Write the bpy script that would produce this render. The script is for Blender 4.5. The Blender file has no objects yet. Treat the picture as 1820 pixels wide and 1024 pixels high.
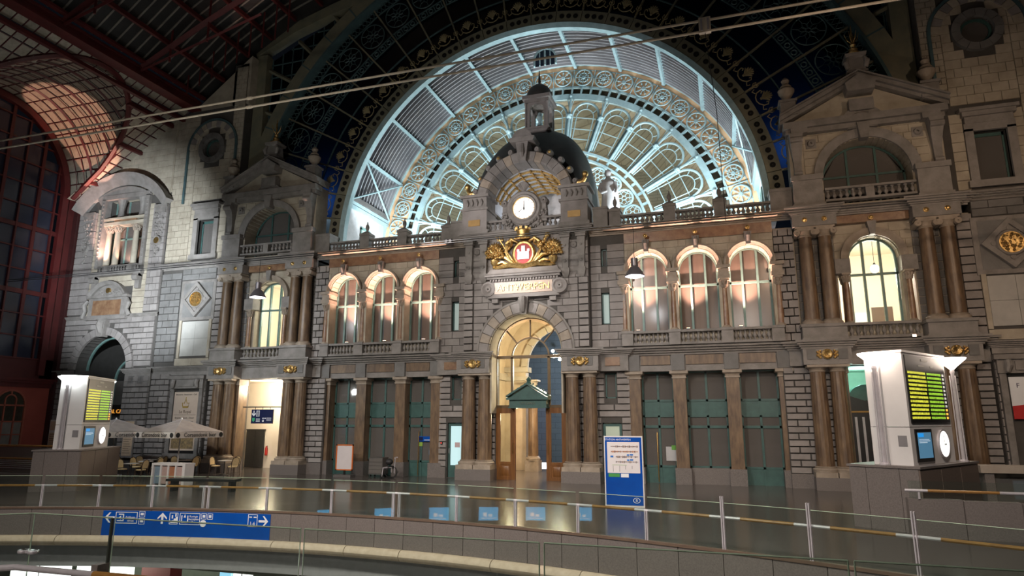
import bpy, math, random
from math import pi, sin, cos, sqrt, radians as rad
from mathutils import Vector, Matrix
random.seed(7)
SC = bpy.context.scene
COL = SC.collection

# ------------------------------------------------------------------ camera
CAMP = Vector((9.25, -31.25, 2.83))
cd = bpy.data.cameras.new('camera'); cam = bpy.data.objects.new('camera', cd); COL.objects.link(cam)
cd.sensor_width = 36.0; cd.lens = 1160.0/1820.0*36.0; cd.clip_start = 0.05; cd.clip_end = 300
cam.location = CAMP; cam.rotation_euler = (pi/2+0.2009, 0, 0.3124)
SC.camera = cam

# ------------------------------------------------------------------ world, exposure, big lights
w = bpy.data.worlds.new('night'); SC.world = w; w.use_nodes = True
w.node_tree.nodes['Background'].inputs[0].default_value = (0.30, 0.38, 0.55, 1)
w.node_tree.nodes['Background'].inputs[1].default_value = 0.008
SC.view_settings.view_transform = 'Standard'; SC.view_settings.look = 'None'
SC.view_settings.gamma = 1.0; SC.view_settings.use_curve_mapping = False
SC.view_settings.exposure = 0.0

def light(kind, name, loc, power, col=(1,1,1), target=None, radius=0.3, angle=60, blend=0.5, size=None):
    l = bpy.data.lights.new(name, kind); o = bpy.data.objects.new(name, l); COL.objects.link(o)
    o.location = loc; l.energy = power; l.color = col
    if kind == 'SPOT':
        l.spot_size = rad(angle); l.spot_blend = blend; l.shadow_soft_size = radius
    elif kind == 'POINT': l.shadow_soft_size = radius
    elif kind == 'AREA':
        l.shape = 'RECTANGLE'; l.size, l.size_y = size
    if target is not None:
        o.rotation_euler = (Vector(target)-Vector(loc)).to_track_quat('-Z', 'Y').to_euler()
    return o
WARM=(1.0,0.72,0.50); PINK=(1.0,0.60,0.46); COOL=(0.86,0.94,1.0); CYAN=(0.86,0.96,1.0); NEUT=(1.0,0.90,0.80)
# added hall fill: unseen spots high in the shed, aimed at the facade
for x,y,z,p,c,tg,an in ((-18.5,-17,12,4200,COOL,(-19,0,6.5),66),(-10,-19,13.5,3600,NEUT,(-9,0,5.5),80),(2,-19,13.5,4600,NEUT,(1,0,5.5),78),(14,-19,13.5,2300,WARM,(13,0,6),90),(22,-15,13,1700,WARM,(20,0,9),100)):
    light('SPOT','hall_fill_light',(x,y,z),p,c,tg,0.4,an,0.9)
for x,y,z,p in ((-9,-21,11,2600),(1,-22,11,2800),(11,-23,11,2600)):
    light('SPOT','well_fill_light',(x,y,z),p*2.0,NEUT,(x,-14,-1),0.4,110,0.8)  # unseen spots added to brighten the dark well edge and floor
light('POINT','shed_fill_light',(-4,-24,17),330,(1,0.9,0.8),radius=0.6)  # added point fill, no fixture modelled
light('SPOT','plaque_spot',(-8.5,-11,13.6),14000,(1,0.95,0.92),(-0.1,-0.6,9.75),0.10,15,1.0)
light('SPOT','tower_front_spot',(-6,-16,12.5),3500,(1,0.95,0.9),(0.3,-0.6,9.0),0.2,30,0.8)
light('SPOT','left_tower_spot',(-18.5,-13.5,7.5),18000,COOL,(-25.4,0,12.2),0.25,54,0.7)
light('SPOT','landing_fill_light',(4,-35,10),3000,NEUT,(3.5,-26,1.2),0.3,80,0.8)  # added to brighten the near glass edges and handrail
light('SPOT','tie_rod_fill_spot',(-8,-20,7),1600,(1,0.93,0.82),(-9,-10,16.4),0.2,70,0.8)  # unseen spot added to brighten the tie rods
light('SPOT','clock_stage_fill_spot',(-7,-14,10),5200,(1,0.93,0.93),(0,0.5,17.0),0.2,38,0.8)  # added to lift the dark lantern and clock arch

# ------------------------------------------------------------------ materials
MATS = {}
def _nt(name):
    m = bpy.data.materials.new(name); m.use_nodes = True; nt = m.node_tree
    return m, nt, nt.nodes['Principled BSDF']
def mat(name, c1, c2=None, rough=0.6, metal=0.0, scale=3.0, var=0.25, bump=0.0, bscale=30.0, spec=0.5, coat=0.0, stretch=None, detail=4.0):
    if name in MATS: return MATS[name]
    m, nt, b = _nt(name); N = nt.nodes; L = nt.links
    c2 = c2 or tuple(x*0.7 for x in c1)
    geo = N.new('ShaderNodeNewGeometry')
    mp = N.new('ShaderNodeMapping'); L.new(geo.outputs['Position'], mp.inputs[0])
    if stretch: mp.inputs['Scale'].default_value = stretch
    nz = N.new('ShaderNodeTexNoise'); nz.inputs['Scale'].default_value = scale; nz.inputs['Detail'].default_value = detail
    nz.inputs['Roughness'].default_value = 0.6
    L.new(mp.outputs[0], nz.inputs[0])
    rmp = N.new('ShaderNodeMapRange'); rmp.inputs[1].default_value = 0.35; rmp.inputs[2].default_value = 0.68
    L.new(nz.outputs[0], rmp.inputs[0])
    oi = N.new('ShaderNodeObjectInfo')
    ad = N.new('ShaderNodeMath'); ad.operation = 'MULTIPLY_ADD'; ad.inputs[1].default_value = var; 
    L.new(oi.outputs['Random'], ad.inputs[0])
    ml = N.new('ShaderNodeMath'); ml.operation = 'MULTIPLY'; ml.inputs[1].default_value = 1-var
    L.new(rmp.outputs[0], ml.inputs[0]); L.new(ml.outputs[0], ad.inputs[2])
    mx = N.new('ShaderNodeMix'); mx.data_type = 'RGBA'
    mx.inputs[6].default_value = (*c1,1); mx.inputs[7].default_value = (*c2,1)
    L.new(ad.outputs[0], mx.inputs[0]); L.new(mx.outputs[2], b.inputs['Base Color'])
    b.inputs['Roughness'].default_value = rough; b.inputs['Metallic'].default_value = metal
    b.inputs['Specular IOR Level'].default_value = spec; b.inputs['Coat Weight'].default_value = coat
    if bump > 0:
        n2 = N.new('ShaderNodeTexNoise'); n2.inputs['Scale'].default_value = bscale; n2.inputs['Detail'].default_value = 3
        L.new(mp.outputs[0], n2.inputs[0])
        bp = N.new('ShaderNodeBump'); bp.inputs['Strength'].default_value = bump; bp.inputs['Distance'].default_value = 0.03
        L.new(n2.outputs[0], bp.inputs['Height']); L.new(bp.outputs[0], b.inputs['Normal'])
    MATS[name] = m; return m
def emat(name, col, strength):
    if name in MATS: return MATS[name]
    m, nt, b = _nt(name)
    b.inputs['Base Color'].default_value = (*[min(1,x) for x in col],1); b.inputs['Emission Color'].default_value = (*col,1)
    b.inputs['Emission Strength'].default_value = strength
    MATS[name] = m; return m
def glassmat(name, tint=(0.9,0.97,0.95), alpha=0.12, rough=0.02, body=(0.02,0.03,0.03),trans=False):
    """thin pane: mostly transparent, with a fresnel gloss and a little body colour"""
    if name in MATS: return MATS[name]
    m = bpy.data.materials.new(name); m.use_nodes = True; nt = m.node_tree; N = nt.nodes; L = nt.links
    N.remove(N['Principled BSDF'])
    tr = N.new('ShaderNodeBsdfTransparent'); tr.inputs[0].default_value = (*tint,1)
    pb = N.new('ShaderNodeBsdfTranslucent' if trans else 'ShaderNodeBsdfDiffuse'); pb.inputs[0].default_value = (*body,1)
    gl = N.new('ShaderNodeBsdfGlossy'); gl.inputs['Roughness'].default_value = rough
    m1 = N.new('ShaderNodeMixShader'); m1.inputs[0].default_value = alpha
    fr = N.new('ShaderNodeFresnel'); fr.inputs[0].default_value = 1.5
    m2 = N.new('ShaderNodeMixShader')
    ge = N.new('ShaderNodeNewGeometry'); iv = N.new('ShaderNodeMath'); iv.operation = 'MULTIPLY_ADD'; iv.inputs[1].default_value = -1; iv.inputs[2].default_value = 1
    L.new(ge.outputs['Backfacing'], iv.inputs[0]); fm = N.new('ShaderNodeMath'); fm.operation = 'MULTIPLY'
    L.new(fr.outputs[0], fm.inputs[0]); L.new(iv.outputs[0], fm.inputs[1])
    L.new(tr.outputs[0], m1.inputs[1]); L.new(pb.outputs[0], m1.inputs[2])
    L.new(fm.outputs[0], m2.inputs[0]); L.new(m1.outputs[0], m2.inputs[1]); L.new(gl.outputs[0], m2.inputs[2])
    L.new(m2.outputs[0], N['Material Output'].inputs[0])
    MATS[name] = m; return m
def tilemat(name, c1, c2, cj, bw, bh, rough=0.2, axis='XY', mortar=0.008, bump=0.0):
    m, nt, b = _nt(name); N = nt.nodes; L = nt.links
    geo = N.new('ShaderNodeNewGeometry'); mp = N.new('ShaderNodeMapping'); L.new(geo.outputs['Position'], mp.inputs[0])
    if axis == 'XZ': mp.inputs['Rotation'].default_value = (pi/2,0,0)
    br = N.new('ShaderNodeTexBrick'); br.inputs['Scale'].default_value = 1.0
    br.inputs['Color1'].default_value = (*c1,1); br.inputs['Color2'].default_value = (*c2,1); br.inputs['Mortar'].default_value = (*cj,1)
    br.inputs['Mortar Size'].default_value = mortar; br.inputs['Brick Width'].default_value = bw; br.inputs['Row Height'].default_value = bh
    L.new(mp.outputs[0], br.inputs[0])
    nz = N.new('ShaderNodeTexNoise'); nz.inputs['Scale'].default_value = 25; L.new(geo.outputs['Position'], nz.inputs[0])
    mx = N.new('ShaderNodeMix'); mx.data_type = 'RGBA'; mx.blend_type = 'MULTIPLY'; mx.inputs[0].default_value = 0.5
    L.new(br.outputs[0], mx.inputs[6]); L.new(nz.outputs[0], mx.inputs[7]); L.new(mx.outputs[2], b.inputs['Base Color'])
    b.inputs['Roughness'].default_value = rough
    MATS[name] = m; return m

GREY  = mat('grey limestone',(0.31,0.285,0.272),(0.175,0.158,0.150),0.75,scale=1.6,var=0.45,bump=0.35)
GREYD = mat('dark blue limestone',(0.19,0.185,0.18),(0.11,0.105,0.10),0.7,scale=1.8,var=0.4,bump=0.3)
CREAM = mat('cream limestone',(0.46,0.41,0.33),(0.30,0.26,0.20),0.8,scale=1.2,var=0.16,bump=0.25)
TRIM  = mat('carved grey stone',(0.27,0.25,0.235),(0.155,0.142,0.13),0.65,scale=2.2,var=0.3,bump=0.3)
JOINT = mat('stone core',(0.085,0.078,0.072),(0.06,0.055,0.05),0.9,scale=2,bump=0.2)
MARB  = mat('brown veined marble',(0.085,0.054,0.036),(0.215,0.140,0.080),0.40,scale=2.2,var=0.08,stretch=(2.2,2.2,0.55),detail=9,spec=0.5)
MARBR = mat('red brown marble',(0.17,0.085,0.05),(0.30,0.19,0.11),0.3,scale=3,var=0.1,detail=8)
CAPS  = mat('pale capital stone',(0.36,0.30,0.24),(0.22,0.18,0.14),0.6,scale=3,bump=0.15)
GRAN  = mat('speckled granite',(0.20,0.175,0.165),(0.09,0.08,0.075),0.45,scale=40,var=0.15)
GOLD  = mat('gilding',(0.85,0.60,0.26),(0.42,0.25,0.07),0.32,metal=0.9,scale=9,var=0.1,bump=0.4,bscale=25)
TEAL  = mat('teal paint',(0.045,0.115,0.105),(0.032,0.08,0.075),0.45,scale=3,var=0.1)
TEALL = mat('pale teal frame paint',(0.16,0.27,0.25),(0.11,0.2,0.185),0.45,scale=3,var=0.1)
IRON  = mat('pale blue iron paint',(0.38,0.53,0.56),(0.28,0.41,0.44),0.5,scale=3,var=0.12,bump=0.1)
OLIVE = mat('olive iron paint',(0.22,0.205,0.135),(0.13,0.135,0.105),0.6,scale=1.5,var=0.3)
TEALI = mat('teal iron tracery',(0.07,0.13,0.14),(0.05,0.09,0.10),0.55,scale=2,var=0.2)
REDI  = mat('red iron paint',(0.10,0.012,0.012),(0.055,0.008,0.008),0.5,scale=1.5,var=0.25)
REDW  = mat('red iron wall paint',(0.085,0.014,0.013),(0.055,0.009,0.009),0.55,scale=0.8,var=0.1)
PEACH = mat('peach plaster',(0.86,0.54,0.31),(0.76,0.46,0.26),0.7,scale=1.0,var=0.1)
ROOFD = mat('dark roof boards',(0.014,0.013,0.013),(0.008,0.008,0.008),0.7,scale=2)
BATTEN= mat('pale roof batten',(0.20,0.18,0.15),(0.11,0.10,0.09),0.6,scale=2)
PANE  = mat('ribbed pale roof glass',(0.36,0.32,0.255),(0.19,0.17,0.135),0.35,scale=5,var=0.45,bump=0.3,bscale=14)
WOOD  = mat('oak door varnish',(0.20,0.085,0.022),(0.12,0.045,0.012),0.35,scale=2.5,var=0.1,stretch=(4,4,0.5))
RAILW = mat('varnished handrail',(0.36,0.185,0.05),(0.22,0.10,0.03),0.3,scale=6,var=0.2,stretch=(0.6,1,1))
STEEL = mat('brushed steel',(0.62,0.58,0.62),(0.50,0.47,0.50),0.3,metal=0.25,scale=4)
DARKM = mat('black metal',(0.015,0.015,0.016),(0.01,0.01,0.01),0.4,scale=3)
SLATE = mat('dark lead dome',(0.035,0.03,0.026),(0.018,0.016,0.014),0.6,scale=2,bump=0.2)
WHITE = mat('white enamel',(0.70,0.68,0.68),(0.62,0.60,0.60),0.4,scale=1)
STATU = mat('white statue stone',(0.62,0.62,0.63),(0.45,0.45,0.46),0.7,scale=3,bump=0.2)
CREAMW= mat('cream painted wall',(0.80,0.73,0.62),(0.74,0.67,0.56),0.8,scale=0.5,var=0.05)
DGREY = mat('dark grey door paint',(0.035,0.035,0.035),(0.025,0.025,0.025),0.5)
LOUV  = mat('grey louvre metal',(0.40,0.40,0.42),(0.28,0.28,0.30),0.45,metal=0.2,scale=1.0,var=0.25)
CURT  = mat('taupe blind',(0.28,0.20,0.175),(0.21,0.148,0.13),0.8,scale=1.0,var=0.2,stretch=(3,1,0.2))
WICK  = mat('cane wicker',(0.74,0.58,0.33),(0.56,0.42,0.21),0.6,scale=30,var=0.1)
CANV  = mat('grey canvas',(0.36,0.31,0.28),(0.28,0.24,0.22),0.85,scale=2,var=0.05)
VAL   = mat('pale canvas valance',(0.62,0.56,0.50),(0.52,0.46,0.41),0.85,scale=2,var=0.05)
BLUE  = mat('blue enamel sign',(0.004,0.075,0.40),(0.004,0.06,0.33),0.25,scale=1,var=0.02)
NAVY  = mat('navy sign',(0.008,0.016,0.075),(0.006,0.012,0.06),0.3,scale=1)
SIGNW = mat('sign white',(0.80,0.82,0.85),(0.74,0.76,0.8),0.5,scale=1)
INK   = mat('black ink',(0.02,0.02,0.02),(0.015,0.015,0.015),0.6)
FASC  = mat('fascia granite',(0.20,0.172,0.162),(0.13,0.112,0.106),0.5,scale=30,var=0.25)
BEAM  = mat('cream rounded concrete',(0.50,0.42,0.32),(0.40,0.33,0.24),0.6,scale=6,var=0.25,bump=0.1)
LOWD  = mat('dark grey panel',(0.30,0.31,0.315),(0.25,0.255,0.26),0.4,scale=4)
FLOOR = tilemat('polished granite floor',(0.115,0.100,0.090),(0.095,0.083,0.075),(0.15,0.13,0.11),1.5,1.5,0.19)
GWIN  = glassmat('dark window glass',(0.6,0.62,0.6),0.55,0.05,(0.19,0.175,0.165))
GCLR  = glassmat('clear glass',(0.92,0.96,0.94),0.03,0.02,(0.1,0.12,0.11))
GWCL  = glassmat('soft window glass',(0.95,0.95,0.93),0.04,0.22,(0.1,0.1,0.1))
GEDGE = mat('green glass edge',(0.40,0.50,0.38),(0.33,0.43,0.32),0.25,scale=2)
BLUEG = glassmat('night blue glass',(0.08,0.10,0.14),0.75,0.2,(0.07,0.12,0.20),trans=True)

# ------------------------------------------------------------------ mesh helpers
class MB:
    def __init__(s): s.v=[]; s.f=[]
    def add(s, vs, fs):
        o=len(s.v); s.v.extend([tuple(p) for p in vs]); s.f.extend([tuple(i+o for i in f) for f in fs]); return s
    def box(s,x0,x1,y0,y1,z0,z1):
        if x0>x1: x0,x1=x1,x0
        if y0>y1: y0,y1=y1,y0
        if z0>z1: z0,z1=z1,z0
        return s.add([(x0,y0,z0),(x1,y0,z0),(x1,y1,z0),(x0,y1,z0),(x0,y0,z1),(x1,y0,z1),(x1,y1,z1),(x0,y1,z1)],
              [(0,3,2,1),(4,5,6,7),(0,1,5,4),(1,2,6,5),(2,3,7,6),(3,0,4,7)])
    def poly(s,pts,y0,y1):
        """XZ polygon, extruded from y0 to y1"""
        if y0>y1: y0,y1=y1,y0
        a=sum(pts[i][0]*pts[(i+1)%len(pts)][1]-pts[(i+1)%len(pts)][0]*pts[i][1] for i in range(len(pts)))
        if a<0: pts=pts[::-1]
        n=len(pts); vs=[(x,y0,z) for x,z in pts]+[(x,y1,z) for x,z in pts]
        fs=[tuple(range(n)),tuple(range(2*n-1,n-1,-1))]+[((i+1)%n,i,n+i,n+(i+1)%n) for i in range(n)]
        return s.add(vs,fs)
    def plan(s,pts,z0,z1):
        """XY polygon, extruded in z"""
        a=sum(pts[i][0]*pts[(i+1)%len(pts)][1]-pts[(i+1)%len(pts)][0]*pts[i][1] for i in range(len(pts)))
        if a<0: pts=pts[::-1]
        n=len(pts); vs=[(x,y,z0) for x,y in pts]+[(x,y,z1) for x,y in pts]
        fs=[tuple(range(n-1,-1,-1)),tuple(range(n,2*n))]+[(i,(i+1)%n,n+(i+1)%n,n+i) for i in range(n)]
        return s.add(vs,fs)
    def sweep(s,rings,closed=False,caps=True):
        n=len(rings[0]); m=len(rings); vs=[p for r in rings for p in r]; fs=[]
        for j in range(m if closed else m-1):
            k=(j+1)%m
            for i in range(n): fs.append((j*n+i,j*n+(i+1)%n,k*n+(i+1)%n,k*n+i))
        if caps and not closed: fs+= [tuple(range(n-1,-1,-1)), tuple((m-1)*n+i for i in range(n))]
        return s.add(vs,fs)
    def ring(s,cx,cz,r0,r1,a0,a1,y0,y1,n=24):
        """annular sector in XZ (degrees), extruded in y"""
        return s.arcprof(cx,cz,[(r0,y0),(r1,y0),(r1,y1),(r0,y1)],a0,a1,n)
    def arcprof(s,cx,cz,prof,a0,a1,n=24,rz=1.0):
        full=abs(a1-a0)>=359.9; rings=[]
        for j in range(n if full else n+1):
            a=rad(a0+(a1-a0)*j/n); rings.append([(cx+r*cos(a),y,cz+rz*r*sin(a)) for r,y in prof])
        return s.sweep(rings,closed=full)
    def xprof(s,prof,x0,x1):
        return s.sweep([[(x0,y,z) for y,z in prof],[(x1,y,z) for y,z in prof]])
    def yprof(s,prof,y0,y1):
        return s.sweep([[(x,y0,z) for x,z in prof],[(x,y1,z) for x,z in prof]])
    def lathe(s,cx,cy,prof,n=16,sx=1.0,sy=1.0):
        rings=[[(cx+sx*r*cos(2*pi*i/n),cy+sy*r*sin(2*pi*i/n),z) for i in range(n)] for r,z in prof]
        return s.sweep(rings)
    def tube(s,pts,r,n=6,closed=False):
        pts=[Vector(p) for p in pts]; m=len(pts); rings=[]; up0=None
        for j in range(m):
            if closed: t=pts[(j+1)%m]-pts[j-1]
            else: t=pts[min(j+1,m-1)]-pts[max(j-1,0)]
            t.normalize()
            u=Vector((0,0,1)) if abs(t.z)<0.9 else Vector((1,0,0))
            if up0 is not None: u=up0
            a=u-t*u.dot(t)
            if a.length<1e-4: a=t.orthogonal()
            a.normalize(); b=t.cross(a); up0=a
            rr=r[j] if isinstance(r,(list,tuple)) else r
            rings.append([tuple(pts[j]+(a*cos(2*pi*i/n)+b*sin(2*pi*i/n))*rr) for i in range(n)])
        return s.sweep(rings,closed=closed)
    def sph(s,c,r,n=10,m=6,sx=1,sy=1,sz=1):
        prof=[(max(0.02,sin(pi*j/m))*r,-cos(pi*j/m)*r*sz) for j in range(m+1)]
        rings=[[(c[0]+sx*q*cos(2*pi*i/n),c[1]+sy*q*sin(2*pi*i/n),c[2]+z) for i in range(n)] for q,z in prof]
        return s.sweep(rings)
    def disc_y(s,cx,cz,r,y0,y1,n=20):
        return s.poly([(cx+r*cos(2*pi*i/n),cz+r*sin(2*pi*i/n)) for i in range(n)],y0,y1)
    def xf(s,M):
        s.v=[tuple(M@Vector(p)) for p in s.v]; return s
    def mesh(s,name,m,smooth=True,ang=35,off=None):
        me=bpy.data.meshes.new(name)
        v=s.v if off is None else [(p[0]-off[0],p[1]-off[1],p[2]-off[2]) for p in s.v]
        me.from_pydata(v,[],s.f); me.materials.append(m)
        if smooth:
            me.polygons.foreach_set('use_smooth',[True]*len(me.polygons))
            me.set_sharp_from_angle(angle=rad(ang))
        me.update(); return me
    def build(s,name,m,parent=None,**k):
        return link(name,s.mesh(name,m,**k),parent)
def link(name,me,parent=None,loc=(0,0,0),rot=(0,0,0),scl=(1,1,1)):
    o=bpy.data.objects.new(name,me); COL.objects.link(o)
    o.location=loc; o.rotation_euler=rot; o.scale=scl
    if parent is not None: o.parent=parent
    return o
def tag(o,label=None,cat=None,group=None,kind=None):
    if label: o['label']=label
    if cat: o['category']=cat
    if group: o['group']=group
    if kind: o['kind']=kind
    return o
def thing(name,label,cat,loc=(0,0,0),group=None,rotz=0.0,scl=(1,1,1)):
    o=bpy.data.objects.new(name,None); o.empty_display_size=0.2; COL.objects.link(o)
    o.location=loc; o.rotation_euler=(0,0,rotz); o.scale=scl
    return tag(o,label,cat,group)
def struct(o,label=None,cat=None): return tag(o,label,cat,kind='structure')
def textmesh(s,size,m,depth=0.01,align='CENTER'):
    c=bpy.data.curves.new('lettering','FONT'); c.body=s; c.size=size; c.extrude=depth; c.align_x=align; c.align_y='CENTER'
    c.resolution_u=3
    o=bpy.data.objects.new('lettering',c); COL.objects.link(o)
    dg=bpy.context.evaluated_depsgraph_get()
    me=bpy.data.meshes.new_from_object(o.evaluated_get(dg)); 
    bpy.data.objects.remove(o); me.materials.clear(); me.materials.append(m); me.name='lettering'
    return me
def text(s,size,m,loc,parent=None,rotz=0.0,depth=0.01,align='CENTER',sx=1.0,name='lettering'):
    return link(name,textmesh(s,size,m,depth,align),parent,loc,(pi/2,0,rotz),(sx,1,1))
SIDE={-1:'on the parasol side',1:'on the map board side'}

# unit stone with a chamfered face: x,z centred, back at y=0, face at y=-1
def _stone(m,ch=(0.012,0.03)):
    b=MB(); cx,cz=0.5-ch[0],0.5-ch[1]
    v=[(-.5,0,-.5),(.5,0,-.5),(.5,0,.5),(-.5,0,.5),(-.5,-.5,-.5),(.5,-.5,-.5),(.5,-.5,.5),(-.5,-.5,.5),(-cx,-1,-cz),(cx,-1,-cz),(cx,-1,cz),(-cx,-1,cz)]
    f=[(8,9,10,11)]
    for i in range(4):
        j=(i+1)%4; f+= [(i,j,4+j,4+i),(4+i,4+j,8+j,8+i)]
    b.add(v,f); return b.mesh('stone_block',m,smooth=False)
STONES={}
def stone_mesh(m):
    if m.name not in STONES: STONES[m.name]=_stone(m)
    return STONES[m.name]
def op_half(op,za,zb):
    """half width that an opening takes in the band za..zb"""
    k=op[0]
    if k=='rect':
        _,cx,hw,z0,z1=op
        return hw if zb>z0 and za<z1 else 0
    if k=='arch':
        _,cx,hw,z0,zs=op[:5]; r=op[5] if len(op)>5 else hw
        if zb<=z0: return 0
        h=hw if za<zs else 0
        zz=max(za,zs)
        if zb>zs and zz-zs<r: h=max(h,sqrt(max(0,r*r-(zz-zs)**2)))
        return h
    if k=='circ':
        _,cx,r,cz=op; d=0 if za<cz<zb else min(abs(za-cz),abs(zb-cz))
        return sqrt(r*r-d*d) if d<r else 0
def free(x0,x1,za,zb,ops,mg=0.0):
    iv=[(x0,x1)]
    for op in ops:
        h=op_half(op,za,zb)
        if h<=0: continue
        a,b=op[1]-h-mg,op[1]+h+mg; nv=[]
        for p,q in iv:
            if b<=p or a>=q: nv.append((p,q)); continue
            if a>p: nv.append((p,a))
            if b<q: nv.append((b,q))
        iv=nv
    return [(p,q) for p,q in iv if q-p>0.06]
def wallcore(x0,x1,z0,z1,y0,y1,ops,name,m=None,lab=None):
    """solid wall with openings cut out, as thin bands near arcs"""
    b=MB(); zs={z0,z1}
    for op in ops:
        if op[0]=='rect': zs|={op[3],op[4]}
        elif op[0]=='arch':
            r=op[5] if len(op)>5 else op[2]
            zs|={op[3],op[4]}; zs|={op[4]+r*sin(pi/2*i/12) for i in range(1,13)}
        else: zs|={op[3]+op[2]*sin(pi/2*i/8) for i in range(-8,9)}
    zs=sorted(z for z in zs if z0<=z<=z1)
    for a,c in zip(zs,zs[1:]):
        if c-a<1e-4: continue
        for p,q in free(x0,x1,a+1e-4,c-1e-4,ops): b.box(p,q,y0,y1,a,c)
    return struct(b.build(name,m or JOINT,smooth=False),lab)
STN=0
def ashlar(wall,x0,x1,z0,z1,yf,hc,wc,ops=(),m=None,th=0.06,gap=0.03,mg=0.0,ch=None,stagger=True,limit=300,jit=0.0):
    """courses of stones in front of a wall core; each stone a child of the wall"""
    rows=max(1,round((z1-z0)/hc)); hc=(z1-z0)/rows; out=[]
    for r in range(rows):
        za,zb=z0+r*hc,z0+(r+1)*hc
        for p,q in free(x0,x1,za,zb,ops,mg):
            n=max(1,round((q-p)/wc)); ww=(q-p)/n
            ed=[p+i*ww for i in range(n+1)]
            if stagger and n>1 and r%2: ed=[p]+[p+(i+.5)*ww for i in range(n)]+[q]
            for a,c in zip(ed,ed[1:]):
                if c-a>0.05: out.append(((a+c)/2,(za+zb)/2,c-a,zb-za))
    me=stone_mesh(m or GREY)
    out.sort(key=lambda s:-(s[2]*s[3])/((s[0]-CAMP.x)**2+CAMP.y**2))
    used=wall.get('nst',0)
    rest=MB()
    for i,(x,z,sx,sz) in enumerate(out):
        t=th*(1+random.uniform(-jit,jit))
        if used+i<limit: link('stone_block',me,wall,(x,yf,z),(0,0,0),(sx-gap,t,sz-gap))
        else: rest.box(x-(sx-gap)/2,x+(sx-gap)/2,yf-t,yf,z-(sz-gap)/2,z+(sz-gap)/2)
    wall['nst']=used+min(len(out),max(0,limit-used))
    if rest.v: tag(rest.build('stone_courses',m or GREY,wall,smooth=False),kind='stuff')
# mouldings -------------------------------------------------------------
def cornice_prof(yw,z0,z1,proj,steps=4):
    """(y,z) profile that steps out from the wall plane yw towards -y while rising"""
    p=[(yw,z0)]
    for i in range(steps):
        t=(i+1)/steps; za=z0+(z1-z0)*(i/steps)
        p+= [(yw-proj*(t**1.2)*0.92-0.02,za+0.0*t),(yw-proj*(t**1.2)*0.92-0.02,z0+(z1-z0)*t)]
    p+= [(yw,z1)]
    return p[::-1]
# ================================================================== FACADE WALLS
def cornice(name,x0,x1,yw,z0,z1,proj,m=TRIM,parent=None,lab=None,steps=4,ret=True):
    b=MB(); pr=cornice_prof(yw,z0,z1,proj,steps)
    # mitred ends: widen with projection
    b.sweep([[(x0-(yw-y if ret else 0),y,z) for y,z in pr],[(x1+(yw-y if ret else 0),y,z) for y,z in pr]])
    o=b.build(name,m,parent)
    return struct(o,lab) if parent is None else o

# --- entrance block, ground storey (behind the paired columns)
ops=[('rect',0,1.83,0,6.2)]+[('rect',s*4.02,.46,0.02,2.74) for s in (-1,1)]+[('rect',s*4.02,.27,3.89,5.10) for s in (-1,1)]
W=wallcore(-4.95,4.95,0,6.0,0.45,0.95,ops,'wall_entrance_ground',lab='grey banded stone wall behind the paired columns at the main entrance')
for a,b in ((-4.95,-1.83),(1.83,4.95)): ashlar(W,a,b,0.55,5.15,0.45,0.30,1.3,ops,GREY,th=0.09,gap=0.05,mg=0.02)
for a,b in ((-4.95,-4.5),(-3.56,-1.83),(1.83,3.56),(4.5,4.95)): W2=MB().box(a,b,0.28,0.45,0,0.55).build('plinth',GRAN,W)
# --- entrance block, upper storey
opsU=[('arch',0,1.85,6.2,6.2)]
W=wallcore(-3.25,3.25,6.2,12.3,-0.5,0.95,opsU,'wall_entrance_upper',lab='pale grey stone wall around the entrance arch and gilded arms')
ashlar(W,-2.72,2.72,6.3,9.75,-0.5,0.345,0.95,[('arch',0,2.45,6.2,6.2)],GREY,th=0.05,gap=0.016,mg=0.02)
for s in (-1,1):
    a,b=sorted((s*2.74,s*3.25)); 
    ashlar(W,a,b,6.3,9.75,-0.5,0.345,0.8,(),GREY,th=0.13,gap=0.05)
    ashlar(W,*sorted((s*1.95,s*3.25)),9.75,11.6,-0.5,0.37,0.7,(),GREY,th=0.05,gap=0.016)
MB().box(-1.95,1.95,-0.56,-0.5,9.75,12.05).build('panel',GREY,W,smooth=False)
# voussoirs
n=15
for i in range(n):
    a0=180*i/n; a1=180*(i+1)/n
    if i==7: continue
    b=MB().arcprof(0,6.2,[(1.87,-0.5),(1.87,-0.60),(1.93,-0.66),(2.38,-0.66),(2.43,-0.60),(2.43,-0.5)][::-1],a0+0.35,a1-0.35,3)
    b.build('voussoir',CAPS if i%2 else GREY,W,smooth=False)
b=MB(); b.poly([(-0.16,8.0),(0.16,8.0),(0.27,8.95),(-0.27,8.95)],-0.86,-0.5); b.tube([(0,-0.92,8.85),(0,-0.96,8.6),(0,-0.92,8.35),(0,-0.86,8.1)],[0.16,0.19,0.14,0.09],8)
b.build('keystone',TRIM,W)
b=MB().arcprof(0,6.2,[(2.43,-0.5),(2.43,-0.62),(2.52,-0.64),(2.52,-0.5)][::-1],0,180,36); b.build('archivolt',TRIM,W)
b=MB().arcprof(0,6.2,[(1.85,-0.5),(1.85,0.4),(1.78,0.4),(1.78,-0.35)],0,180,36)
for s in (-1,1): b.box(s*1.78,s*1.86,-0.4,0.45,3.2,6.2)
b.build('reveal',CREAM,W)
# --- flank strips with slit windows
for s in (-1,1):
    sn='left' if s<0 else 'right'
    ops=[('rect',s*3.96,.2,7.43,8.98),('rect',s*3.94,.15,10.3,11.2)]
    a,b=sorted((s*3.25,s*4.95))
    W=wallcore(a,b,6.2,12.2,0.0,0.9,ops,'wall_entrance_flank_'+sn,lab='narrow grey stone wall strip with slit windows '+SIDE[s])
    ashlar(W,a,b,6.3,11.4,0.0,0.36,0.8,ops,GREY,th=0.05,gap=0.018)
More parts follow.
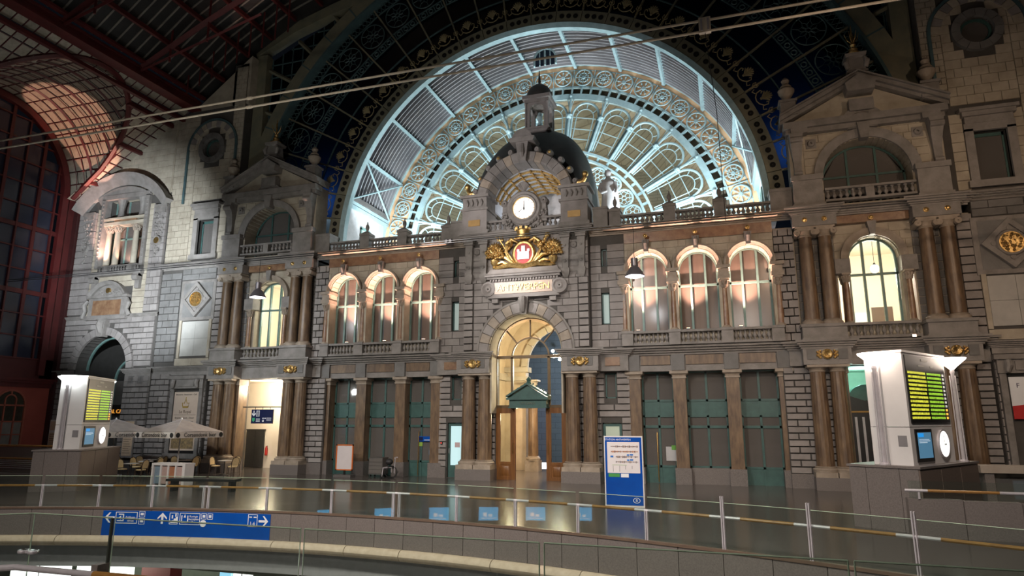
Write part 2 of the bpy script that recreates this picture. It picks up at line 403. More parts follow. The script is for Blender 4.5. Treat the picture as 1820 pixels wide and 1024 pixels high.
# --- triple window bays
TX=(6.02,8.34,10.68)
for s in (-1,1):
    sn='left' if s<0 else 'right'
    ops=[('arch',s*x,0.93,7.0,9.95) for x in TX]
    a,b=sorted((s*4.95,s*11.75))
    W=wallcore(a,b,6.2,12.2,0.0,0.97,ops,'wall_triple_windows_'+sn,m=CREAM,lab='stone wall with three tall arched windows '+SIDE[s])
    for i,x in enumerate(TX):   # arch rings
        b2=MB().arcprof(s*x,9.95,[(0.93,0.0),(0.93,-0.10),(1.00,-0.14),(1.04,-0.20),(1.13,-0.20),(1.13,0.0)][::-1],0,180,28)
        b2.build('arch_moulding',CAPS,W)
        bk=MB().poly([(s*x-.1,10.82),(s*x+.1,10.82),(s*x+.17,11.42),(s*x-.17,11.42)],-0.34,0).tube([(s*x,-.36,11.35),(s*x,-.42,11.2),(s*x,-.34,10.95)],[.09,.1,.07],8)
        bk.build('keystone',TRIM,W)
        for k in range(9):
            aa=20*k
            MB().ring(s*x,9.95,0.905,0.93,aa+.6,aa+19.4,0.02,0.78,3).build('soffit_stone',CREAM,W,smooth=False)
        # splayed jamb lining
    ashlar(W,*sorted((s*4.95,s*11.75)),9.98,11.35,0.0,0.34,0.75,[('arch',s*x,1.15,9,9.95) for x in TX],CREAM,th=0.03,gap=0.014)
    MB().box(*sorted((s*4.95,s*11.75)),-0.06,0.0,11.36,11.86).build('frieze',MARBR,W,smooth=False)
# --- corner bays
W_ATT={}
for s in (-1,1):
    sn='left' if s<0 else 'right'
    a,b=sorted((s*11.75,s*19.66))
    # ground: opening between the columns
    ops=[('rect',s*15.85,1.55,0,5.2)]
    W=wallcore(a,b,0,6.0,0.3,0.95,ops,'wall_corner_ground_'+sn,lab='banded stone wall behind paired columns around the tall doorway '+SIDE[s])
    for p,q in ((11.75,14.28),(17.42,19.66)):
        ashlar(W,*sorted((s*p,s*q)),0.6,5.15,0.3,0.285,1.0,(),GREY,th=0.10,gap=0.05)
        MB().box(s*p,s*q,0.16,0.3,0,0.6).build('plinth',GRAN,W)
    ops=[('arch',s*15.85,1.02,6.95,9.9),('rect',s*14.47,.12,6.95,9.2),('rect',s*17.23,.12,6.95,9.2)]
    W=wallcore(a,b,6.2,11.6,0.3,0.95,ops,'wall_corner_upper_'+sn,m=CREAM,lab='stone wall around the bright arched room window '+SIDE[s])
    for p,q in ((11.75,12.62),(19.02,19.66)):
        ashlar(W,*sorted((s*p,s*q)),6.3,11.5,0.3,0.37,0.5,(),GREY,th=0.32,gap=0.04)
    for p,q in ((12.66,14.3),(17.4,19.0)): ashlar(W,*sorted((s*p,s*q)),6.95,11.4,0.3,0.37,0.6,(),GREYD,th=0.05,gap=0.03)
    ashlar(W,*sorted((s*14.3,s*17.4)),9.9,11.45,0.3,0.39,0.9,[('arch',s*15.85,1.36,9,9.9)],CREAM,th=0.03,gap=0.014)
    b2=MB().arcprof(s*15.85,9.9,[(1.02,0.3),(1.02,0.16),(1.1,0.12),(1.2,0.06),(1.34,0.06),(1.34,0.3)][::-1],0,180,32); b2.build('arch_moulding',CAPS,W)
    MB().poly([(s*15.85-.1,10.9),(s*15.85+.1,10.9),(s*15.85+.19,11.5),(s*15.85-.19,11.5)],-0.08,.3).build('keystone',TRIM,W)
    for k in range(9): MB().ring(s*15.85,9.9,0.99,1.02,20*k+.6,20*k+19.4,0.32,0.93,3).build('soffit_stone',CREAM,W,smooth=False)
    for q in (-1,1):
        MB().box(s*15.85+q*1.0,s*15.85+q*1.62,0.0,0.9,9.22,9.88).xf(Matrix()).build('impost',TRIM,W)
    # attic core with arched loggia
    ops=[('arch',s*15.85,1.78,12.35,13.55)]
    W=wallcore(*sorted((s*12.75,s*18.95)),12.2,16.35,-0.2,0.9,ops,'wall_attic_'+sn,m=CREAM,lab='cream stone attic wall around the dark arched loggia '+SIDE[s])
    W_ATT[s]=W
    ashlar(W,*sorted((s*13.35,s*18.35)),13.9,16.1,-0.2,0.36,0.75,[('arch',s*15.85,2.16,12,13.55)],CREAM,th=0.04,gap=0.016)
    b2=MB().arcprof(s*15.85,13.6,[(1.78,-.2),(1.78,-.30),(1.85,-.34),(2.0,-.40),(2.16,-.40),(2.16,-.2)][::-1],0,180,36); b2.build('arch_moulding',TRIM,W)
    for p in (12.75,17.72): 
        q=p+1.23; a2,b3=sorted((s*p,s*q))
        MB().box(a2,b3,-.55,-.2,12.25,13.6).box(a2-.06,b3+.06,-.62,-.2,13.5,13.75).box(a2-.06,b3+.06,-.62,-.2,12.25,12.4).build('pedestal_block',TRIM,W)
    MB().poly([(s*15.85-.17,15.2),(s*15.85+.17,15.2),(s*15.85+.26,15.95),(s*15.85-.26,15.95)],-.66,-.2).build('keystone',TRIM,W)
    for k,dx in enumerate((-2.15,2.15)):
        b2=MB().box(s*15.85+dx-.22,s*15.85+dx+.22,-.27,-.2,15.1,15.55).build('boss_plate',TRIM,W)
        MB().arcprof(s*15.85+dx,15.32,[(.05,-.27),(.05,-.36),(.13,-.36),(.17,-.27)],0,360,14).build('boss',TRIM,W)
    for p in (13.05,18.65):   # scrolled consoles carrying the pediment
        x=s*p; b2=MB()
        b2.sweep([[(x-wd,-.2,z),(x+wd,-.2,z),(x+wd,-.2-d,z),(x-wd,-.2-d,z)] for z,wd,d in ((13.75,.16,.22),(13.95,.15,.2),(14.5,.17,.22),(15.0,.22,.34),(15.35,.26,.5),(15.6,.27,.55),(15.75,.3,.55))])
        b2.tube([(x-.27,-.68,15.45),(x+.27,-.68,15.45)],.15,10).tube([(x-.17,-.42,13.9),(x+.17,-.42,13.9)],.11,10)
        b2.build('console',TRIM,W)
    # broken segmental hood over the keystone
    b2=MB().arcprof(s*15.85,15.75,[(.72,-.2),(.72,-.55),(.9,-.62),(.98,-.62),(.98,-.2)][::-1],20,160,16)
    b2.box(s*15.85-.6,s*15.85+.6,-.5,-.2,15.75,16.55); b2.box(s*15.85-.5,s*15.85+.5,-.72,-.2,16.5,17.05); b2.build('hood',TRIM,W)
    # pediment
    c=s*15.85; b2=MB()
    b2.poly([(c-3.15,16.35),(c+3.15,16.35),(c,18.0)],-.25,.9); b2.build('tympanum',CREAM,W,smooth=False)
    b2=MB().box(c-3.2,c+3.2,-.55,.0,15.78,16.0).box(c-3.3,c+3.3,-.72,.0,16.0,16.32); b2.box(c-3.0,c-2.3,-.7,0,15.75,16.3).box(c+2.3,c+3.0,-.7,0,15.75,16.3)
    b2.build('pediment_cornice',TRIM,W)
    for q in (-1,1):
        b2=MB()
        for (o0,o1,pj) in ((0,.16,.55),(.16,.34,.72),(.34,.42,.85)):
            b2.poly([(c+q*3.42,16.3+o0),(c,18.0+o0),(c,18.0+o1),(c+q*3.42,16.3+o1)],-pj,.5)
        b2.build('raking_cornice',TRIM,W)
    b2=MB().poly([(c-.55,17.35),(c+.55,17.35),(c+.62,17.75),(c,18.15),(c-.62,17.75)],-.98,-.2); b2.build('apex_block',TRIM,W)
# --- outer bays with the diamond panels
for s in (-1,1):
    sn='left' if s<0 else 'right'
    a,b=sorted((s*19.66,s*23.75))
    ops=[('rect',s*20.75,.62,12.85,15.1),('circ',s*20.85,.62,19.85)]
    W=wallcore(a,b,0,26.0 if s>0 else 22.6,0.0,0.9,ops,'wall_outer_bay_'+sn,lab='tall stone wall strip with diamond medallion and round window '+SIDE[s])
    if s<0: MB().poly([(-18.4,22.6),(-22.75,22.6),(-18.4,25.9)],0,.9).build('gable_wall',CREAM,W,smooth=False)
    a1,b1=sorted((s*22.3,s*23.75))
    ashlar(W,*sorted((s*22.3,s*23.7)),0.6,5.6,0.0,0.33,0.7,(),GREY,th=0.16,gap=0.045)
    ashlar(W,*sorted((s*22.2,s*23.75)),6.3,11.8,0.0,0.42,0.75,(),GREYD,th=0.10,gap=0.03)
    ashlar(W,*sorted((s*19.66,s*22.3)),0.6,1.0,0.0,0.4,0.9,(),GREY,th=0.06,gap=0.03)
    ashlar(W,*sorted((s*19.66,s*22.2)),6.05,6.5,0.0,0.45,1.2,(),CREAM,th=0.05,gap=0.02)
    ashlar(W,*sorted((s*19.66,s*22.2)),11.3,12.0,0.0,0.35,1.2,(),GREYD,th=0.05,gap=0.02)
    ashlar(W,*sorted((s*22.05,s*23.75)),12.5,22.3,0.0,0.40,0.62,(),CREAM,th=0.07,gap=0.014)
    ashlar(W,*sorted((s*19.3,s*22.05)),12.5,16.0,0.0,0.42,0.62,[('rect',s*20.75,.95,12.2,16.4)],CREAM,th=0.05,gap=0.011)
    ashlar(W,*sorted((s*19.45,s*22.05)),16.4,21.2,0.0,0.44,0.62,[('circ',s*20.85,1.02,19.85)],CREAM,th=0.05,gap=0.011)
    # arched niche frame round the oculus, with teal strip
    nz=19.9
    for k in range(13):
        a0=180*k/13
        MB().ring(s*20.85,nz,1.38,1.78,a0+.5,a0+180/13-.5,-.14,0.0,3).build('voussoir',GREY if k%2 else CREAM,W,smooth=False)
    b2=MB().ring(s*20.85,nz,1.80,1.93,0,180,-.18,0.0,30)
    for q in (-1,1): b2.box(s*20.85+q*1.80,s*20.85+q*1.93,-.18,0,16.3,nz)
    b2.build('teal_band',TEALI,W)
    for k in range(12):
        a0=30*k
        MB().ring(s*20.85,19.85,.66,1.0,a0+.6,a0+29.4,-.20,0.05,4).build('oculus_stone',GREYD,W,smooth=False)
    # narrow window surround
    c=s*20.75
    b2=MB().box(c-.95,c-.62,-.16,.1,12.75,15.2).box(c+.62,c+.95,-.16,.1,12.75,15.2).box(c-.95,c+.95,-.16,.1,15.1,15.45)
    b2.box(c-1.0,c+1.0,-.3,0,15.75,15.95).box(c-.9,c+.9,-.18,0,15.45,15.75).box(c-1.1,c+1.1,-.38,0,15.95,16.1).box(c-1.05,c+1.05,-.22,.1,12.55,12.85)
    b2.build('window_surround',TRIM,W)
    # diamond medallion
    c=s*20.85; zc=10.05
    b2=MB().box(c-1.3,c+1.3,-.07,0,8.78,11.25).build('panel_frame',TRIM,W,smooth=False)
    MB().box(c-1.08,c+1.08,-.085,-.02,8.98,11.08).build('panel_field',GREYD,W,smooth=False)
    b2=MB()
    for k in range(4):
        u0=rad(90*k); u1=rad(90*k+90); r0,r1=.80,1.08
        p=[(c+r0*cos(u0),zc+r0*sin(u0)),(c+r1*cos(u0),zc+r1*sin(u0)),(c+r1*cos(u1),zc+r1*sin(u1)),(c+r0*cos(u1),zc+r0*sin(u1))]
        b2.poly(p,-.26,-.05)
    b2.poly([(c+.84*cos(rad(90*k)),zc+.84*sin(rad(90*k))) for k in range(4)],-.18,-.05)
    b2.arcprof(c,zc,[(.45,-.18),(.45,-.24),(.53,-.26),(.58,-.18)],0,360,24)
    for k in range(4): b2.disc_y(c+.62*cos(rad(90*k)),zc+.62*sin(rad(90*k)),.1,-.22,-.1,10)
    b2.build('diamond',TRIM,W)
    b2=MB().disc_y(c,zc,.44,-.22,-.17,24)
    for k in range(46):
        u=random.uniform(0,2*pi); rr=.40*sqrt(random.random()); b2.sph((c+rr*cos(u),-.24,zc+rr*sin(u)),random.uniform(.03,.07),6,4)
    b2.ring(c,zc,.40,.45,0,360,-.27,-.2,24); b2.build('medallion',GOLD,W)
    # pale slab below, four plates
    for i in range(2):
        for j in range(2):
            x0=c-1.0+i*1.0; z0=6.62+j*1.05
            MB().box(x0+.006,x0+.994,-.05,0,z0+.006,z0+1.044).build('slab',mat('pale stone slab',(0.46,0.45,0.42),(0.36,0.35,0.33),0.6,scale=1.5,var=.3),W,smooth=False)
    b2=MB().box(c-1.2,c-1.02,-.1,0,6.5,8.8).box(c+1.02,c+1.2,-.1,0,6.5,8.8); b2.build('slab_frame',CREAM,W)
    # stone frame round the ground-storey poster
    c=s*20.9
    b2=MB().box(c-1.15,c-.92,-.2,0,.9,4.7).box(c+.92,c+1.15,-.2,0,.9,4.7).box(c-1.2,c+1.2,-.26,0,4.7,5.25).box(c-1.3,c+1.3,-.34,0,5.25,5.45).box(c-1.25,c+1.25,-.28,0,.7,.98)
    b2.build('poster_surround',TRIM,W)
    b2=MB().box(c-.6,c+.6,-.32,-.2,4.82,5.16)
    for q in (-1,1): b2.tube([(c+q*.85,-.36,5.2),(c+q*.85,-.42,5.0),(c+q*.9,-.36,4.75)],[.12,.13,.08],8)
    b2.build('poster_crest',TRIM,W)
    ashlar(W,*sorted((s*19.66,s*22.25)),1.0,5.5,0.0,0.33,0.9,[('rect',s*20.9,1.15,.5,5.5)],GREY,th=0.08,gap=0.04)
# upper pier of brick-sized blocks beside the great arch
for s in (-1,1):
    sn='left' if s<0 else 'right'
    W=wallcore(*sorted((s*18.6,s*19.66)),12.2,25.4,0.0,0.9,(),'wall_arch_pier_'+sn,lab='stone pier of small blocks beside the great iron arch '+SIDE[s])
    ashlar(W,*sorted((s*18.62,s*19.45)),16.6,25.2,0.0,0.3,0.42,(),CREAM,th=0.05,gap=0.022)
# --- cafe-side tower bay
ops=[('arch',-27.85,2.12,0,6.0),('rect',-27.3,1.78,12.6,17.3)]
W=wallcore(-31.5,-23.75,0,17.2,-.1,0.9,ops,'wall_cafe_tower',lab='pale stone tower wall with cafe archway and lit columned window')
MB().poly([(-31.5,17.2),(-23.75,17.2),(-23.75,22.3)],-.1,.9).build('gable_wall',CREAM,W,smooth=False)
for x0,x1 in ((-31.5,-29.97),(-25.73,-23.8)): ashlar(W,x0,x1,0.6,5.5,-.1,.33,.7,(),GREY,th=.14,gap=.045)
ashlar(W,-31.4,-23.9,6.1,9.2,-.1,.36,.9,[('arch',-27.85,2.62,0,6.0)],GREY,th=.08,gap=.04)
for x0,x1 in ((-31.2,-29.75),(-24.9,-23.8)): ashlar(W,x0,x1,9.5,16.4,-.1,.42,.7,(),GREY,th=.14,gap=.02)
ashlar(W,-29.7,-25.0,9.4,12.3,-.1,.36,.8,[('rect',-27.75,1.75,9.0,11.0)],CREAM,th=.05,gap=.015)
for x0,x1 in ((-29.7,-29.2),(-25.3,-24.95)): ashlar(W,x0,x1,12.3,16.6,-.1,.38,.6,(),CREAM,th=.05,gap=.015)
ashlar(W,-31.3,-23.8,17.0,22.3,-.1,.42,.85,[('circ',-27.55,4.4,14.4)],CREAM,th=.04,gap=.016,limit=300)
for i in range(17):
    a0=180*i/17
    MB().ring(-27.85,6.0,2.14,2.62,a0+.4,a0+180/17-.4,-.26,-.1,3).build('voussoir',GREY,W,smooth=False)
b2=MB().poly([(-28.05,8.0),(-27.65,8.0),(-27.5,9.15),(-28.2,9.15)],-.5,-.1).tube([(-27.85,-.5,9.0),(-27.85,-.58,8.7),(-27.85,-.48,8.25)],[.2,.22,.12],8); b2.build('keystone',TRIM,W)
# segmental arch hood over the columned window
b2=MB().arcprof(-27.5,14.05,[(4.0,-.1),(4.0,-.3),(4.15,-.38),(4.35,-.45),(4.6,-.62),(4.75,-.7),(4.75,-.1)][::-1],33,147,30); b2.build('segmental_hood',TRIM,W)
b2=MB().arcprof(-27.5,14.05,[(3.45,-.1),(3.45,-.22),(3.75,-.27),(3.9,-.3),(3.9,-.1)][::-1],55,125,20); b2.build('hood_band',TRIM,W)
b2=MB().box(-29.3,-29.02,-.3,.2,12.5,17.2).box(-25.58,-25.3,-.3,.2,12.5,17.2).box(-29.3,-25.3,-.3,.2,17.15,17.45)
for k in range(16):
    for x in (-29.16,-25.44): b2.sph((x,-.31,12.8+k*.27),.07,8,4,sy=.6)
b2.build('window_surround',TRIM,W)
for x in (-30.35,-24.3):   # carved drops
    b2=MB().box(x-.5,x+.5,-.32,-.2,16.2,16.42).box(x-.42,x+.42,-.3,-.2,15.9,16.2)
    for k in range(60):
        t=random.random(); wd=.42*(1-.55*t); b2.sph((x+random.uniform(-wd,wd),-.27,15.95-t*3.0),random.uniform(.05,.12),6,4,sy=.8)
    b2.arcprof(x,14.0,[(.2,-.24),(.2,-.36),(.3,-.38),(.34,-.24)],0,360,16)
    b2.build('carved_drop',TRIM,W)
b2=MB().disc_y(-24.3,14.0,.2,-.38,-.3,16); b2.build('gilt_disc',GOLD,W)
# window: balcony, consoles
b2=MB().box(-29.35,-25.2,-.45,.1,11.95,12.2); b2.build('sill',TRIM,W)
for x in (-29.1,-25.5): 
    b2=MB().tube([(x-.22,-.4,11.7),(x+.22,-.4,11.7)],.22,10).box(x-.22,x+.22,-.5,-.1,11.75,11.98).box(x-.18,x+.18,-.35,-.1,11.0,11.6); b2.build('console',TRIM,W)
# plaque with curved hood
c=-27.8
b2=MB().box(c-1.55,c+1.55,-.3,-.1,9.2,10.55).box(c-1.7,c+1.7,-.42,-.1,10.5,10.66).arcprof(c,9.75,[(1.6,-.1),(1.6,-.4),(1.75,-.5),(1.85,-.5),(1.85,-.1)][::-1],32,148,16).poly([(c+1.6*cos(rad(32+116*i/12)),9.75+1.6*sin(rad(32+116*i/12))) for i in range(13)],-.25,-.1)
b2.box(c-1.7,c+1.7,-.4,-.1,9.1,9.22); b2.build('plaque_frame',TRIM,W)
MB().box(c-1.15,c+1.15,-.34,-.28,9.4,10.35).build('marble_plaque',MARBR,W,smooth=False)
b2=MB().disc_y(c,10.98,.17,-.36,-.25,14); b2.build('gilt_disc',GOLD,W)
b2=MB()
for k in range(26): b2.sph((c+random.uniform(-1,1),-.28,10.8+random.uniform(-.1,.22)),random.uniform(.05,.1),6,4)
for q in (-1,1): b2.tube([(c+q*1.62,-.3,10.4),(c+q*1.85,-.36,10.1),(c+q*1.72,-.36,9.7),(c+q*1.95,-.3,9.3)],[.1,.16,.12,.14],8)
b2.build('carving',TRIM,W)
cornice('trim_1',-31.5,-23.8,-.1,9.15,9.4,.22,lab='slim stone string course above the cafe archway')

# ================================================================== ENTABLATURES
def block(name,m,*bx,parent=None,lab=None):
    b=MB()
    for q in bx: b.box(*q)
    o=b.build(name,m,parent,smooth=False)
    return struct(o,lab) if parent is None else o
for s in (-1,1):
    a,b=sorted((s*1.86,s*3.62))
    E=block('trim_2',TRIM,(a,b,-.6,.5,5.17,5.36),(a,b,-.55,.5,5.36,5.9),lab='entablature block with gilt rosette over the entrance columns '+SIDE[s])
    cornice('ledge',a,b,-.55,5.9,6.22,.32,parent=E)
    for q in (-.48,.48): block('fluted_panel',GREYD,(s*2.74+q-.14,s*2.74+q+.14,-.58,-.5,5.42,5.86),parent=E)
    a,b=sorted((s*3.62,s*4.95))
    E=block('trim_3',TRIM,(a,b,.05,.95,5.17,5.95),lab='plain entablature run with marble panel beside the entrance '+SIDE[s])
    cornice('ledge',a,b,0.1,5.9,6.22,.3,parent=E)
    block('marble_panel',MARBR,(s*4.2-.35,s*4.2+.35,.0,.06,5.42,5.82),parent=E)
    a,b=sorted((s*4.95,s*12.05))
    E=block('trim_4',TRIM,(a,b,.35,1.2,5.12,5.95),lab='entablature with marble frieze above the ground pilasters '+SIDE[s])
    cornice('ledge',a,b,.35,5.88,6.28,.5,parent=E)
    PX=(5.15,7.23,9.6,11.85)
    for p,q in zip(PX,PX[1:]): block('marble_panel',MARB,(s*(p+.36),s*(q-.36),.29,.36,5.42,5.85),parent=E)
    for p in PX: block('pilaster_block',GREYD,(s*p-.3,s*p+.3,.22,.36,5.15,5.9),parent=E)
    E=block('trim_5',TRIM,(*sorted((s*12.05,s*19.66)),.1,.95,5.2,5.95),lab='entablature run carried by the paired columns '+SIDE[s])
    for p in (13.5,18.27):
        block('column_block',TRIM,(s*p-.95,s*p+.95,-.55,.1,5.2,5.9),parent=E)
        cornice('ledge',s*p-.95,s*p+.95,-.5,5.88,6.25,.3,parent=E)
        for q in (-.62,.62): block('fluted_panel',GREYD,(s*p+q-.18,s*p+q+.18,-.59,-.5,5.42,5.85),parent=E)
    cornice('ledge',*sorted((s*12.05,s*19.66)),.1,5.88,6.25,.35,parent=E)
    a,b=sorted((s*19.66,s*23.75))
    E=block('trim_6',TRIM,(a,b,-.06,.5,5.5,6.0),lab='plain stone string course of the outer bay '+SIDE[s])
    cornice('ledge',a,b,-.05,5.75,6.02,.25,parent=E)
for x0,x1 in ((-31.6,-29.95),(-25.75,-23.75)):
    E=block('trim_7',TRIM,(x0,x1,-.2,.5,4.9,5.7),lab='carved impost block of the cafe archway')
    cornice('ledge',x0,x1,-.18,5.65,5.95,.25,parent=E)
    for q in (.35,1.1): block('carved_square',GREYD,(x0+q,x0+q+.42,-.24,-.18,5.05,5.5),parent=E)
# main cornice at 11.9 .. 12.25
for s in (-1,1):
    E=cornice('trim_8',*sorted((s*3.3,s*12.0)),0.0,11.86,12.26,.42,m=CAPS,lab='projecting main cornice above the triple windows '+SIDE[s],steps=5)
    b2=MB().xprof([(-.36,12.0),(-.52,12.02),(-.52,12.08),(-.36,12.1)],*sorted((s*4.0,s*12.0))).build('fillet',CAPS,E)
    E=cornice('trim_9',*sorted((s*12.0,s*19.5)),.0,11.86,12.26,.35,lab='main cornice run over the arched room window '+SIDE[s],steps=5)
    for p in (13.5,18.27):
        block('column_block',TRIM,(s*p-.9,s*p+.9,-.5,.1,11.38,11.9),parent=E)
        cornice('cornice_break',s*p-.9,s*p+.9,-.45,11.86,12.26,.35,parent=E,steps=5)
    block('frieze',MARBR,(s*14.4,s*17.35,.02,.3,11.5,11.88),parent=E)
    E=cornice('trim_10',*sorted((s*19.5,s*23.75)),0,12.0,12.4,.25,lab='string course below the narrow attic window '+SIDE[s])
# gilt bosses in the friezes and rosettes
def boss(x,y,z,r,parent): 
    return link('gilt_boss',BOSS,parent,(x,y,z),(0,0,0),(r,r,r))
BOSS=MB().arcprof(0,0,[(.02,-.9),(.45,-.8),(.7,-.4),(1.0,-.3),(1.0,0),(.02,0)],0,360,16).mesh('gilt_boss',GOLD)
def rosette_mesh():
    b=MB().arcprof(0,0,[(.10,-.12),(.16,-.14),(.22,-.1),(.22,0),(.02,0),(.02,-.08)],0,360,18)
    for k in range(8): b.sph((.155*cos(k*pi/4),-.1,.155*sin(k*pi/4)),.05,6,4)
    for q in (-1,1):
        for k in range(7): b.sph((q*(.28+.05*(k%3)),-.06,-.14+.045*k),.06,6,4)
    return b.mesh('gilt_rosette',GOLD)
ROS=rosette_mesh()
for s in (-1,1):
    for x,y,nm in ((2.74,-.55,'entrance columns'),(13.5,-.55,'inner column pair'),(18.27,-.55,'outer column pair')):
        o=link('gilt_rosette',ROS,None,(s*x,y,5.63)); tag(o,'gilded rosette ornament in the frieze above the %s %s'%(nm,SIDE[s]),'ornament','gilt frieze rosettes')
    for x in TX:
        o=boss(s*x,-.34,11.6,.1,None); tag(o,'small round gilt boss above a triple window arch '+SIDE[s],'ornament','gilt bosses above the triple windows '+SIDE[s])
    for p in (13.5,18.27):
        for q in (-.4,.4):
            o=boss(s*p+q,-.5,11.66,.11,None); tag(o,'small round gilt boss above a paired upper column '+SIDE[s],'ornament','gilt bosses above the paired columns '+SIDE[s])
    o=boss(s*15.85,-.05,11.66,.1,None); tag(o,'small round gilt boss above the arched room window '+SIDE[s],'ornament')
# ================================================================== COLUMNS
ORD=('first','second','third','fourth')
CM={}
def column_meshes(style,h,r,shaftm):
    key=(style,round(h,2),r,shaftm.name)
    if key in CM: return CM[key]
    hb=.24 if style!='small' else .14; hc={'doric':.3,'ionic':.34,'small':.42}[style]
    b=MB().lathe(0,0,[(r*1.38,0),(r*1.38,.07*hb/.24),(r*1.42,.11*hb/.24),(r*1.34,.15*hb/.24),(r*1.12,.18*hb/.24),(r*1.2,.21*hb/.24),(r*1.06,hb)],20)
    base=b.mesh('base',CAPS)
    b=MB(); n=32 if style=='doric' else 20
    rings=[]
    for k in range(7):
        t=k/6; z=hb+(h-hb-hc)*t; rr=r*(1-.15*t**1.6)
        rings.append([((rr*(1-.045*(i%2)) if style=='doric' else rr)*cos(2*pi*i/n),(rr*(1-.045*(i%2)) if style=='doric' else rr)*sin(2*pi*i/n),z) for i in range(n)])
    b.sweep(rings); shaft=b.mesh('shaft',shaftm,ang=50 if style!='doric' else 20)
    z=h-hc; rt=r*.86; b=MB()
    if style=='doric':
        b.lathe(0,0,[(rt,z),(rt*1.08,z+.03),(rt*1.0,z+.06),(rt*1.05,z+.12),(rt*1.3,z+.2),(rt*1.3,z+.21)],20); b.box(-rt*1.42,rt*1.42,-rt*1.42,rt*1.42,z+.2,h)
    elif style=='ionic':
        b.lathe(0,0,[(rt,z-.12),(rt*1.1,z-.08),(rt,z-.04),(rt*1.02,z+.06),(rt*1.25,z+.14),(rt*1.2,z+.24)],18)
        b.box(-rt*1.55,rt*1.55,-rt*1.3,rt*1.3,z+.25,h)
        for q in (-1,1):
            b.arcprof(q*rt*1.3,z+.08,[(.02,-rt*1.3),(rt*.35,-rt*1.25),(rt*.5,-rt*1.3),(rt*.55,-rt*1.2),(rt*.45,0),(rt*.55,rt*1.2),(.02,rt*1.2)],0,360,14)
        b.xprof([(-rt*1.2,z+.16),(-rt*1.28,z+.26),(rt*1.2,z+.26),(rt*1.2,z+.16)],-rt*1.3,rt*1.3)
    else:
        b.lathe(0,0,[(rt,z),(rt*1.12,z+.02),(rt,z+.05),(rt*1.1,z+.2),(rt*1.45,z+.34)],14)
        for k in range(8):
            u=k*pi/4; b.tube([(rt*cos(u),rt*sin(u),z+.05),(rt*1.25*cos(u),rt*1.25*sin(u),z+.2),(rt*1.6*cos(u),rt*1.6*sin(u),z+.3)],[.04,.05,.04],5)
            u+=pi/8; b.tube([(rt*cos(u),rt*sin(u),z+.02),(rt*1.2*cos(u),rt*1.2*sin(u),z+.12),(rt*1.4*cos(u),rt*1.4*sin(u),z+.16)],[.04,.05,.04],5)
        b.box(-rt*1.6,rt*1.6,-rt*1.6,rt*1.6,z+.34,h)
    cap=b.mesh('capital',CAPS)
    CM[key]=(base,shaft,cap); return CM[key]
def column(name,label,x,y,z,h,r,style,m,group=None):
    t=thing(name,label,'column',(x,y,z),group)
    for nm,me in zip(('base','shaft','capital'),column_meshes(style,h,r,m)): link(nm,me,t)
    return t
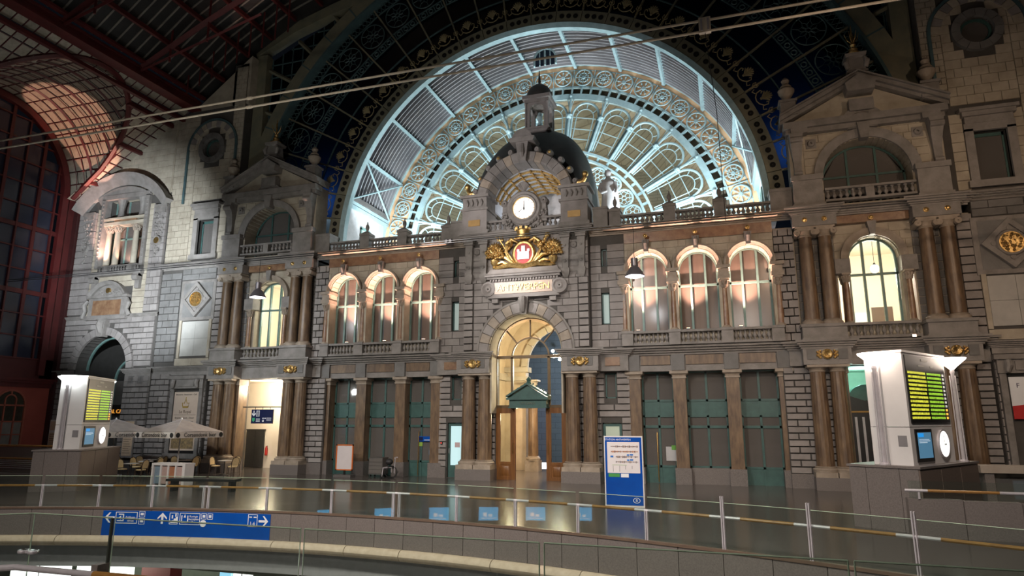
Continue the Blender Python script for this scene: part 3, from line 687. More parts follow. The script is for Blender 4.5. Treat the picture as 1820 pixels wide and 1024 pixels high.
for s in (-1,1):
    for x in (2.24,3.1): column('entrance_column','fluted brown marble column in the pair flanking the main entrance '+SIDE[s],s*x,-.1,.72,4.45,.36,'doric',MARB,'entrance columns '+SIDE[s])
    t=thing('column_pedestal','long granite pedestal under the entrance column pair '+SIDE[s],'pedestal',(s*2.67,-.1,0))
    MB().box(-.92,.92,-.52,.5,0,.52).build('granite_block',GRAN,t)
    for q in (-1,1): MB().box(q*.02,q*.9,-.49,.48,.52,.72).build('slab',CAPS,t)
    for c,lab in ((13.5,'inner'),(18.27,'outer')):
        for q in (-.4,.4):
            column('marble_column','brown marble ground-storey column of the %s corner pair %s'%(lab,SIDE[s]),s*c+q,-.1,.72,4.47,.36,'doric' if 0 else 'ionic' if 0 else 'doric',MARB,'%s ground column pair %s'%(lab,SIDE[s]))
            column('upper_column','smooth marble column of the %s upper pair %s'%(lab,SIDE[s]),s*c+q,-.12,6.95,4.42,.31,'ionic',MARB,'%s upper column pair %s'%(lab,SIDE[s]))
        t=thing('column_pedestal','granite pedestal under the %s ground column pair %s'%(lab,SIDE[s]),'pedestal',(s*c,-.1,0))
        MB().box(-.88,.88,-.5,.4,0,.52).build('granite_block',GRAN,t)
        for q in (-1,1): MB().box(q*.02,q*.86,-.47,.4,.52,.72).build('slab',CAPS,t)
        t=thing('column_pedestal','moulded stone pedestal under the %s upper column pair %s'%(lab,SIDE[s]),'pedestal',(s*c,-.1,6.24))
        MB().box(-.88,.88,-.46,.4,0,.6).build('block',TRIM,t); MB().box(-.94,.94,-.52,.4,.58,.71).build('cap_moulding',TRIM,t)
        MB().box(-.92,.92,-.5,.4,0,.1).build('base_moulding',TRIM,t)
    # small columns: serliana of the room window
    for q in (-1.22,1.22):
        for y in (.1,.62): column('window_column','small marble column beside the bright arched room window '+SIDE[s],s*15.85+q,y,6.95,2.28,.13,'small',MARBR,'small columns of the arched room window '+SIDE[s])
    # small columns between the triple windows
    for j,x in enumerate((4.86,7.18,9.51,11.84)):
        for y in (.08,.6): column('window_column','small marble column between the triple windows '+SIDE[s],s*x,y,7.0,2.3,.15,'small',MARBR,'small columns of the triple windows '+SIDE[s])
        b=MB().box(s*x-.27,s*x+.27,-.16,.75,9.3,9.5).box(s*x-.22,s*x+.22,-.1,.75,9.5,9.8).box(s*x-.3,s*x+.3,-.2,.75,9.8,9.96)
        o=b.build('impost_block',CAPS); tag(o,'impost block on triple window columns, %s from the entrance, %s'%(ORD[j],SIDE[s]),'impost','impost blocks of the triple windows '+SIDE[s])
    # tower window columns
    # ground pilasters
    for j,x in enumerate((5.15,7.23,9.6,11.85)):
        t=thing('marble_pilaster','square brown marble shopfront pilaster, %s from the entrance, %s'%(ORD[j],SIDE[s]),'pilaster',(s*x,.7,0),'square pilasters '+SIDE[s])
        MB().box(-.36,.36,-.36,.4,0,.72).build('plinth',GRAN,t)
        MB().box(-.29,.29,-.3,.4,.72,4.8).build('shaft',MARB,t,smooth=False)
        MB().box(-.33,.33,-.34,.4,4.78,4.86).sweep([[(-u,-u-.02,z),(u,-u-.02,z),(u,.4,z),(-u,.4,z)] for z,u in ((4.86,.29),(4.95,.33),(5.0,.42),(5.14,.42))]).build('capital',CAPS,t)
for k,x in enumerate((-28.78,-28.05,-26.5)):
    column('window_column','pale stone column in the lit tower window above the cafe',x,.1,12.62,2.75,.19,'small',CREAM,'columns of the lit tower window')
t=thing('window_transom','carved stone lintel across the lit tower window above the cafe','lintel',(-27.3,.1,15.37))
MB().box(-1.75,1.75,-.3,.3,0,.22).box(-1.8,1.8,-.36,.3,.36,.5).build('moulding',CREAM,t); MB().box(-.9,.9,-.27,.2,.22,.36).build('marble_strip',MARBR,t)
for x in (-28.0,-26.2):
    o=MB().lathe(x,.1,[(.25,15.87),(.2,16.0),(.16,16.4),(.24,16.9),(.3,17.2)],10).build('dwarf_column',TRIM); tag(o,'short stone support above the lintel of the lit tower window','column','short supports in the tower window')

# ================================================================== BALUSTRADES
BALM={}
def baluster_mesh(h,r,m):
    k=(round(h,2),r,m.name)
    if k not in BALM:
        p=[(.8,0),(.8,.08),(.5,.12),(.45,.18),(.75,.30),(.95,.42),(.8,.55),(.5,.66),(.4,.78),(.55,.84),(.45,.88),(.8,.92),(.8,1)]
        BALM[k]=MB().lathe(0,0,[(a*r,z*h) for a,z in p],10).mesh('baluster',m)
    return BALM[k]
def balustrade(label,x0,x1,y,z0,z1,n,m=TRIM,group=None,d=.16,r=.1,mid=()):
    if x0>x1: x0,x1=x1,x0
    t=thing('balustrade',label,'balustrade',((x0+x1)/2,y,z0),group); w=(x1-x0)/2; h=z1-z0
    MB().box(-w,w,-d,d,0,h*.16).build('plinth',m,t); MB().box(-w,w,-d*1.15,d*1.15,h*.84,h).build('rail',m,t)
    me=baluster_mesh(h*.68,r,m)
    for i in range(n):
        x=-w+(i+.5)*2*w/n
        if any(abs(x+(x0+x1)/2-q)<.2 for q in mid): continue
        link('baluster',me,t,(x,0,h*.16))
    for q in mid: MB().box(q-(x0+x1)/2-.17,q-(x0+x1)/2+.17,-d,d,h*.16,h*.84).build('dado',m,t)
    return t
def finial_pier(label,x,y,z0,z1,zt,w,group=None):
    t=thing('parapet_pier',label,'pier',(x,y,z0),group); h=z1-z0
    MB().box(-w,w,-w,w,0,h*.85).build('block',TRIM,t)
    MB().box(-w*1.15,w*1.15,-w*1.15,w*1.15,h*.85,h).sweep([[(-u,-u,z),(u,-u,z),(u,u,z),(-u,u,z)] for z,u in ((h,w*.95),(h+.1,w*.6),(h+.16,w*.35))]).build('cap',TRIM,t)
    q=zt-z1; MB().lathe(0,0,[(w*.3,h+.14),(w*.22,h+.2),(w*.42,h+q*.5),(w*.34,h+q*.68),(w*.12,h+q*.82),(w*.16,h+q*.9),(.01,h+q)],10).build('finial',TRIM,t)
    return t
for s in (-1,1):
    S=SIDE[s]
    # triple window balcony
    xs=[5.0]+[(a+b)/2 for a,b in zip(TX,TX[1:])]+[11.65]
    for j,(a,b) in enumerate(zip(xs,xs[1:])): balustrade('low balcony balustrade of the %s triple window from the entrance %s'%(ORD[j],S),s*(a+.27),s*(b-.27),-.1,6.3,6.98,8,group='triple window balconies '+S)
    for j,x in enumerate(xs):
        t=thing('balcony_pier','dado pier of the triple window balcony, %s from the entrance, %s'%(ORD[j],S),'pier',(s*x,-.1,6.3),'balcony piers of the triple windows '+S)
        MB().box(-.26,.26,-.2,.22,0,.6).build('block',TRIM,t); MB().box(-.29,.29,-.24,.22,.58,.7).build('cap',TRIM,t)
    # parapet above the cornice
    xp=[4.54,7.2,9.54,11.75]
    for i,(a,b) in enumerate(zip(xp,xp[1:])): balustrade('parapet balustrade before the fan window, %s from the clock stage, %s'%(ORD[i],S),s*(a+.29),s*(b-(.29 if i<2 else -.02)),.2,12.27,12.88,9,group='fan window parapet '+S,r=.11)
    for j,x in enumerate(xp[:3]): finial_pier('parapet pier with pointed finial, %s from the clock stage, %s'%(ORD[j],S),s*x,.2,12.27,13.2,13.95,.28,'finial piers '+S)
    t=thing('parapet_end_pier','plain stone pier ending the fan window parapet '+S,'pier',(s*12.28,.35,12.26)); MB().box(-.5,.46,-.42,.5,0,1.0).build('die',TRIM,t); MB().box(-.53,.48,-.47,.53,1.0,1.14).build('cap',TRIM,t)
    balustrade('balcony balustrade of the bright arched room window '+S,s*14.5,s*17.25,-.05,6.3,6.98,11,group=None,mid=())
    balustrade('loggia balustrade below the dark attic arch '+S,s*14.05,s*17.65,-.35,12.42,13.05,14,mid=(s*15.85,))
balustrade('short balustrade under the lit tower window above the cafe',-29.0,-25.6,-.2,12.2,12.62,15,mid=(-28.3,-26.3),r=.08,d=.12)

# ================================================================== WINDOWS
WN=[0]
def window(label,parts,loc=None):
    WN[0]+=1
    o=thing('window_%d'%WN[0],label,None); o['kind']='structure'
    return o
def bars(b,cx,y,zlist,xlist,x0,x1,z0,z1,t=.04,d=.04):
    for z in zlist: b.box(x0,x1,y-d,y+d,z-t,z+t)
    for x in xlist: b.box(x-t,x+t,y-d,y+d,z0,z1)
def arched_window(label,cx,hw,z0,zs,y,xs,zt,m=TEALL,pane=GWIN,blind=None):
    o=window(label,None); b=MB()
    b.ring(cx,zs,hw-.09,hw,0,180,y-.06,y+.06,24)
    b.box(cx-hw,cx-hw+.09,y-.06,y+.06,z0,zs); b.box(cx+hw-.09,cx+hw,y-.06,y+.06,z0,zs); b.box(cx-hw,cx+hw,y-.06,y+.06,z0,z0+.08)
    b.build('frame',m,o)
    b=MB(); b.box(cx-hw,cx+hw,y-.06,y+.06,zt-.05,zt+.05); b.build('transom',m,o)
    xs=[-hw]+list(xs)+[hw]
    for x in xs[1:-1]:
        top=zs+sqrt(max(0,hw*hw-x*x))
        MB().box(cx+x-.05,cx+x+.05,y-.07,y+.07,z0,top).build('mullion',m,o)
    for a,c in zip(xs,xs[1:]):
        MB().box(cx+a+.05,cx+c-.05,y-.008,y+.008,z0+.05,zt-.05).build('pane',pane,o,smooth=False)
        pts=[(cx+a+.05,zt+.05),(cx+c-.05,zt+.05)]
        for k in range(7):
            x=c-.05+(a+.05-c+.05)*k/6; pts.append((cx+x,zs+sqrt(max(0.01,(hw-.04)**2-x*x))))
        MB().poly(pts,y-.008,y+.008).build('pane',pane,o,smooth=False)
    return o
BRASS=mat('dull brass',(0.35,0.22,0.07),(0.25,0.15,0.05),.35,metal=.8)
BLK=mat('unlit room shade',(0.012,0.012,0.012),(0.01,0.01,0.01),.9)  # black sheets stand in for the shade of unlit rooms
for s in (-1,1):
    S=SIDE[s]
    for i,x in enumerate(TX):
        arched_window('tall arched triple window with taupe blind, %s from the entrance, %s'%(ORD[i],S),s*x,.93,7.0,9.95,.72,(-.34,.34),9.2,pane=GWCL)
        t=thing('window_blind','taupe blind behind the %s triple window from the entrance %s'%(ORD[i],S),'blind',(s*x,.86,7.0),'blinds of the triple windows '+S)
        for k in range(3):
            w0=-.9+k*.6
            MB().box(w0+.02,w0+.58,-.01,.01,.03,2.16).build('lower_blind',CURT,t,smooth=False)
            MB().poly([(w0+.02,2.25),(w0+.58,2.25)]+[(w0+.58-.56*j/5,2.95+sqrt(max(.001,.86-(w0+.58-.56*j/5)**2))-.02) for j in range(6)],-.01,.01).build('upper_blind',CURT,t,smooth=False)
        # uplight on the balcony
        t=thing('floodlight','small warm floodlight on the balcony of the %s triple window %s'%(ORD[i],S),'floodlight',(s*x-.55 if s>0 else s*x+.2,.12,6.98),'balcony floodlights '+S)
        MB().box(-.09,.09,-.06,.06,0,.1).build('housing',DARKM,t); MB().box(-.075,.075,-.05,.05,.1,.11).build('lens',emat('warm lamp lens',(1,.62,.4),10),t)
        light('SPOT','balcony_spot',(t.location.x,.02,7.14),3600,PINK,(s*x+.10,.42,10.9),.05,62,.8)
    # slit windows of the flanks
    for cx,hw,z0,z1,y in ((3.96,.2,7.43,8.98,.25),(3.94,.15,10.3,11.2,.25),(4.02,.27,3.89,5.10,.65)):
        o=window(('pale slit window' if hw==.2 else 'small dark slit window' if hw==.15 else 'dark window above the side door')+' beside the entrance '+S,None)
        c=s*cx; b=MB().box(c-hw,c-hw+.06,y-.1,y+.05,z0,z1).box(c+hw-.06,c+hw,y-.1,y+.05,z0,z1).box(c-hw,c+hw,y-.1,y+.05,z0,z0+.06).box(c-hw,c+hw,y-.1,y+.05,z1-.06,z1)
        b.build('frame',TEAL,o)
        MB().box(c-hw+.06,c+hw-.06,y-.01,y+.01,z0+.06,z1-.06).build('pane',emat('pale lit frosted pane',(.30,.38,.36),.5) if hw==.2 else GWIN,o,smooth=False)
    # attic loggia window
    arched_window('dark arched loggia window with teal glazing bars '+S,s*15.85,1.75,12.4,13.6,.75,(-.6,.6),13.9,m=TEAL)
    # bright room window
    arched_window('brightly lit arched room window with teal mullions '+S,s*15.85,1.0,6.97,9.9,.8,(-.35,.35),9.25,m=TEALL,pane=GCLR)
    # narrow attic window, oculus
    o=window('narrow dark attic window in a moulded stone frame '+S,None); c=s*20.75
    MB().box(c-.62,c-.54,.3,.4,12.85,15.1).box(c+.54,c+.62,.3,.4,12.85,15.1).box(c-.62,c+.62,.3,.4,14.95,15.1).box(c-.62,c+.62,.3,.4,12.85,12.95).build('frame',TEAL,o)
    MB().box(c-.54,c+.54,.34,.36,12.95,14.95).build('pane',GWIN,o,smooth=False)
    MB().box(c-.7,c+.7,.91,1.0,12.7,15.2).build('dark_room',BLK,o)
    o=window('round oculus window with teal rim high on the stone wall '+S,None)
    MB().ring(s*20.85,19.85,.52,.66,0,360,.1,.25,24).build('frame',TEAL,o); MB().disc_y(s*20.85,19.85,.55,.17,.19,24).build('pane',GWIN,o,smooth=False)
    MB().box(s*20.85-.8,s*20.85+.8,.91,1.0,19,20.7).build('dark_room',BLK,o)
    # rooms: lit room behind the arched window
    c=s*15.85
    R=MB(); x0,x1,y0,y1,z0,z1=c-3.2,c+3.2,.96,7.0,6.6,11.55
    R.box(x0,x1,y1,y1+.1,z0,z1); R.box(x0-.1,x0,y0,y1,z0,z1); R.box(x1,x1+.1,y0,y1,z0,z1); R.box(x0,x1,y0,y1,z0-.1,z0); R.box(x0,x1,y0,y1,z1,z1+.1)
    o=struct(R.build('wall_room_'+('left' if s<0 else 'right'),CREAMW,smooth=False),'cream painted room behind the bright arched window '+S)
    d=thing('room_door','plain brown door in the back wall of the cream room '+S,'door',(c+(1.5 if s>0 else -2.2),6.95,6.6))
    MB().box(-.5,.5,-.04,0,0,2.1).build('leaf',mat('brown door',(0.10,0.06,0.035),(0.08,0.045,0.03),.5),d); MB().box(-.58,.58,-.03,0,0,2.18).build('frame',CREAMW,d)
    d=thing('room_cabinet','pale cabinet standing against the cream room wall '+S,'cabinet',(c+(.3 if s>0 else -.9),6.55,6.62)); MB().box(-.45,.45,-.3,.3,0,1.75).build('body',CREAMW,d); MB().box(-.42,.42,-.32,-.3,.06,1.7).build('door',WHITE,d)
    t=thing('room_pendant','white globe pendant lamp glowing in the cream room '+S,'lamp',(c+.6,3.2,10.0))
    MB().tube([(0,0,.2),(0,0,1.55)],.012,5).build('cord',DARKM,t); MB().sph((0,0,0),.2,14,8).build('globe',emat('warm globe',(1,.86,.62),7),t); MB().lathe(0,0,[(.05,.18),(.08,.2),(.03,.3)],8).build('cap',DARKM,t)
    light('POINT','room_light',(c+.6,3.0,9.5),(620 if s<0 else 820),(1,.89,.76),radius=.3)
    # loggia dark room
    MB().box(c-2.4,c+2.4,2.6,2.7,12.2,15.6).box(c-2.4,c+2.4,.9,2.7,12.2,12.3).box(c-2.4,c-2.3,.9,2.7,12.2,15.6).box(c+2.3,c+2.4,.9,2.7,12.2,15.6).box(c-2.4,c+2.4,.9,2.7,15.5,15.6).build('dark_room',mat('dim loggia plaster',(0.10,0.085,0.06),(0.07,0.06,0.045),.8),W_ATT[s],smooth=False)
    # uplight by the bright room window
t=thing('floodlight','small floodlight on the balcony of the bright room window '+SIDE[1],'floodlight',(16.9,-.30,6.25)); MB().box(-.08,.08,-.05,.05,0,.14).build('housing',DARKM,t); MB().box(-.07,.07,-.06,-.05,.02,.12).build('lens',emat('warm lamp lens',(1,.62,.4),10),t)
# tower window glazing + lit reveal
o=window('dark teal-framed glazing behind the tower window columns above the cafe',None)
b=MB()
for x in (-29.0,-27.9,-26.9,-25.7): b.box(x-.05,x+.05,.6,.7,12.6,17.3)
for z in (12.65,14.6,15.6,17.25): b.box(-29.05,-25.55,.6,.7,z-.05,z+.05)
b.build('frame',TEALL,o)
for a,c in ((-29,-27.9),(-27.9,-26.9),(-26.9,-25.7)):
    for z0,z1 in ((12.7,14.55),(14.65,15.55),(15.65,17.2)): MB().box(a+.05,c-.05,.645,.655,z0,z1).build('pane',GWIN,o,smooth=False)
MB().box(-29.1,-25.5,.86,.9,12.5,17.4).build('blind',mat('brown blind',(0.22,0.15,0.10),(0.15,0.10,0.07),.8),o,smooth=False)
light('SPOT','tower_window_spot',(-28.45,-.75,12.5),1500,(1,.58,.45),(-29.0,.2,15.4),.12,62,.8)
light('SPOT','tower_window_spot',(-27.3,.1,12.75),200,(1,.6,.45),(-27.4,.5,15.0),.04,110,.6)
light('SPOT','tower_roof_spot',(-28.6,-1.3,12.9),5200,(1,.55,.40),(-28.9,-2.5,20.5),.03,34,.12)
# ================================================================== ENTRANCE: glazed screen, doors, lobby
o=window('arched glazed entrance screen with oak and brass bars',None); y=.42
b=MB().ring(0,6.2,1.74,1.82,0,180,y-.06,y+.06,36).ring(0,6.0,.93,1.0,0,180,y-.05,y+.05,28)
b.box(-1.82,1.82,y-.07,y+.07,5.93,6.08)
for a in (45,90,135):
    r0=1.0; r1=1.78; p0=(r0*cos(rad(a)),y,6.0+r0*sin(rad(a))); p1=(r1*cos(rad(a)),y,6.1+r1*sin(rad(a))); b.tube([p0,p1],.045,6)
for s in (-1,1): b.box(s*.90,s*1.02,y-.07,y+.07,3.5,6.0); b.box(s*1.74,s*1.82,y-.06,y+.06,3.5,6.2)
b.box(-1.82,1.82,y-.08,y+.08,3.46,3.6)
b.build('frame',mat('bronze brown bar',(0.13,0.085,0.04),(0.09,0.06,0.03),.4,metal=.3),o)
for q in (-1,1): MB().box(q*1.02,q*1.74,y-.008,y+.008,3.6,5.93).build('pane',GCLR,o,smooth=False)
MB().box(-.9,.9,y-.008,y+.008,3.6,5.93).build('pane',GCLR,o,smooth=False)
MB().poly([(.93*cos(pi*i/20),6.02+.93*sin(pi*i/20)) for i in range(21)],y-.008,y+.008).build('pane',GCLR,o,smooth=False)
for i in range(4):
    MB().ring(0,6.05,1.0,1.74,45*i+2,45*i+43,y-.008,y+.008,8).build('pane',GCLR,o,smooth=False)
for s in (-1,1):
    d=thing('oak_door','oak entrance door leaf with tall glass pane '+SIDE[s],'door',(s*1.31,.40,0),'oak entrance doors')
    d['label']='varnished oak entrance door with tall glass pane, '+SIDE[s]; del d['group']
    MB().box(-.49,-.27,-.05,.05,0,3.46).box(.27,.49,-.05,.05,0,3.46).box(-.27,.27,-.05,.05,3.2,3.46).box(-.27,.27,-.05,.05,.72,.86).box(-.27,.27,-.05,.05,0,.14).build('frame',WOOD,d)
    MB().box(-.27,.27,-.02,.02,.14,.72).sweep([[(-u,-yy,z0),(u,-yy,z0),(u,-yy,z1),(-u,-yy,z1)] for u,yy,z0,z1 in ((.2,.02,.2,.66),(.15,.05,.25,.61))]).build('lower_panel',WOOD,d)
    MB().box(-.27,.27,-.008,.008,.86,3.2).build('pane',GCLR,d,smooth=False)
    MB().tube([(-s*.4,-.05,1.25),(-s*.4,-.11,1.27),(-s*.4,-.11,1.75),(-s*.4,-.05,1.77)],.018,6).build('pull_handle',BRASS,d)
    d2=thing('door_post','slim oak post beside the open entrance passage '+SIDE[s],'post',(s*.86,.42,0)); MB().box(-.06,.06,-.09,.09,0,3.46).build('post',WOOD,d2)
# teal pediment canopy
t=thing('door_canopy','dark teal pediment canopy with lettered frieze over the entrance doors','canopy',(0,.1,3.5),scl=(.9,1,1))
MB().box(-1.05,1.05,-.25,.25,0,.34).build('frieze',TEAL,t); MB().box(-1.18,1.18,-.38,.3,.34,.46).box(-1.1,1.1,-.3,.3,-.06,0).build('cornice',TEAL,t)
MB().poly([(-1.05,.46),(1.05,.46),(0,1.02)],-.22,.22).build('tympanum',TEAL,t)
b=MB()
for q in (-1,1): b.poly([(q*1.2,.46),(0,1.08),(0,1.18),(q*1.2,.56)],-.36,.26)
for q in (-1,1):
    for k in range(5): b.sph((q*(.25+.2*k),0,1.12-.11*k),.05,6,4)
b.build('raking_moulding',TEAL,t)
MB().lathe(0,0,[(.12,1.1),(.16,1.18),(.1,1.24),(.15,1.34),(.06,1.44),(.01,1.48)],10).build('finial',TEAL,t)
link('lettering',textmesh('UITGANG',.2,mat('dull lettering',(0.10,0.12,0.09),(0.08,0.1,0.08),.5),.01),t,(0,-.26,.17),(pi/2,0,0))
# lobby
TAN=mat('warm tan stone',(0.52,0.43,0.31),(0.40,0.32,0.22),.7,scale=1.2,var=.2,bump=.2)
BLUST=tilemat('dim blue hall stone',(0.16,0.18,0.21),(0.13,0.15,0.18),(0.05,0.055,0.06),1.2,.45,.6,'XZ',.012)
b=MB(); b.box(-3.6,-3.4,.95,7,0,6.2); b.box(3.4,3.6,.95,7,0,6.2)
b.arcprof(0,6.1,[(3.4,.95),(3.6,.95),(3.6,7),(3.4,7)],0,180,24); struct(b.build('wall_lobby',TAN,smooth=True),'warm tan lobby walls and vault behind the entrance doors')
b=MB().box(-3.4,-2.1,6.6,7.2,0,6.0).box(2.6,3.4,6.6,7.2,0,6.0).ring(.25,6.0,2.35,4.3,0,180,6.6,7.2,24)
L=struct(b.build('wall_lobby_back',TAN),'tan stone arch at the back of the entrance lobby')
for k in range(11):
    MB().ring(.25,6.0,2.2,2.6,180*k/11+.8,180*(k+1)/11-.8,6.45,6.6,3).build('voussoir',CREAM,L,smooth=False)
for x0,x1 in ((-3.4,-2.0),(2.5,3.4)):
    MB().box(x0,x1,6.45,7.2,5.2,5.45).box(x0-.05,x1+.08,6.38,7.2,5.7,6.0).build('impost',CREAM,L)
b=MB()
for x in (-3.38,3.38):
    for z0,z1 in ((.9,2.6),(2.9,4.9)):
        for y0 in (1.6,3.4): b.box(x-.04,x+.04,y0,y0+1.3,z0,z1)
b.box(-3.4,-3.25,.95,6.6,5.2,5.6).box(3.25,3.4,.95,6.6,5.2,5.6)
b.build('wall_panel',CREAM,L)
column('lobby_column','brown marble column at the back of the entrance lobby',-1.55,6.2,.6,4.6,.3,'doric',MARB)
MB().box(-1.95,-1.15,5.85,6.6,0,.6).build('plinth',CAPS,L)
b=MB().box(-14,14,22,22.2,-1.5,16).box(-14.2,-14,7.2,22,-1.5,16).box(14,14.2,7.2,22,-1.5,16)
struct(b.build('wall_far_hall',BLUST,smooth=False),'dim blue stone wall of the far ticket hall')
struct(MB().box(-14,14,8.0,22,-1.5,-1.4).box(-14,14,7.95,8.05,-1.5,-.01).build('floor_inside',FLOOR,smooth=False),'polished floor of the lobby and hall inside the entrance')
light('POINT','lobby_light',(.6,3.6,5.6),1300,(1,.78,.52),radius=.25)
light('POINT','lobby_light',(-1.5,2.2,3.0),260,(1,.78,.52),radius=.25)
light('POINT','far_hall_light',(0,15,6.5),2600,(.7,.82,1),radius=.4)
for i,(x,z) in enumerate(((-3.76,8.35),(-3.0,8.33),(-3.2,7.66))):
    t=thing('hall_spotlight','small bright blue-white spotlight in the far ticket hall','lamp',(x,19.8,z),'far hall spotlights'); MB().sph((0,-.05,0),.13,10,6).build('lens',emat('cold lamp',(.75,.88,1),45),t); MB().lathe(0,.12,[(.1,-.1),(.12,0),(.06,.1)],8).build('housing',DARKM,t)
t=thing('far_doorway','small bright daylight-white doorway at the end of the hall','door',(-5.25,21.9,-1.4)); MB().box(-.42,.42,0,.08,0,.9).build('opening',emat('bright doorway',(.8,.9,1),2.0),t); MB().box(-.5,.5,-.04,.02,.9,1.0).build('lintel',GREYD,t)
# side doors in the flanks
for s in (-1,1):
    c=s*4.02
    d=thing('side_door','teal side door with bright glass pane beside the entrance '+SIDE[s],'door',(c,.62,0))
    MB().box(-.44,-.33,-.05,.05,.02,2.7).box(.33,.44,-.05,.05,.02,2.7).box(-.33,.33,-.05,.05,2.58,2.7).box(-.33,.33,-.05,.05,.02,.62).build('frame',TEAL,d)
    MB().box(-.33,.33,-.01,.01,.62,2.58).build('pane',emat('cold lit pane %d'%s,(.42,.62,.66) if s<0 else (.32,.36,.28),.75 if s<0 else .5),d,smooth=False)
    MB().tube([(-.38,-.05,1.2),(-.38,-.1,1.22),(-.38,-.1,1.42),(-.38,-.05,1.44)],.015,6).build('handle',STEEL,d)
    if s<0:
        MB().box(-.1,.18,-.02,-.012,1.5,1.75).build('notice',mat('pink notice',(0.55,0.42,0.44),(0.5,0.38,0.4),.6),d,smooth=False)
# ================================================================== TEAL SHOPFRONT BAYS
PX=(5.15,7.23,9.6,11.85)
GREYP=mat('frosted grey pane',(0.15,0.14,0.13),(0.10,0.095,0.09),.3,scale=1,var=.3)
for s in (-1,1):
    for i,(p,q) in enumerate(zip(PX,PX[1:])):
        x0,x1=sorted((s*(p+.27),s*(q-.27))); y=1.02
        o=window('teal shopfront bay with upper panes, solid panel and %s %s'%(('door nearest the entrance','stone sill in the middle bay','bay nearest the corner columns')[i],SIDE[s]),None)
        xm=(x0+x1)/2; b=MB()
        for z0,z1 in ((5.06,5.14),(3.72,3.82),(3.0,3.08),(2.5,2.62),(.7,.8)): b.box(x0,x1,y-.06,y+.04,z0,z1)
        for x in (x0+.05,xm,x1-.05): b.box(x-.05,x+.05,y-.06,y+.04,0,5.14)
        b.build('frame',TEAL,o)
        MB().box(x0,x1,y-.03,y+.03,3.08,3.74).build('panel',TEAL,o,smooth=False)
        if i==1 and s>0: MB().box(x0,x1,y-.3,y+.03,0,.72).build('sill_wall',GRAN,o,smooth=False)
        else: MB().box(x0,x1,y-.03,y+.03,0,.72).build('kick_panel',TEAL,o,smooth=False)
        for a,c in ((x0+.1,xm-.05),(xm+.05,x1-.1)):
            for k,(z0,z1) in enumerate(((3.82,5.06),(2.62,3.0),(.8,2.5))):
                MB().box(a,c,y-.008,y+.008,z0,z1).build('pane',GWIN,o,smooth=False)
                if k==0 and a<xm: MB().box(a+.02,c-.02,y+.1,y+.11,3.84,4.7 if s>0 else 5.04).build('blind',mat('pale grey blind',(0.34,0.32,0.30),(0.26,0.245,0.23),.8),o,smooth=False)
                elif k<2: MB().box(a+.02,c-.02,y+.16,y+.17,z0,z1-.2).build('blind',GREYP,o,smooth=False)
        if i==0: MB().tube([(xm-.12*1,y-.12,.05),(xm-.12,y-.14,.4),(xm-.12,y-.14,2.2),(xm-.12,y-.1,2.3)],.022,6).build('pull_handle',BRASS,o)
    b=MB().box(*sorted((s*4.95,s*12.2)),2.6,2.7,0,5.6).box(*sorted((s*4.95,s*12.2)),1.1,2.7,5.15,5.25)
    struct(b.build('wall_shop_'+('left' if s<0 else 'right'),mat('dim shop interior',(0.055,0.05,0.045),(0.04,0.036,0.032),.8),smooth=False),'dim interior wall behind the teal shopfront '+SIDE[s])
    light('POINT','shop_light',(s*8.4,1.9,4.6),55,(1,.85,.65),radius=.1)
# clock and small screens behind the left shopfronts
t=thing('round_wall_clock','round cream clock glowing behind the teal shopfront','clock',(-7.55,1.35,2.18))
MB().arcprof(0,0,[(.02,-.03),(.25,-.03),(.25,.02),(.02,.02)],0,360,24).build('face',emat('cream clock face',(.85,.8,.6),.9),t); MB().ring(0,0,.25,.28,0,360,-.05,.03,24).build('rim',DARKM,t)
MB().poly([(-.012,0),(.012,0),(.012,.17),(-.012,.17)],-.045,-.035).poly([(0,-.012),(.12,-.06),(.12,-.04),(0,.012)],-.045,-.035).build('hands',INK,t)
t=thing('door_sign','dark blue sign with icon on the teal shop door','sign',(-5.95,.90,1.9)); MB().box(-.36,.36,0,.02,-.13,.13).build('plate',BLUE,t); MB().box(-.33,-.12,-.008,0,-.09,.09).build('icon_box',NAVY,t); MB().box(-.05,.28,-.006,0,-.07,-.04).build('text_line',SIGNW,t)
t=thing('door_sticker','small green sticker below the blue sign on the teal door','sign',(-6.2,.93,1.62)); MB().box(-.1,.1,0,.012,-.1,.1).build('sheet',mat('green sticker',(0.25,0.4,0.06),(0.2,0.35,0.05),.5),t)
t=thing('glowing_screen','small glowing blue screen behind the teal shop door','screen',(-5.75,1.25,1.2)); MB().box(-.12,.12,0,.03,-.13,.13).build('panel',emat('blue glow',(.10,.45,.9),1.6),t); MB().box(-.14,.14,.03,.06,-.15,.15).build('back',DARKM,t)
t=thing('neon_sign','small coloured neon sign behind the teal shop window','sign',(-9.55,1.2,2.05)); MB().tube([(0,0,-.22),(.05,0,0),(0,0,.2)],.03,6).build('red_tube',emat('neon red',(1,.15,.05),1.2),t); MB().tube([(.05,0,-.15),(.1,0,.02),(.05,0,.12)],.02,6).build('blue_tube',emat('neon blue',(.1,.3,1),1.2),t)
t=thing('alarm_lamp','tiny red alarm lamp beside the side door','lamp',(-4.75,.33,1.72)); MB().box(-.05,.05,-.03,.02,-.07,.07).build('box',DARKM,t); MB().sph((0,-.04,0),.025,8,5).build('bulb',emat('red dot',(1,.05,.03),4),t)
t=thing('window_notice','white notice with green label inside the teal shopfront','notice',(6.72,.95,1.45)); MB().box(-.28,.28,0,.012,-.45,.2).build('sheet',mat('paper',(0.45,0.45,0.46),(0.4,0.4,0.41),.7),t); MB().box(-.02,.22,-.01,0,.05,.26).build('label',mat('green label',(0.12,0.35,0.05),(0.1,0.3,0.04),.5),t)
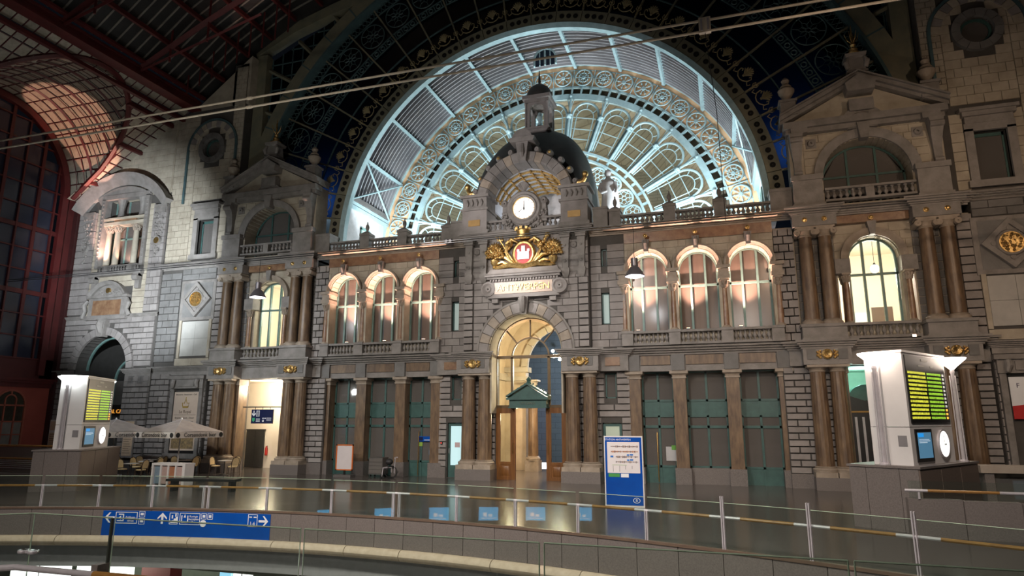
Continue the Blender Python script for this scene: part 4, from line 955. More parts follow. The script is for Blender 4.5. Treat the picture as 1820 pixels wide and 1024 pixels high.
# ================================================================== CORNER PASSAGES
for s in (-1,1):
    c=s*15.85
    b=MB(); x0,x1,y0,y1=(c-6.2,c+1.55,.96,3.6) if s<0 else (c-1.55,c+1.55,.96,5.2)
    b.box(x0-.1,x0,y0,y1,0,5.3).box(x1,x1+.1,y0,y1,0,5.3).box(x0,x1,y1,y1+.1,0,5.3).box(x0,x1,y0,y1,5.2,5.3)
    m=CREAMW if s<0 else mat('mint painted wall',(0.42,0.60,0.50),(0.36,0.52,0.44),.7)
    struct(b.build('wall_passage_'+('left' if s<0 else 'right'),m,smooth=False),('bright cream' if s<0 else 'mint green')+' passage walls behind the tall corner doorway '+SIDE[s])
    for q in (-1,1):
        t=thing('marble_pilaster','flat marble doorway jamb pilaster beside the %s column pair %s'%('outer' if q*s>0 else 'inner',SIDE[s]),'pilaster',(c+q*1.66,.3,0),'doorway jamb pilasters '+SIDE[s])
        MB().box(-.14,.14,-.25,.5,0,.7).build('plinth',GRAN,t); MB().box(-.12,.12,-.22,.5,.7,4.85).build('shaft',MARB,t,smooth=False); MB().box(-.16,.16,-.28,.5,4.85,5.18).build('capital',CAPS,t)
light('POINT','passage_light',(-16.6,1.9,4.7),520,(1,.84,.62),radius=.3)
light('POINT','passage_light',(15.2,2.6,4.7),160,(.62,1,.86),radius=.3)
t=thing('double_gate','dark grey double door at the end of the cream passage','door',(-18.75,3.5,0))
for q in (-1,1): MB().box(q*.01,q*.66,-.04,.04,.02,2.25).build('leaf',DGREY,t)
MB().box(-.7,.7,-.05,.05,2.25,2.32).build('frame',DGREY,t)
for x in (-15.85,-14.95):
    t=thing('bollard','short metal bollard in the cream passage','bollard',(x,1.7,0),'passage bollards'); MB().lathe(0,0,[(.09,0),(.09,.5),(.07,.53)],12).build('post',STEEL,t); MB().lathe(0,0,[(.075,.53),(.07,.56),(.01,.57)],12).build('cap',STEEL,t)
t=thing('fire_extinguisher','red fire extinguisher beside the dark gate','extinguisher',(-17.85,3.45,.75)); MB().lathe(0,0,[(.08,0),(.09,.04),(.09,.42),(.04,.52),(.04,.56)],10).build('tank',mat('extinguisher red',(0.45,0.03,0.02),(0.4,0.02,0.02),.4),t); MB().tube([(0,0,.56),(.1,-.05,.58),(.12,-.06,.3)],.014,5).build('hose',DARKM,t)
# hanging wayfinding sign
t=thing('hanging_sign','navy wayfinding sign hanging in the cream corner doorway','sign',(-15.7,.15,3.1))
MB().box(-.72,.72,-.04,.04,-.42,.36).build('panel',NAVY,t); MB().tube([(-1.35,0,.5),(1.35,0,.5)],.03,6).build('rod',DARKM,t)
for x in (-.5,.5,0): MB().tube([(x,0,.36),(x,0,.5)],.015,5).build('hanger',DARKM,t)
b=MB().poly([(-.58,.3),(-.52,.3),(-.52,.1),(-.42,.18),(-.42,.1),(-.55,-.02),(-.68,.1),(-.68,.18),(-.58,.1)],-.05,-.04)
b.box(-.34,-.31,-.05,-.04,.0,.22).box(-.24,-.21,-.05,-.04,.0,.22).disc_y(-.325,.26,.03,-.05,-.04,8).disc_y(-.225,.26,.03,-.05,-.04,8)
for (a,c,d,e) in ((-.38,-.16,.29,.305),(-.38,-.16,-.03,-.015),(-.38,-.365,-.03,.305),(-.175,-.16,-.03,.305)): b.box(a,c,-.05,-.04,d,e)
for k in range(3): b.box(-.38,-.12,-.05,-.04,-.14-.07*k,-.17-.07*k); b.box(.32,.64,-.05,-.04,-.1-.07*k,-.125-.07*k)
b.disc_y(.1,-.27,.06,-.05,-.04,12).box(.05,.13,-.05,-.04,-.16,-.1).box(.18,.28,-.05,-.04,-.16,-.1)
b.build('pictograms',SIGNW,t); MB().poly([(-.64,-.1),(-.46,-.1),(-.46,-.25),(-.55,-.33),(-.64,-.25)],-.05,-.04).build('green_mark',mat('sign green',(0.05,0.4,0.2),(0.04,0.35,0.18),.5),t)
t=thing('wall_camera','small white camera on the cream passage wall','camera',(-16.9,3.45,2.7)); MB().box(-.12,.12,-.08,.08,-.05,.06).build('housing',WHITE,t); MB().tube([(.08,0,0),(-.05,0,-.25)],.03,6).build('arm',WHITE,t)
# right passage: tree silhouette shop front
t=thing('passage_shelf','dark display cabinet with brass bar in the mint passage','cabinet',(15.3,2.4,0)); MB().box(-.75,.75,-.25,.4,0,4.1).build('body',DARKM,t); MB().box(-.75,.75,-.3,-.25,3.2,3.27).build('brass_bar',BRASS,t); MB().arcprof(0,3.7,[(.05,-.26),(.75,-.26),(.75,.4),(.05,.4)],20,160,12).build('crest',TEAL,t)
for k in range(4): MB().box(-.55+.3*k,-.45+.3*k,-.27,-.25,1.0,3.0).build('glass_strip',STEEL,t)
# ================================================================== CAFE ARCHWAY (tower ground)
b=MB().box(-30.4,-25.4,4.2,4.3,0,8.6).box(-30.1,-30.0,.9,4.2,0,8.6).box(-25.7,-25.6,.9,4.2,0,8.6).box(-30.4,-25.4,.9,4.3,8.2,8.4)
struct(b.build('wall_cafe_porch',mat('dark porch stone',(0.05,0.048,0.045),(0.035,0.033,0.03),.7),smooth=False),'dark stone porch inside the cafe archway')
o=window('teal framed arched cafe front inside the archway',None)
b=MB().ring(-27.5,5.4,1.35,1.47,0,180,1.9,2.0,24).ring(-27.85,6.0,1.98,2.1,0,180,.6,.7,24).box(-27.55,-27.45,1.9,2.0,0,6.8)
for x in (-28.9,-26.1): b.box(x-.05,x+.05,1.9,2.0,0,5.4)
b.box(-29.9,-25.7,1.88,2.0,3.3,3.42); b.build('frame',TEALL,o)
for a,c in ((-28.85,-27.55),(-27.45,-26.15)): 
    MB().box(a,c,1.94,1.96,0,3.3).build('pane',GWIN,o,smooth=False); MB().box(a,c,1.94,1.96,3.42,5.4).build('pane',GWIN,o,smooth=False)
t=thing('cafe_sign','dark cafe fascia with orange capital lettering in the archway','sign',(-27.6,1.6,3.55)); MB().box(-2.1,2.1,0,.1,-.3,.3).build('board',DARKM,t)
link('lettering',textmesh('ROYAL CAFE',.36,emat('orange lettering',(1,.42,.06),.55),.02),t,(-.72,-.02,-.13),(pi/2,0,0))
t=thing('cafe_sign_upper','small yellow script sign above the cafe fascia','sign',(-26.6,1.6,4.25)); MB().box(-.8,.8,0,.05,-.14,.14).build('board',DARKM,t); link('lettering',textmesh('Corsendonk bier',.2,emat('yellow script',(.6,.5,.08),.35),.01),t,(0,-.02,0),(pi/2,0,0))
for i,(x,z,k) in enumerate(((-26.9,5.8,0),(-26.3,5.9,0),(-26.7,5.2,1),(-26.2,5.1,1))):
    t=thing('cafe_lamp','tiny bright lamp inside the cafe archway','lamp',(x,2.9,z),'tiny cafe lamps'); MB().sph((0,0,0),.05,8,5).build('bulb',emat('cold dot' if not k else 'warm dot',(.9,.95,1) if not k else (1,.75,.2),4),t); MB().tube([(0,0,.04),(0,0,.4)],.01,4).build('cord',DARKM,t)
# ================================================================== ENTRANCE TOWER: pilaster strips, plaque, arms
for s in (-1,1):
    for x in (2.15,2.95):
        t=thing('hanging_pilaster','tapering carved pilaster strip, %s the gilded arms, %s'%('touching' if x<2.5 else 'one away from',SIDE[s]),'pilaster',(s*x,-.55,9.75),'hanging pilasters '+SIDE[s])
        MB().sweep([[(-a,0,z),(a,0,z),(a,-d,z),(-a,-d,z)] for z,a,d in ((.45,.14,.18),(2.0,.2,.22))]).build('shaft',TRIM,t)
        MB().box(-.25,.25,-.3,0,2.0,2.12).box(-.28,.28,-.36,0,2.12,2.24).build('cap',TRIM,t)
        MB().sweep([[(-a,0,z),(a,0,z),(a,-d,z),(-a,-d,z)] for z,a,d in ((-.02,.08,.08),(.12,.16,.2),(.3,.2,.24),(.45,.2,.24))]).build('drop',TRIM,t)
        MB().sph((0,-.2,1.6),.07,8,5).sph((0,-.2,.8),.07,8,5).build('buttons',TRIM,t)
    t=thing('carved_panel','carved stone shell between the hanging pilasters '+SIDE[s],'carving',(s*2.55,-.53,11.2))
    b=MB().arcprof(0,.2,[(.02,-.05),(.14,-.1),(.2,0),(.02,0)],0,360,14)
    for k in range(4): b.box(-.2,.2,-.04,0,-.25-.3*k,-.05-.3*k)
    b.build('relief',TRIM,t); MB().box(-.24,.24,-.02,0,-1.3,.45).build('plate',GREY,t)
# inscription plaque
t=thing('name_plaque','stone plaque with gilt inscription over the entrance arch','plaque',(0,-.5,9.05))
MB().box(-1.75,1.75,-.3,0,-.12,.78).build('body',GREY,t)
MB().box(-1.9,1.9,-.42,0,.78,.9).box(-1.98,1.98,-.5,0,.9,1.0).sweep([[(-a,0,z),(a,0,z),(a,-d,z),(-a,-d,z)] for z,a,d in ((1.0,1.98,.5),(1.1,1.85,.42),(1.3,1.75,.3))]).box(-1.85,1.85,-.4,0,-.2,-.12).build('moulding',GREY,t)
b=MB()
for k in range(24): b.box(-1.74+k*.15,-1.66+k*.15,-.37,-.3,.66,.77)
tag(b.build('dentils',GREY,t),kind='stuff')
MB().box(-1.5,1.5,-.33,-.3,.02,.6).build('field',mat('pale pink marble',(0.50,0.38,0.30),(0.42,0.31,0.24),.4),t,smooth=False)
for q in (-1,1):
    MB().arcprof(q*1.85,.3,[(.04,-.34),(.12,-.36),(.2,-.28),(.3,-.36),(.38,-.34),(.38,0),(.04,0)],0,360,20).build('scroll',GREY,t)
    MB().box(q*1.5-.16,q*1.5+.16,-.3,0,-.42,-.2).build('bracket',GREY,t)
link('lettering',textmesh('ANTWERPEN',.46,GOLD,.02),t,(0,-.35,.3),(pi/2,0,0))
# gilded arms
t=thing('coat_of_arms','gilded coat of arms with crown, shield and flower urns above the plaque','coat of arms',(0,-.58,10.35))
b=MB(); 
for k in range(13):
    a=pi*2*k/12
b.sweep([[(r*cos(2*pi*i/20)*.62,-yy,.75+r*sin(2*pi*i/20)*.72) for i in range(20)] for r,yy in ((1.0,.0),(1.0,.12),(.86,.2),(.74,.18),(.70,.1))])
b.build('shield_frame',GOLD,t)
MB().poly([(.46*cos(2*pi*i/20),.75+.52*sin(2*pi*i/20)) for i in range(20)],-.16,-.1).build('shield_field',mat('red enamel',(0.55,0.03,0.03),(0.45,0.02,0.02),.35),t)
b=MB().box(-.3,.3,-.2,-.15,.45,.85).box(-.1,.1,-.21,-.15,.85,1.15).box(-.33,-.2,-.2,-.15,.85,.98).box(.2,.33,-.2,-.15,.85,.98)
b.build('castle',mat('silver charge',(0.7,0.7,0.72),(0.6,0.6,0.62),.3,metal=.4),t)
b=MB()
for q in (-1,1):
    b.tube([(q*.3,-.2,1.35),(q*.62,-.24,1.52),(q*.86,-.22,1.3),(q*.74,-.2,1.05),(q*.66,-.22,1.22)],[.06,.1,.13,.12,.08],8)
    b.tube([(q*.86,-.2,1.3),(q*.9,-.2,.9),(q*.7,-.2,.45),(q*.4,-.2,.18)],[.1,.09,.09,.07],8)
    b.arcprof(q*.72,1.3,[(.05,-.3),(.14,-.34),(.2,-.25),(.05,-.25)],0,360,14)
b.tube([(-1.5,-.16,.08),(-.7,-.2,.2),(0,-.24,.06),(.7,-.2,.2),(1.5,-.16,.08)],[.09,.14,.12,.14,.09],8)
b.build('scrollwork',GOLD,t)
b=MB().lathe(0,-.22,[(.34,1.52),(.36,1.62),(.30,1.66),(.33,1.9),(.38,1.95)],16)
for k in range(8): b.box(.36*cos(k*pi/4)-.06,.36*cos(k*pi/4)+.06,-.22+.36*sin(k*pi/4)-.05,-.22+.36*sin(k*pi/4)+.05,1.93,2.07)
for k in range(9): b.sph((-.34+.085*k,-.4,1.5),.07,6,4)
b.build('crown',GOLD,t)
for q in (-1,1):
    b=MB().lathe(q*1.52,-.15,[(.1,.05),(.14,.1),(.1,.16),(.2,.3),(.24,.48),(.2,.52)],12); b.build('urn',GOLD,t)
    b=MB(); rn=random.Random(3)
    for k in range(80):
        u=rn.uniform(.1,pi-.1); rr=rn.uniform(.15,.62); x=q*1.52+rr*cos(u)*.8; z=.55+rr*sin(u)*1.25
        b.sph((x,-.15-rn.uniform(0,.2),z),rn.uniform(.045,.1),6,4)
    for k in range(12):
        u=rad(20+12.5*k); b.tube([(q*1.5,-.15,.6),(q*1.5+.45*cos(u),-.25,.65+.6*sin(u)),(q*1.5+.62*cos(u),-.16,.6+.85*sin(u))],[.05,.06,.02],5)
    b.build('flowers',GOLD,t)
    b=MB().tube([(q*.45,-.18,.2),(q*1.25,-.24,1.55)],[.05,.045],6)
    if q<0:
        for k in (-.12,0,.12): b.tube([(-1.2+k,-.24,1.5),(-1.28+k*1.5,-.24,1.75)],[.04,.02],5)
        b.tube([(-1.36,-.24,1.5),(-1.05,-.24,1.5)],.035,5)
    else:
        for k in range(5): b.sph((.9+.08*k,-.24,1.0+.14*k),.1,6,4)
        b.sph((1.28,-.24,1.62),.13,8,5)
    b.tube([(q*.6,-.2,.3),(q*1.0,-.24,.62),(q*1.3,-.2,.6)],[.07,.1,.05],6).tube([(q*.7,-.2,.2),(q*1.1,-.26,.35),(q*1.35,-.2,.3)],[.07,.09,.05],6)
    b.build('trident' if q<0 else 'caduceus',GOLD,t)
# cornice of the entrance tower
E=cornice('trim_11',-3.3,3.3,-.55,12.02,12.35,.3,lab='stone cornice below the clock stage of the entrance tower',steps=4)
balustrade('short balustrade beside the lit clock on the parasol side',-2.0,-.95,-.45,12.4,13.0,4,r=.1)
balustrade('short balustrade beside the lit clock on the map board side',.95,2.0,-.45,12.4,13.0,4,r=.1)
# clock
t=thing('station_clock','round white illuminated clock in a carved stone surround','clock',(0,-.5,13.52))
MB().arcprof(0,0,[(.6,0),(.6,-.22),(.68,-.28),(.74,-.22),(.86,-.24),(.94,-.14),(.94,.35),(.6,.35)],0,360,36).build('stone_surround',TRIM,t)
MB().ring(0,0,.57,.62,0,360,-.2,-.05,32).build('gilt_rim',GOLD,t)
MB().disc_y(0,0,.58,-.1,.1,32).build('dial',emat('clock dial glow',(1.0,.97,.93),1.0),t)
MB().poly([(-.03,-.1),(.03,-.1),(.014,.42),(-.014,.42)],-.14,-.125).poly([(-.1,-.02),(-.02,.04),(-.28,-.19),(-.3,-.16)],-.14,-.125).disc_y(0,0,.05,-.15,-.12,10).build('hands',INK,t)
b=MB()
for k in range(12):
    a=k*pi/6; b.poly([(.47*cos(a)+.02*sin(a),.47*sin(a)-.02*cos(a)),(.54*cos(a)+.02*sin(a),.54*sin(a)-.02*cos(a)),(.54*cos(a)-.02*sin(a),.54*sin(a)+.02*cos(a)),(.47*cos(a)-.02*sin(a),.47*sin(a)+.02*cos(a))],-.12,-.105)
b.build('hour_marks',mat('grey marks',(0.5,0.5,0.5),(0.45,0.45,0.45),.5),t)
b=MB()
for k in range(7): 
    u=rad(40+100*k/6); b.tube([(0,-.1,.95),(.34*cos(u),-.2,.98+.4*sin(u)),(.42*cos(u),-.1,.92+.52*sin(u))],[.09,.1,.03],6)
b.build('shell_crest',TRIM,t)
b=MB(); rn=random.Random(5)
for k in range(70):
    u=rad(rn.uniform(190,350)); rr=rn.uniform(.9,1.25); b.sph((rr*cos(u),-.1-rn.uniform(0,.12),rr*sin(u)*.95),rn.uniform(.05,.1),6,4)
b.build('garland',TRIM,t)
MB().poly([(-1.0,-1.15),(1.0,-1.15),(.95,-.35),(-.95,-.35)],-.08,.3).build('apron',TRIM,t)
for q in (-1,1): MB().arcprof(q*1.05,.35,[(.03,-.15),(.12,-.2),(.2,-.1),(.2,.3),(.03,.3)],0,360,12).poly([(q*.85,-.75),(q*1.2,-.75),(q*1.15,.2),(q*.85,.3)],-.1,.3).build('side_scroll',TRIM,t)
light('POINT','clock_light',(0,-1.0,13.52),4,(1,.95,.9),radius=.3)
# stone piers carrying the arch
for s in (-1,1):
    t=thing('clock_stage_pier','stone pier with gilt panel carrying the clock arch '+SIDE[s],'pier',(s*2.65,.0,12.3))
    MB().box(-.68,.68,-.8,.6,0,1.35).build('die',GREY,t); MB().box(-.78,.78,-.9,.6,0,.2).build('base_moulding',TRIM,t); MB().box(-.76,.76,-.88,.6,1.3,1.42).build('cap_moulding',TRIM,t)
    MB().box(-.32,.32,-.83,-.79,.45,.78).build('gilt_panel',mat('worn gilt panel',(0.45,0.28,0.10),(0.3,0.18,0.06),.45,metal=.3),t)
    MB().box(-.66,.66,-.78,.6,1.42,2.0).box(-.8,.8,-.92,.6,2.0,2.14).build('upper_block',TRIM,t)
    b=MB()
    for k in range(4): b.tube([(-.4+.26*k,-.8,1.55),(-.35+.26*k,-.86,1.72),(-.42+.26*k,-.8,1.9)],.05,6)
    b.build('fret',TRIM,t)
    o=thing('gilt_lion','gilded crouching lion ornament on the clock stage pier '+SIDE[s],'ornament',(s*2.75,-.45,14.44))
    b=MB().tube([(-.5*s,0,.14),(-.1*s,0,.17),(.3*s,0,.24),(.42*s,0,.45)],[.1,.15,.16,.12],8).sph((.44*s,-.02,.62),.17,10,6).tube([(.3*s,-.1,.12),(.5*s,-.2,.04)],.06,6).tube([(-.4*s,-.1,.1),(-.2*s,-.18,.04)],.06,6).tube([(-.5*s,0,.15),(-.62*s,0,.3),(-.55*s,0,.48)],.04,6)
    b.build('body',GOLD,o)
    # parapet wing block beside the tower
    t=thing('parapet_block','plain stone parapet block beside the clock stage '+SIDE[s],'pier',(s*3.85,.1,12.27)); MB().box(-.36,.36,-.3,.3,0,.95).build('die',TRIM,t); MB().box(-.38,.38,-.35,.35,.95,1.06).build('cap',TRIM,t)
# arch over the clock with alternating voussoirs
t=thing('clock_arch','carved stone arch with gilt studs framing the clock niche','arch',(0,-.55,14.0))
n=17
for i in range(n):
    a0,a1=180*i/n,180*(i+1)/n
    if i==n//2: continue
    MB().arcprof(0,0,[(2.05,1.0),(2.05,-.12),(2.12,-.2),(2.55,-.2),(2.62,-.12),(2.62,1.0)][::-1],a0+.3,a1-.3,3).build('voussoir',CAPS if i in (2,6,10,14) else TRIM,t)
MB().poly([(-.2,2.0),(.2,2.0),(.34,3.05),(-.34,3.05)],-.42,.8).build('keystone',TRIM,t)
b=MB().sph((0,-.3,2.55),.24,10,8,sy=.8,sz=1.4).tube([(0,-.36,2.2),(0,-.42,2.4),(0,-.36,2.9)],[.1,.16,.14],8); b.build('mask',TRIM,t)
b=MB().poly([(-.62,3.02),(.62,3.02),(.7,3.25),(.5,3.3),(-.5,3.3),(-.7,3.25)],-.5,.6).arcprof(0,3.2,[(.02,-.4),(.55,-.4),(.55,.5),(.02,.5)],0,180,16); b.build('cartouche',TRIM,t)
for i in range(1,12):
    a=rad(180*i/12)
    if i==6: continue
    g=i in (1,3,5,7,9,11) and i not in (5,)
    c=(2.78*cos(a),2.78*sin(a))
    MB().arcprof(c[0],c[1],[(.02,-.12),(.1,-.12),(.17,-.02),(.17,.2),(.02,.2)],0,360,12).build('stud',TRIM,t)
    if i in (2,4,8,10): MB().arcprof(c[0],c[1],[(.01,-.2),(.07,-.19),(.1,-.13),(.01,-.13)],0,360,12).build('gilt_button',GOLD,t)
# coffered gold lattice in the niche vault
t=thing('niche_vault','shallow vault with gilded lattice ribs above the clock','vault',(0,.5,14.0))
MB().arcprof(0,0,[(2.06,0),(2.16,0),(2.16,4.0),(2.06,4.0)],0,180,24).build('shell',mat('pale blue vault',(0.62,0.66,0.72),(0.52,0.56,0.62),.7),t)
for k in range(1,10):
    a=18*k; MB().ring(0,0,1.96,2.05,a-.9,a+.9,0.05,3.9,1).build('rib',GOLD,t)
for k in range(7):
    MB().ring(0,0,1.96,2.05,15,165,.2+.58*k,.29+.58*k,20).build('cross_rib',GOLD,t)
b=MB()
for k in range(2,9):
    for j in range(7): b.sph((1.95*cos(rad(18*k)),.24+.58*j,1.95*sin(rad(18*k))),.07,8,5)
tag(b.build('gilt_bosses',GOLD,t),kind='stuff')
t=thing('niche_back_wall','pale stone back wall with round headed openings behind the clock','wall',(0,4.6,12.3))
b=MB().box(-2.7,-1.75,0,.4,0,1.7).box(-.3,.3,0,.4,0,1.7).box(1.75,2.7,0,.4,0,1.7).box(-2.7,2.7,0,.4,1.7+.55,2.4)
for c in (-1.02,1.02):
    for k in range(10):
        a0,a1=pi*k/10,pi*(k+1)/10
        b.poly([(c+.72*cos(a0),1.6+.6*sin(a0)),(c+.72*cos(a1),1.6+.6*sin(a1)),(c+.72*cos(a1),2.3),(c+.72*cos(a0),2.3)],0,.4)
b.poly([(2.15*cos(pi*k/16),1.7+2.15*sin(pi*k/16)) for k in range(17)],.2,.4)
b.build('wall',STATU,t)
MB().box(-2.7,-2.5,-4,0,-.3,1.75).box(2.5,2.7,-4,0,-.3,1.75).build('side_wall',GREY,t)
light('POINT','niche_light',(-.6,2.6,13.1),110,(.9,.94,1),radius=.2)
# dome (bonnet loft) and lantern
t=thing('clock_dome','dark lead dome behind the clock arch','dome',(0,0,14.0))
b=MB(); rings=[]
for yy,hw,hh in ((-.2,2.72,2.72),(.1,2.95,3.1),(.6,3.1,3.75),(1.3,3.18,4.45),(2.0,3.2,4.9),(2.7,3.2,5.0),(3.5,3.18,4.7),(4.3,3.1,3.9),(4.9,2.9,2.6)):
    p=[]
    for k in range(25):
        a=pi*k/24; c_,s_=cos(a),sin(a); e=.82
        p.append((hw*(abs(c_)**e)*(1 if c_>=0 else -1),yy,hh*(s_**e) if s_>0 else 0))
    rings.append(p)
vs=[v for r in rings for v in r]; fs=[]
for j in range(len(rings)-1):
    for i in range(24): fs.append((j*25+i,j*25+i+1,(j+1)*25+i+1,(j+1)*25+i))
b.add(vs,fs); b.build('shell',SLATE,t,ang=60)
t=thing('dome_lantern','small stone lantern with arched openings and pointed dark cap on the dome','lantern',(0.03,2.5,18.75),scl=(.86,.86,.95))
MB().box(-1.0,1.0,-1.0,1.0,0,.18).box(-.85,.85,-.85,.85,.18,.4).build('base',GREY,t)
for i in (-1,1):
    for j in (-1,1):
        MB().box(i*.48,i*.74,j*.48,j*.74,.4,2.0).build('corner_pier',GREY,t)
        MB().lathe(i*.74,j*.74,[(.1,.4),(.08,.5),(.075,1.8),(.12,1.95)],8).build('colonnette',GREY,t)
for k in range(4):
    b=MB(); 
    for q in range(8):
        a0,a1=pi*q/8,pi*(q+1)/8
        b.poly([(.48*cos(a0),1.55+.35*sin(a0)),(.48*cos(a1),1.55+.35*sin(a1)),(.48*cos(a1),2.0),(.48*cos(a0),2.0)],-.74,-.56)
    b.xf(Matrix.Rotation(k*pi/2,4,'Z')); b.build('arch_head',GREY,t)
MB().box(-.82,.82,-.82,.82,2.0,2.2).box(-.95,.95,-.95,.95,2.2,2.42).build('cornice',GREY,t)
MB().lathe(0,0,[(.84,2.42),(.88,2.55),(.84,2.85),(.68,3.15),(.4,3.35),(.15,3.46),(.07,3.58),(.1,3.65),(.02,4.4)],14).build('cap',SLATE,t)
MB().lathe(0,0,[(.3,.4),(.22,.6),(.1,1.0),(.2,1.3),(.1,1.6)],10).build('inner_vase',IRON,t)
# robed statue beside the dome, seen from the side
t=thing('statue','white stone robed statue standing on the parapet beside the dome','statue',(4.0,1.7,12.9))
MB().box(-.42,.42,-.35,.35,-.66,.55).build('plinth',STATU,t)
b=MB(); rings=[]
for z,rx,ry,ox,oy in ((.5,.46,.38,0,0),(.9,.44,.36,0,0),(1.4,.38,.32,0,0),(1.75,.34,.28,-.02,0),(2.05,.36,.27,-.03,0),(2.3,.40,.26,-.03,0),(2.5,.32,.22,-.03,0),(2.58,.16,.15,-.02,0),(2.66,.12,.12,0,0),(2.74,.15,.16,0,-.01),(2.88,.18,.19,0,-.01),(3.02,.16,.17,0,0),(3.1,.06,.07,0,0)):
    rings.append([(ox+rx*cos(2*pi*i/18)*(1+(.05*((i%3)-1) if z<2.4 else 0)),oy+ry*sin(2*pi*i/18),z) for i in range(18)])
b.sweep(rings); b.tube([(-.34,-.05,2.35),(-.46,-.12,2.0),(-.3,-.3,1.75),(-.02,-.34,1.8)],[.12,.11,.09,.06],8); b.tube([(.32,-.05,2.35),(.45,-.1,1.95),(.4,-.28,1.65)],[.12,.11,.07],8)
b.tube([(.3,.1,2.3),(.35,.2,1.6),(.42,.25,.7)],[.12,.16,.14],8)
b.build('figure',STATU,t,ang=60)
light('SPOT','statue_spot',(5.6,1.0,12.7),900,CYAN,(4.0,1.7,14.6),.1,60,.5)
# ================================================================== URNS AND FINIALS ON THE AEDICULES
URN=[MB().box(-.38,.38,-.38,.38,-.75,-.62).box(-.33,.33,-.33,.33,-.62,-.1).box(-.4,.4,-.4,.4,-.1,.02).mesh('pedestal',TRIM),
     MB().lathe(0,0,[(.2,.02),(.14,.1),(.1,.16),(.24,.3),(.36,.5),(.38,.62),(.28,.72),(.22,.76),(.26,.8)],14).mesh('bowl',CAPS),
     MB().lathe(0,0,[(.2,.78),(.22,.86),(.12,.95),(.16,1.02),(.19,1.12),(.12,1.22),(.02,1.3)],12).mesh('lid',CAPS)]
for s in (-1,1):
    c=s*15.85
    for dx,nm in ((-3.0,'a'),(2.8,'b')):
        near=(dx<0)==(s>0)
        t=thing('stone_urn','covered stone urn on the pediment end nearest the %s %s'%('great arch' if near else 'oculus wall',SIDE[s]),'urn',(c+dx,-.25,17.5))
        for me in URN: link(me.name,me,t)
    t=thing('pediment_finial','carved stone block with gilded spire on the pediment apex '+SIDE[s],'finial',(c,-.3,18.35))
    MB().sweep([[(-u,-u,z),(u,-u,z),(u,u,z),(-u,u,z)] for z,u in ((0,.45),(.1,.42),(.15,.36),(.75,.3),(.8,.42),(.95,.45),(1.0,.3))]).build('block',TRIM,t)
    for q in (-1,1): MB().tube([(q*.36,-.36,.2),(q*.44,-.4,.5),(q*.34,-.34,.75)],[.1,.12,.06],8).build('corner_scroll',TRIM,t)
    MB().lathe(0,0,[(.3,1.0),(.32,1.1),(.18,1.2),(.2,1.32),(.1,1.42),(.14,1.55),(.05,1.7),(.06,1.95),(.015,2.6)],12).build('spire',GOLD,t)
    b=MB()
    for k in range(6):
        u=k*pi/3; b.tube([(0,0,1.6),(.22*cos(u),.22*sin(u),1.85),(.3*cos(u),.3*sin(u),2.15)],[.025,.02,.01],4)
    b.build('leaves',GOLD,t)
# ================================================================== FAN WINDOW (back of the great arch)
FY=6.1; FZ=13.25
def P(r,a,y=FY,zc=FZ): return (r*cos(rad(a)),y,zc+r*sin(rad(a)))
LO=0
fan=thing('fan_window','great half-round iron fan window glowing pale blue above the parapet','window',(0,FY,FZ))
def FP(b,name,m,**k):
    o=b.build(name,m,None,off=(0,FY,FZ),**k); o.parent=fan; return o
for k in range(12): FP(MB().ring(0,FZ,10.38,12.1,15*k,15*k+15,FY+.02,FY+.2,6),'plaster_panel',PEACH,smooth=False)
for r0,r1,d,nm in ((11.82,12.1,.3,'outer_rim'),(10.30,10.42,.16,'inner_rim'),(11.5,11.56,.1,'fillet'),(9.50,9.88,.22,'fan_rim')):
    FP(MB().ring(0,FZ,r0,r1,LO,180,FY-d+.1,FY+.12,72),nm,IRON)
# rosettes
def ros_mesh(kind):
    b=MB().tube([(.53*cos(2*pi*i/24),0,.53*sin(2*pi*i/24)) for i in range(24)],.045,6,closed=True)
    for k in range(8):
        a=k*pi/4; b.tube([(.1*cos(a),0,.1*sin(a)),(.52*cos(a),0,.52*sin(a))],.028,5)
    b.arcprof(0,0,[(.01,-.07),(.1,-.07),(.13,.02),(.01,.02)],0,360,12)
    if kind:
        b.tube([(.3*cos(2*pi*i/16),0,.3*sin(2*pi*i/16)) for i in range(16)],.03,5,closed=True)
        for k in range(8): b.sph((.3*cos(k*pi/4+.39),0,.3*sin(k*pi/4+.39)),.06,6,4)
    else:
        for k in range(8): b.sph((.34*cos(k*pi/4),0,.34*sin(k*pi/4)),.06,6,4)
    return b.mesh('rosette',IRON)
RM=[ros_mesh(0),ros_mesh(1)]
for k in range(26):
    a=90+3.43+6.86*(k-13)
    p=P(10.98,a,FY-.1); link('rosette',RM[(k//2)%2],fan,(p[0],p[1]-FY,p[2]-FZ),(0,-rad(a-90),0))
# bars between the rosettes
BM=MB().tube([(0,0,-.55),(0,0,.55)],.035,5).tube([(0,0,0),(-.3,0,.5)],.018,4).tube([(0,0,0),(.3,0,.5)],.018,4).mesh('lattice_bar',IRON)
for k in range(27):
    a=90+6.86*(k-13)
    if a<1 or a>179: continue
    p=P(10.98,a,FY-.06); link('lattice_bar',BM,fan,(p[0],p[1]-FY,p[2]-FZ),(0,-rad(a-90),0))
QM=MB().box(-.05,.05,-.12,.1,-.22,.22).mesh('short_bar',IRON)
for k in range(53):
    a=90+3.43*(k-26); p=P(10.09,a); link('short_bar',QM,fan,(p[0],p[1]-FY,p[2]-FZ),(0,-rad(a-90),0))
FP(MB().ring(0,FZ,9.88,10.3,0,180,FY+.3,FY+.34,60),'dark_backing',mat('brown backing',(0.10,0.08,0.055),(0.08,0.06,0.04),.8))
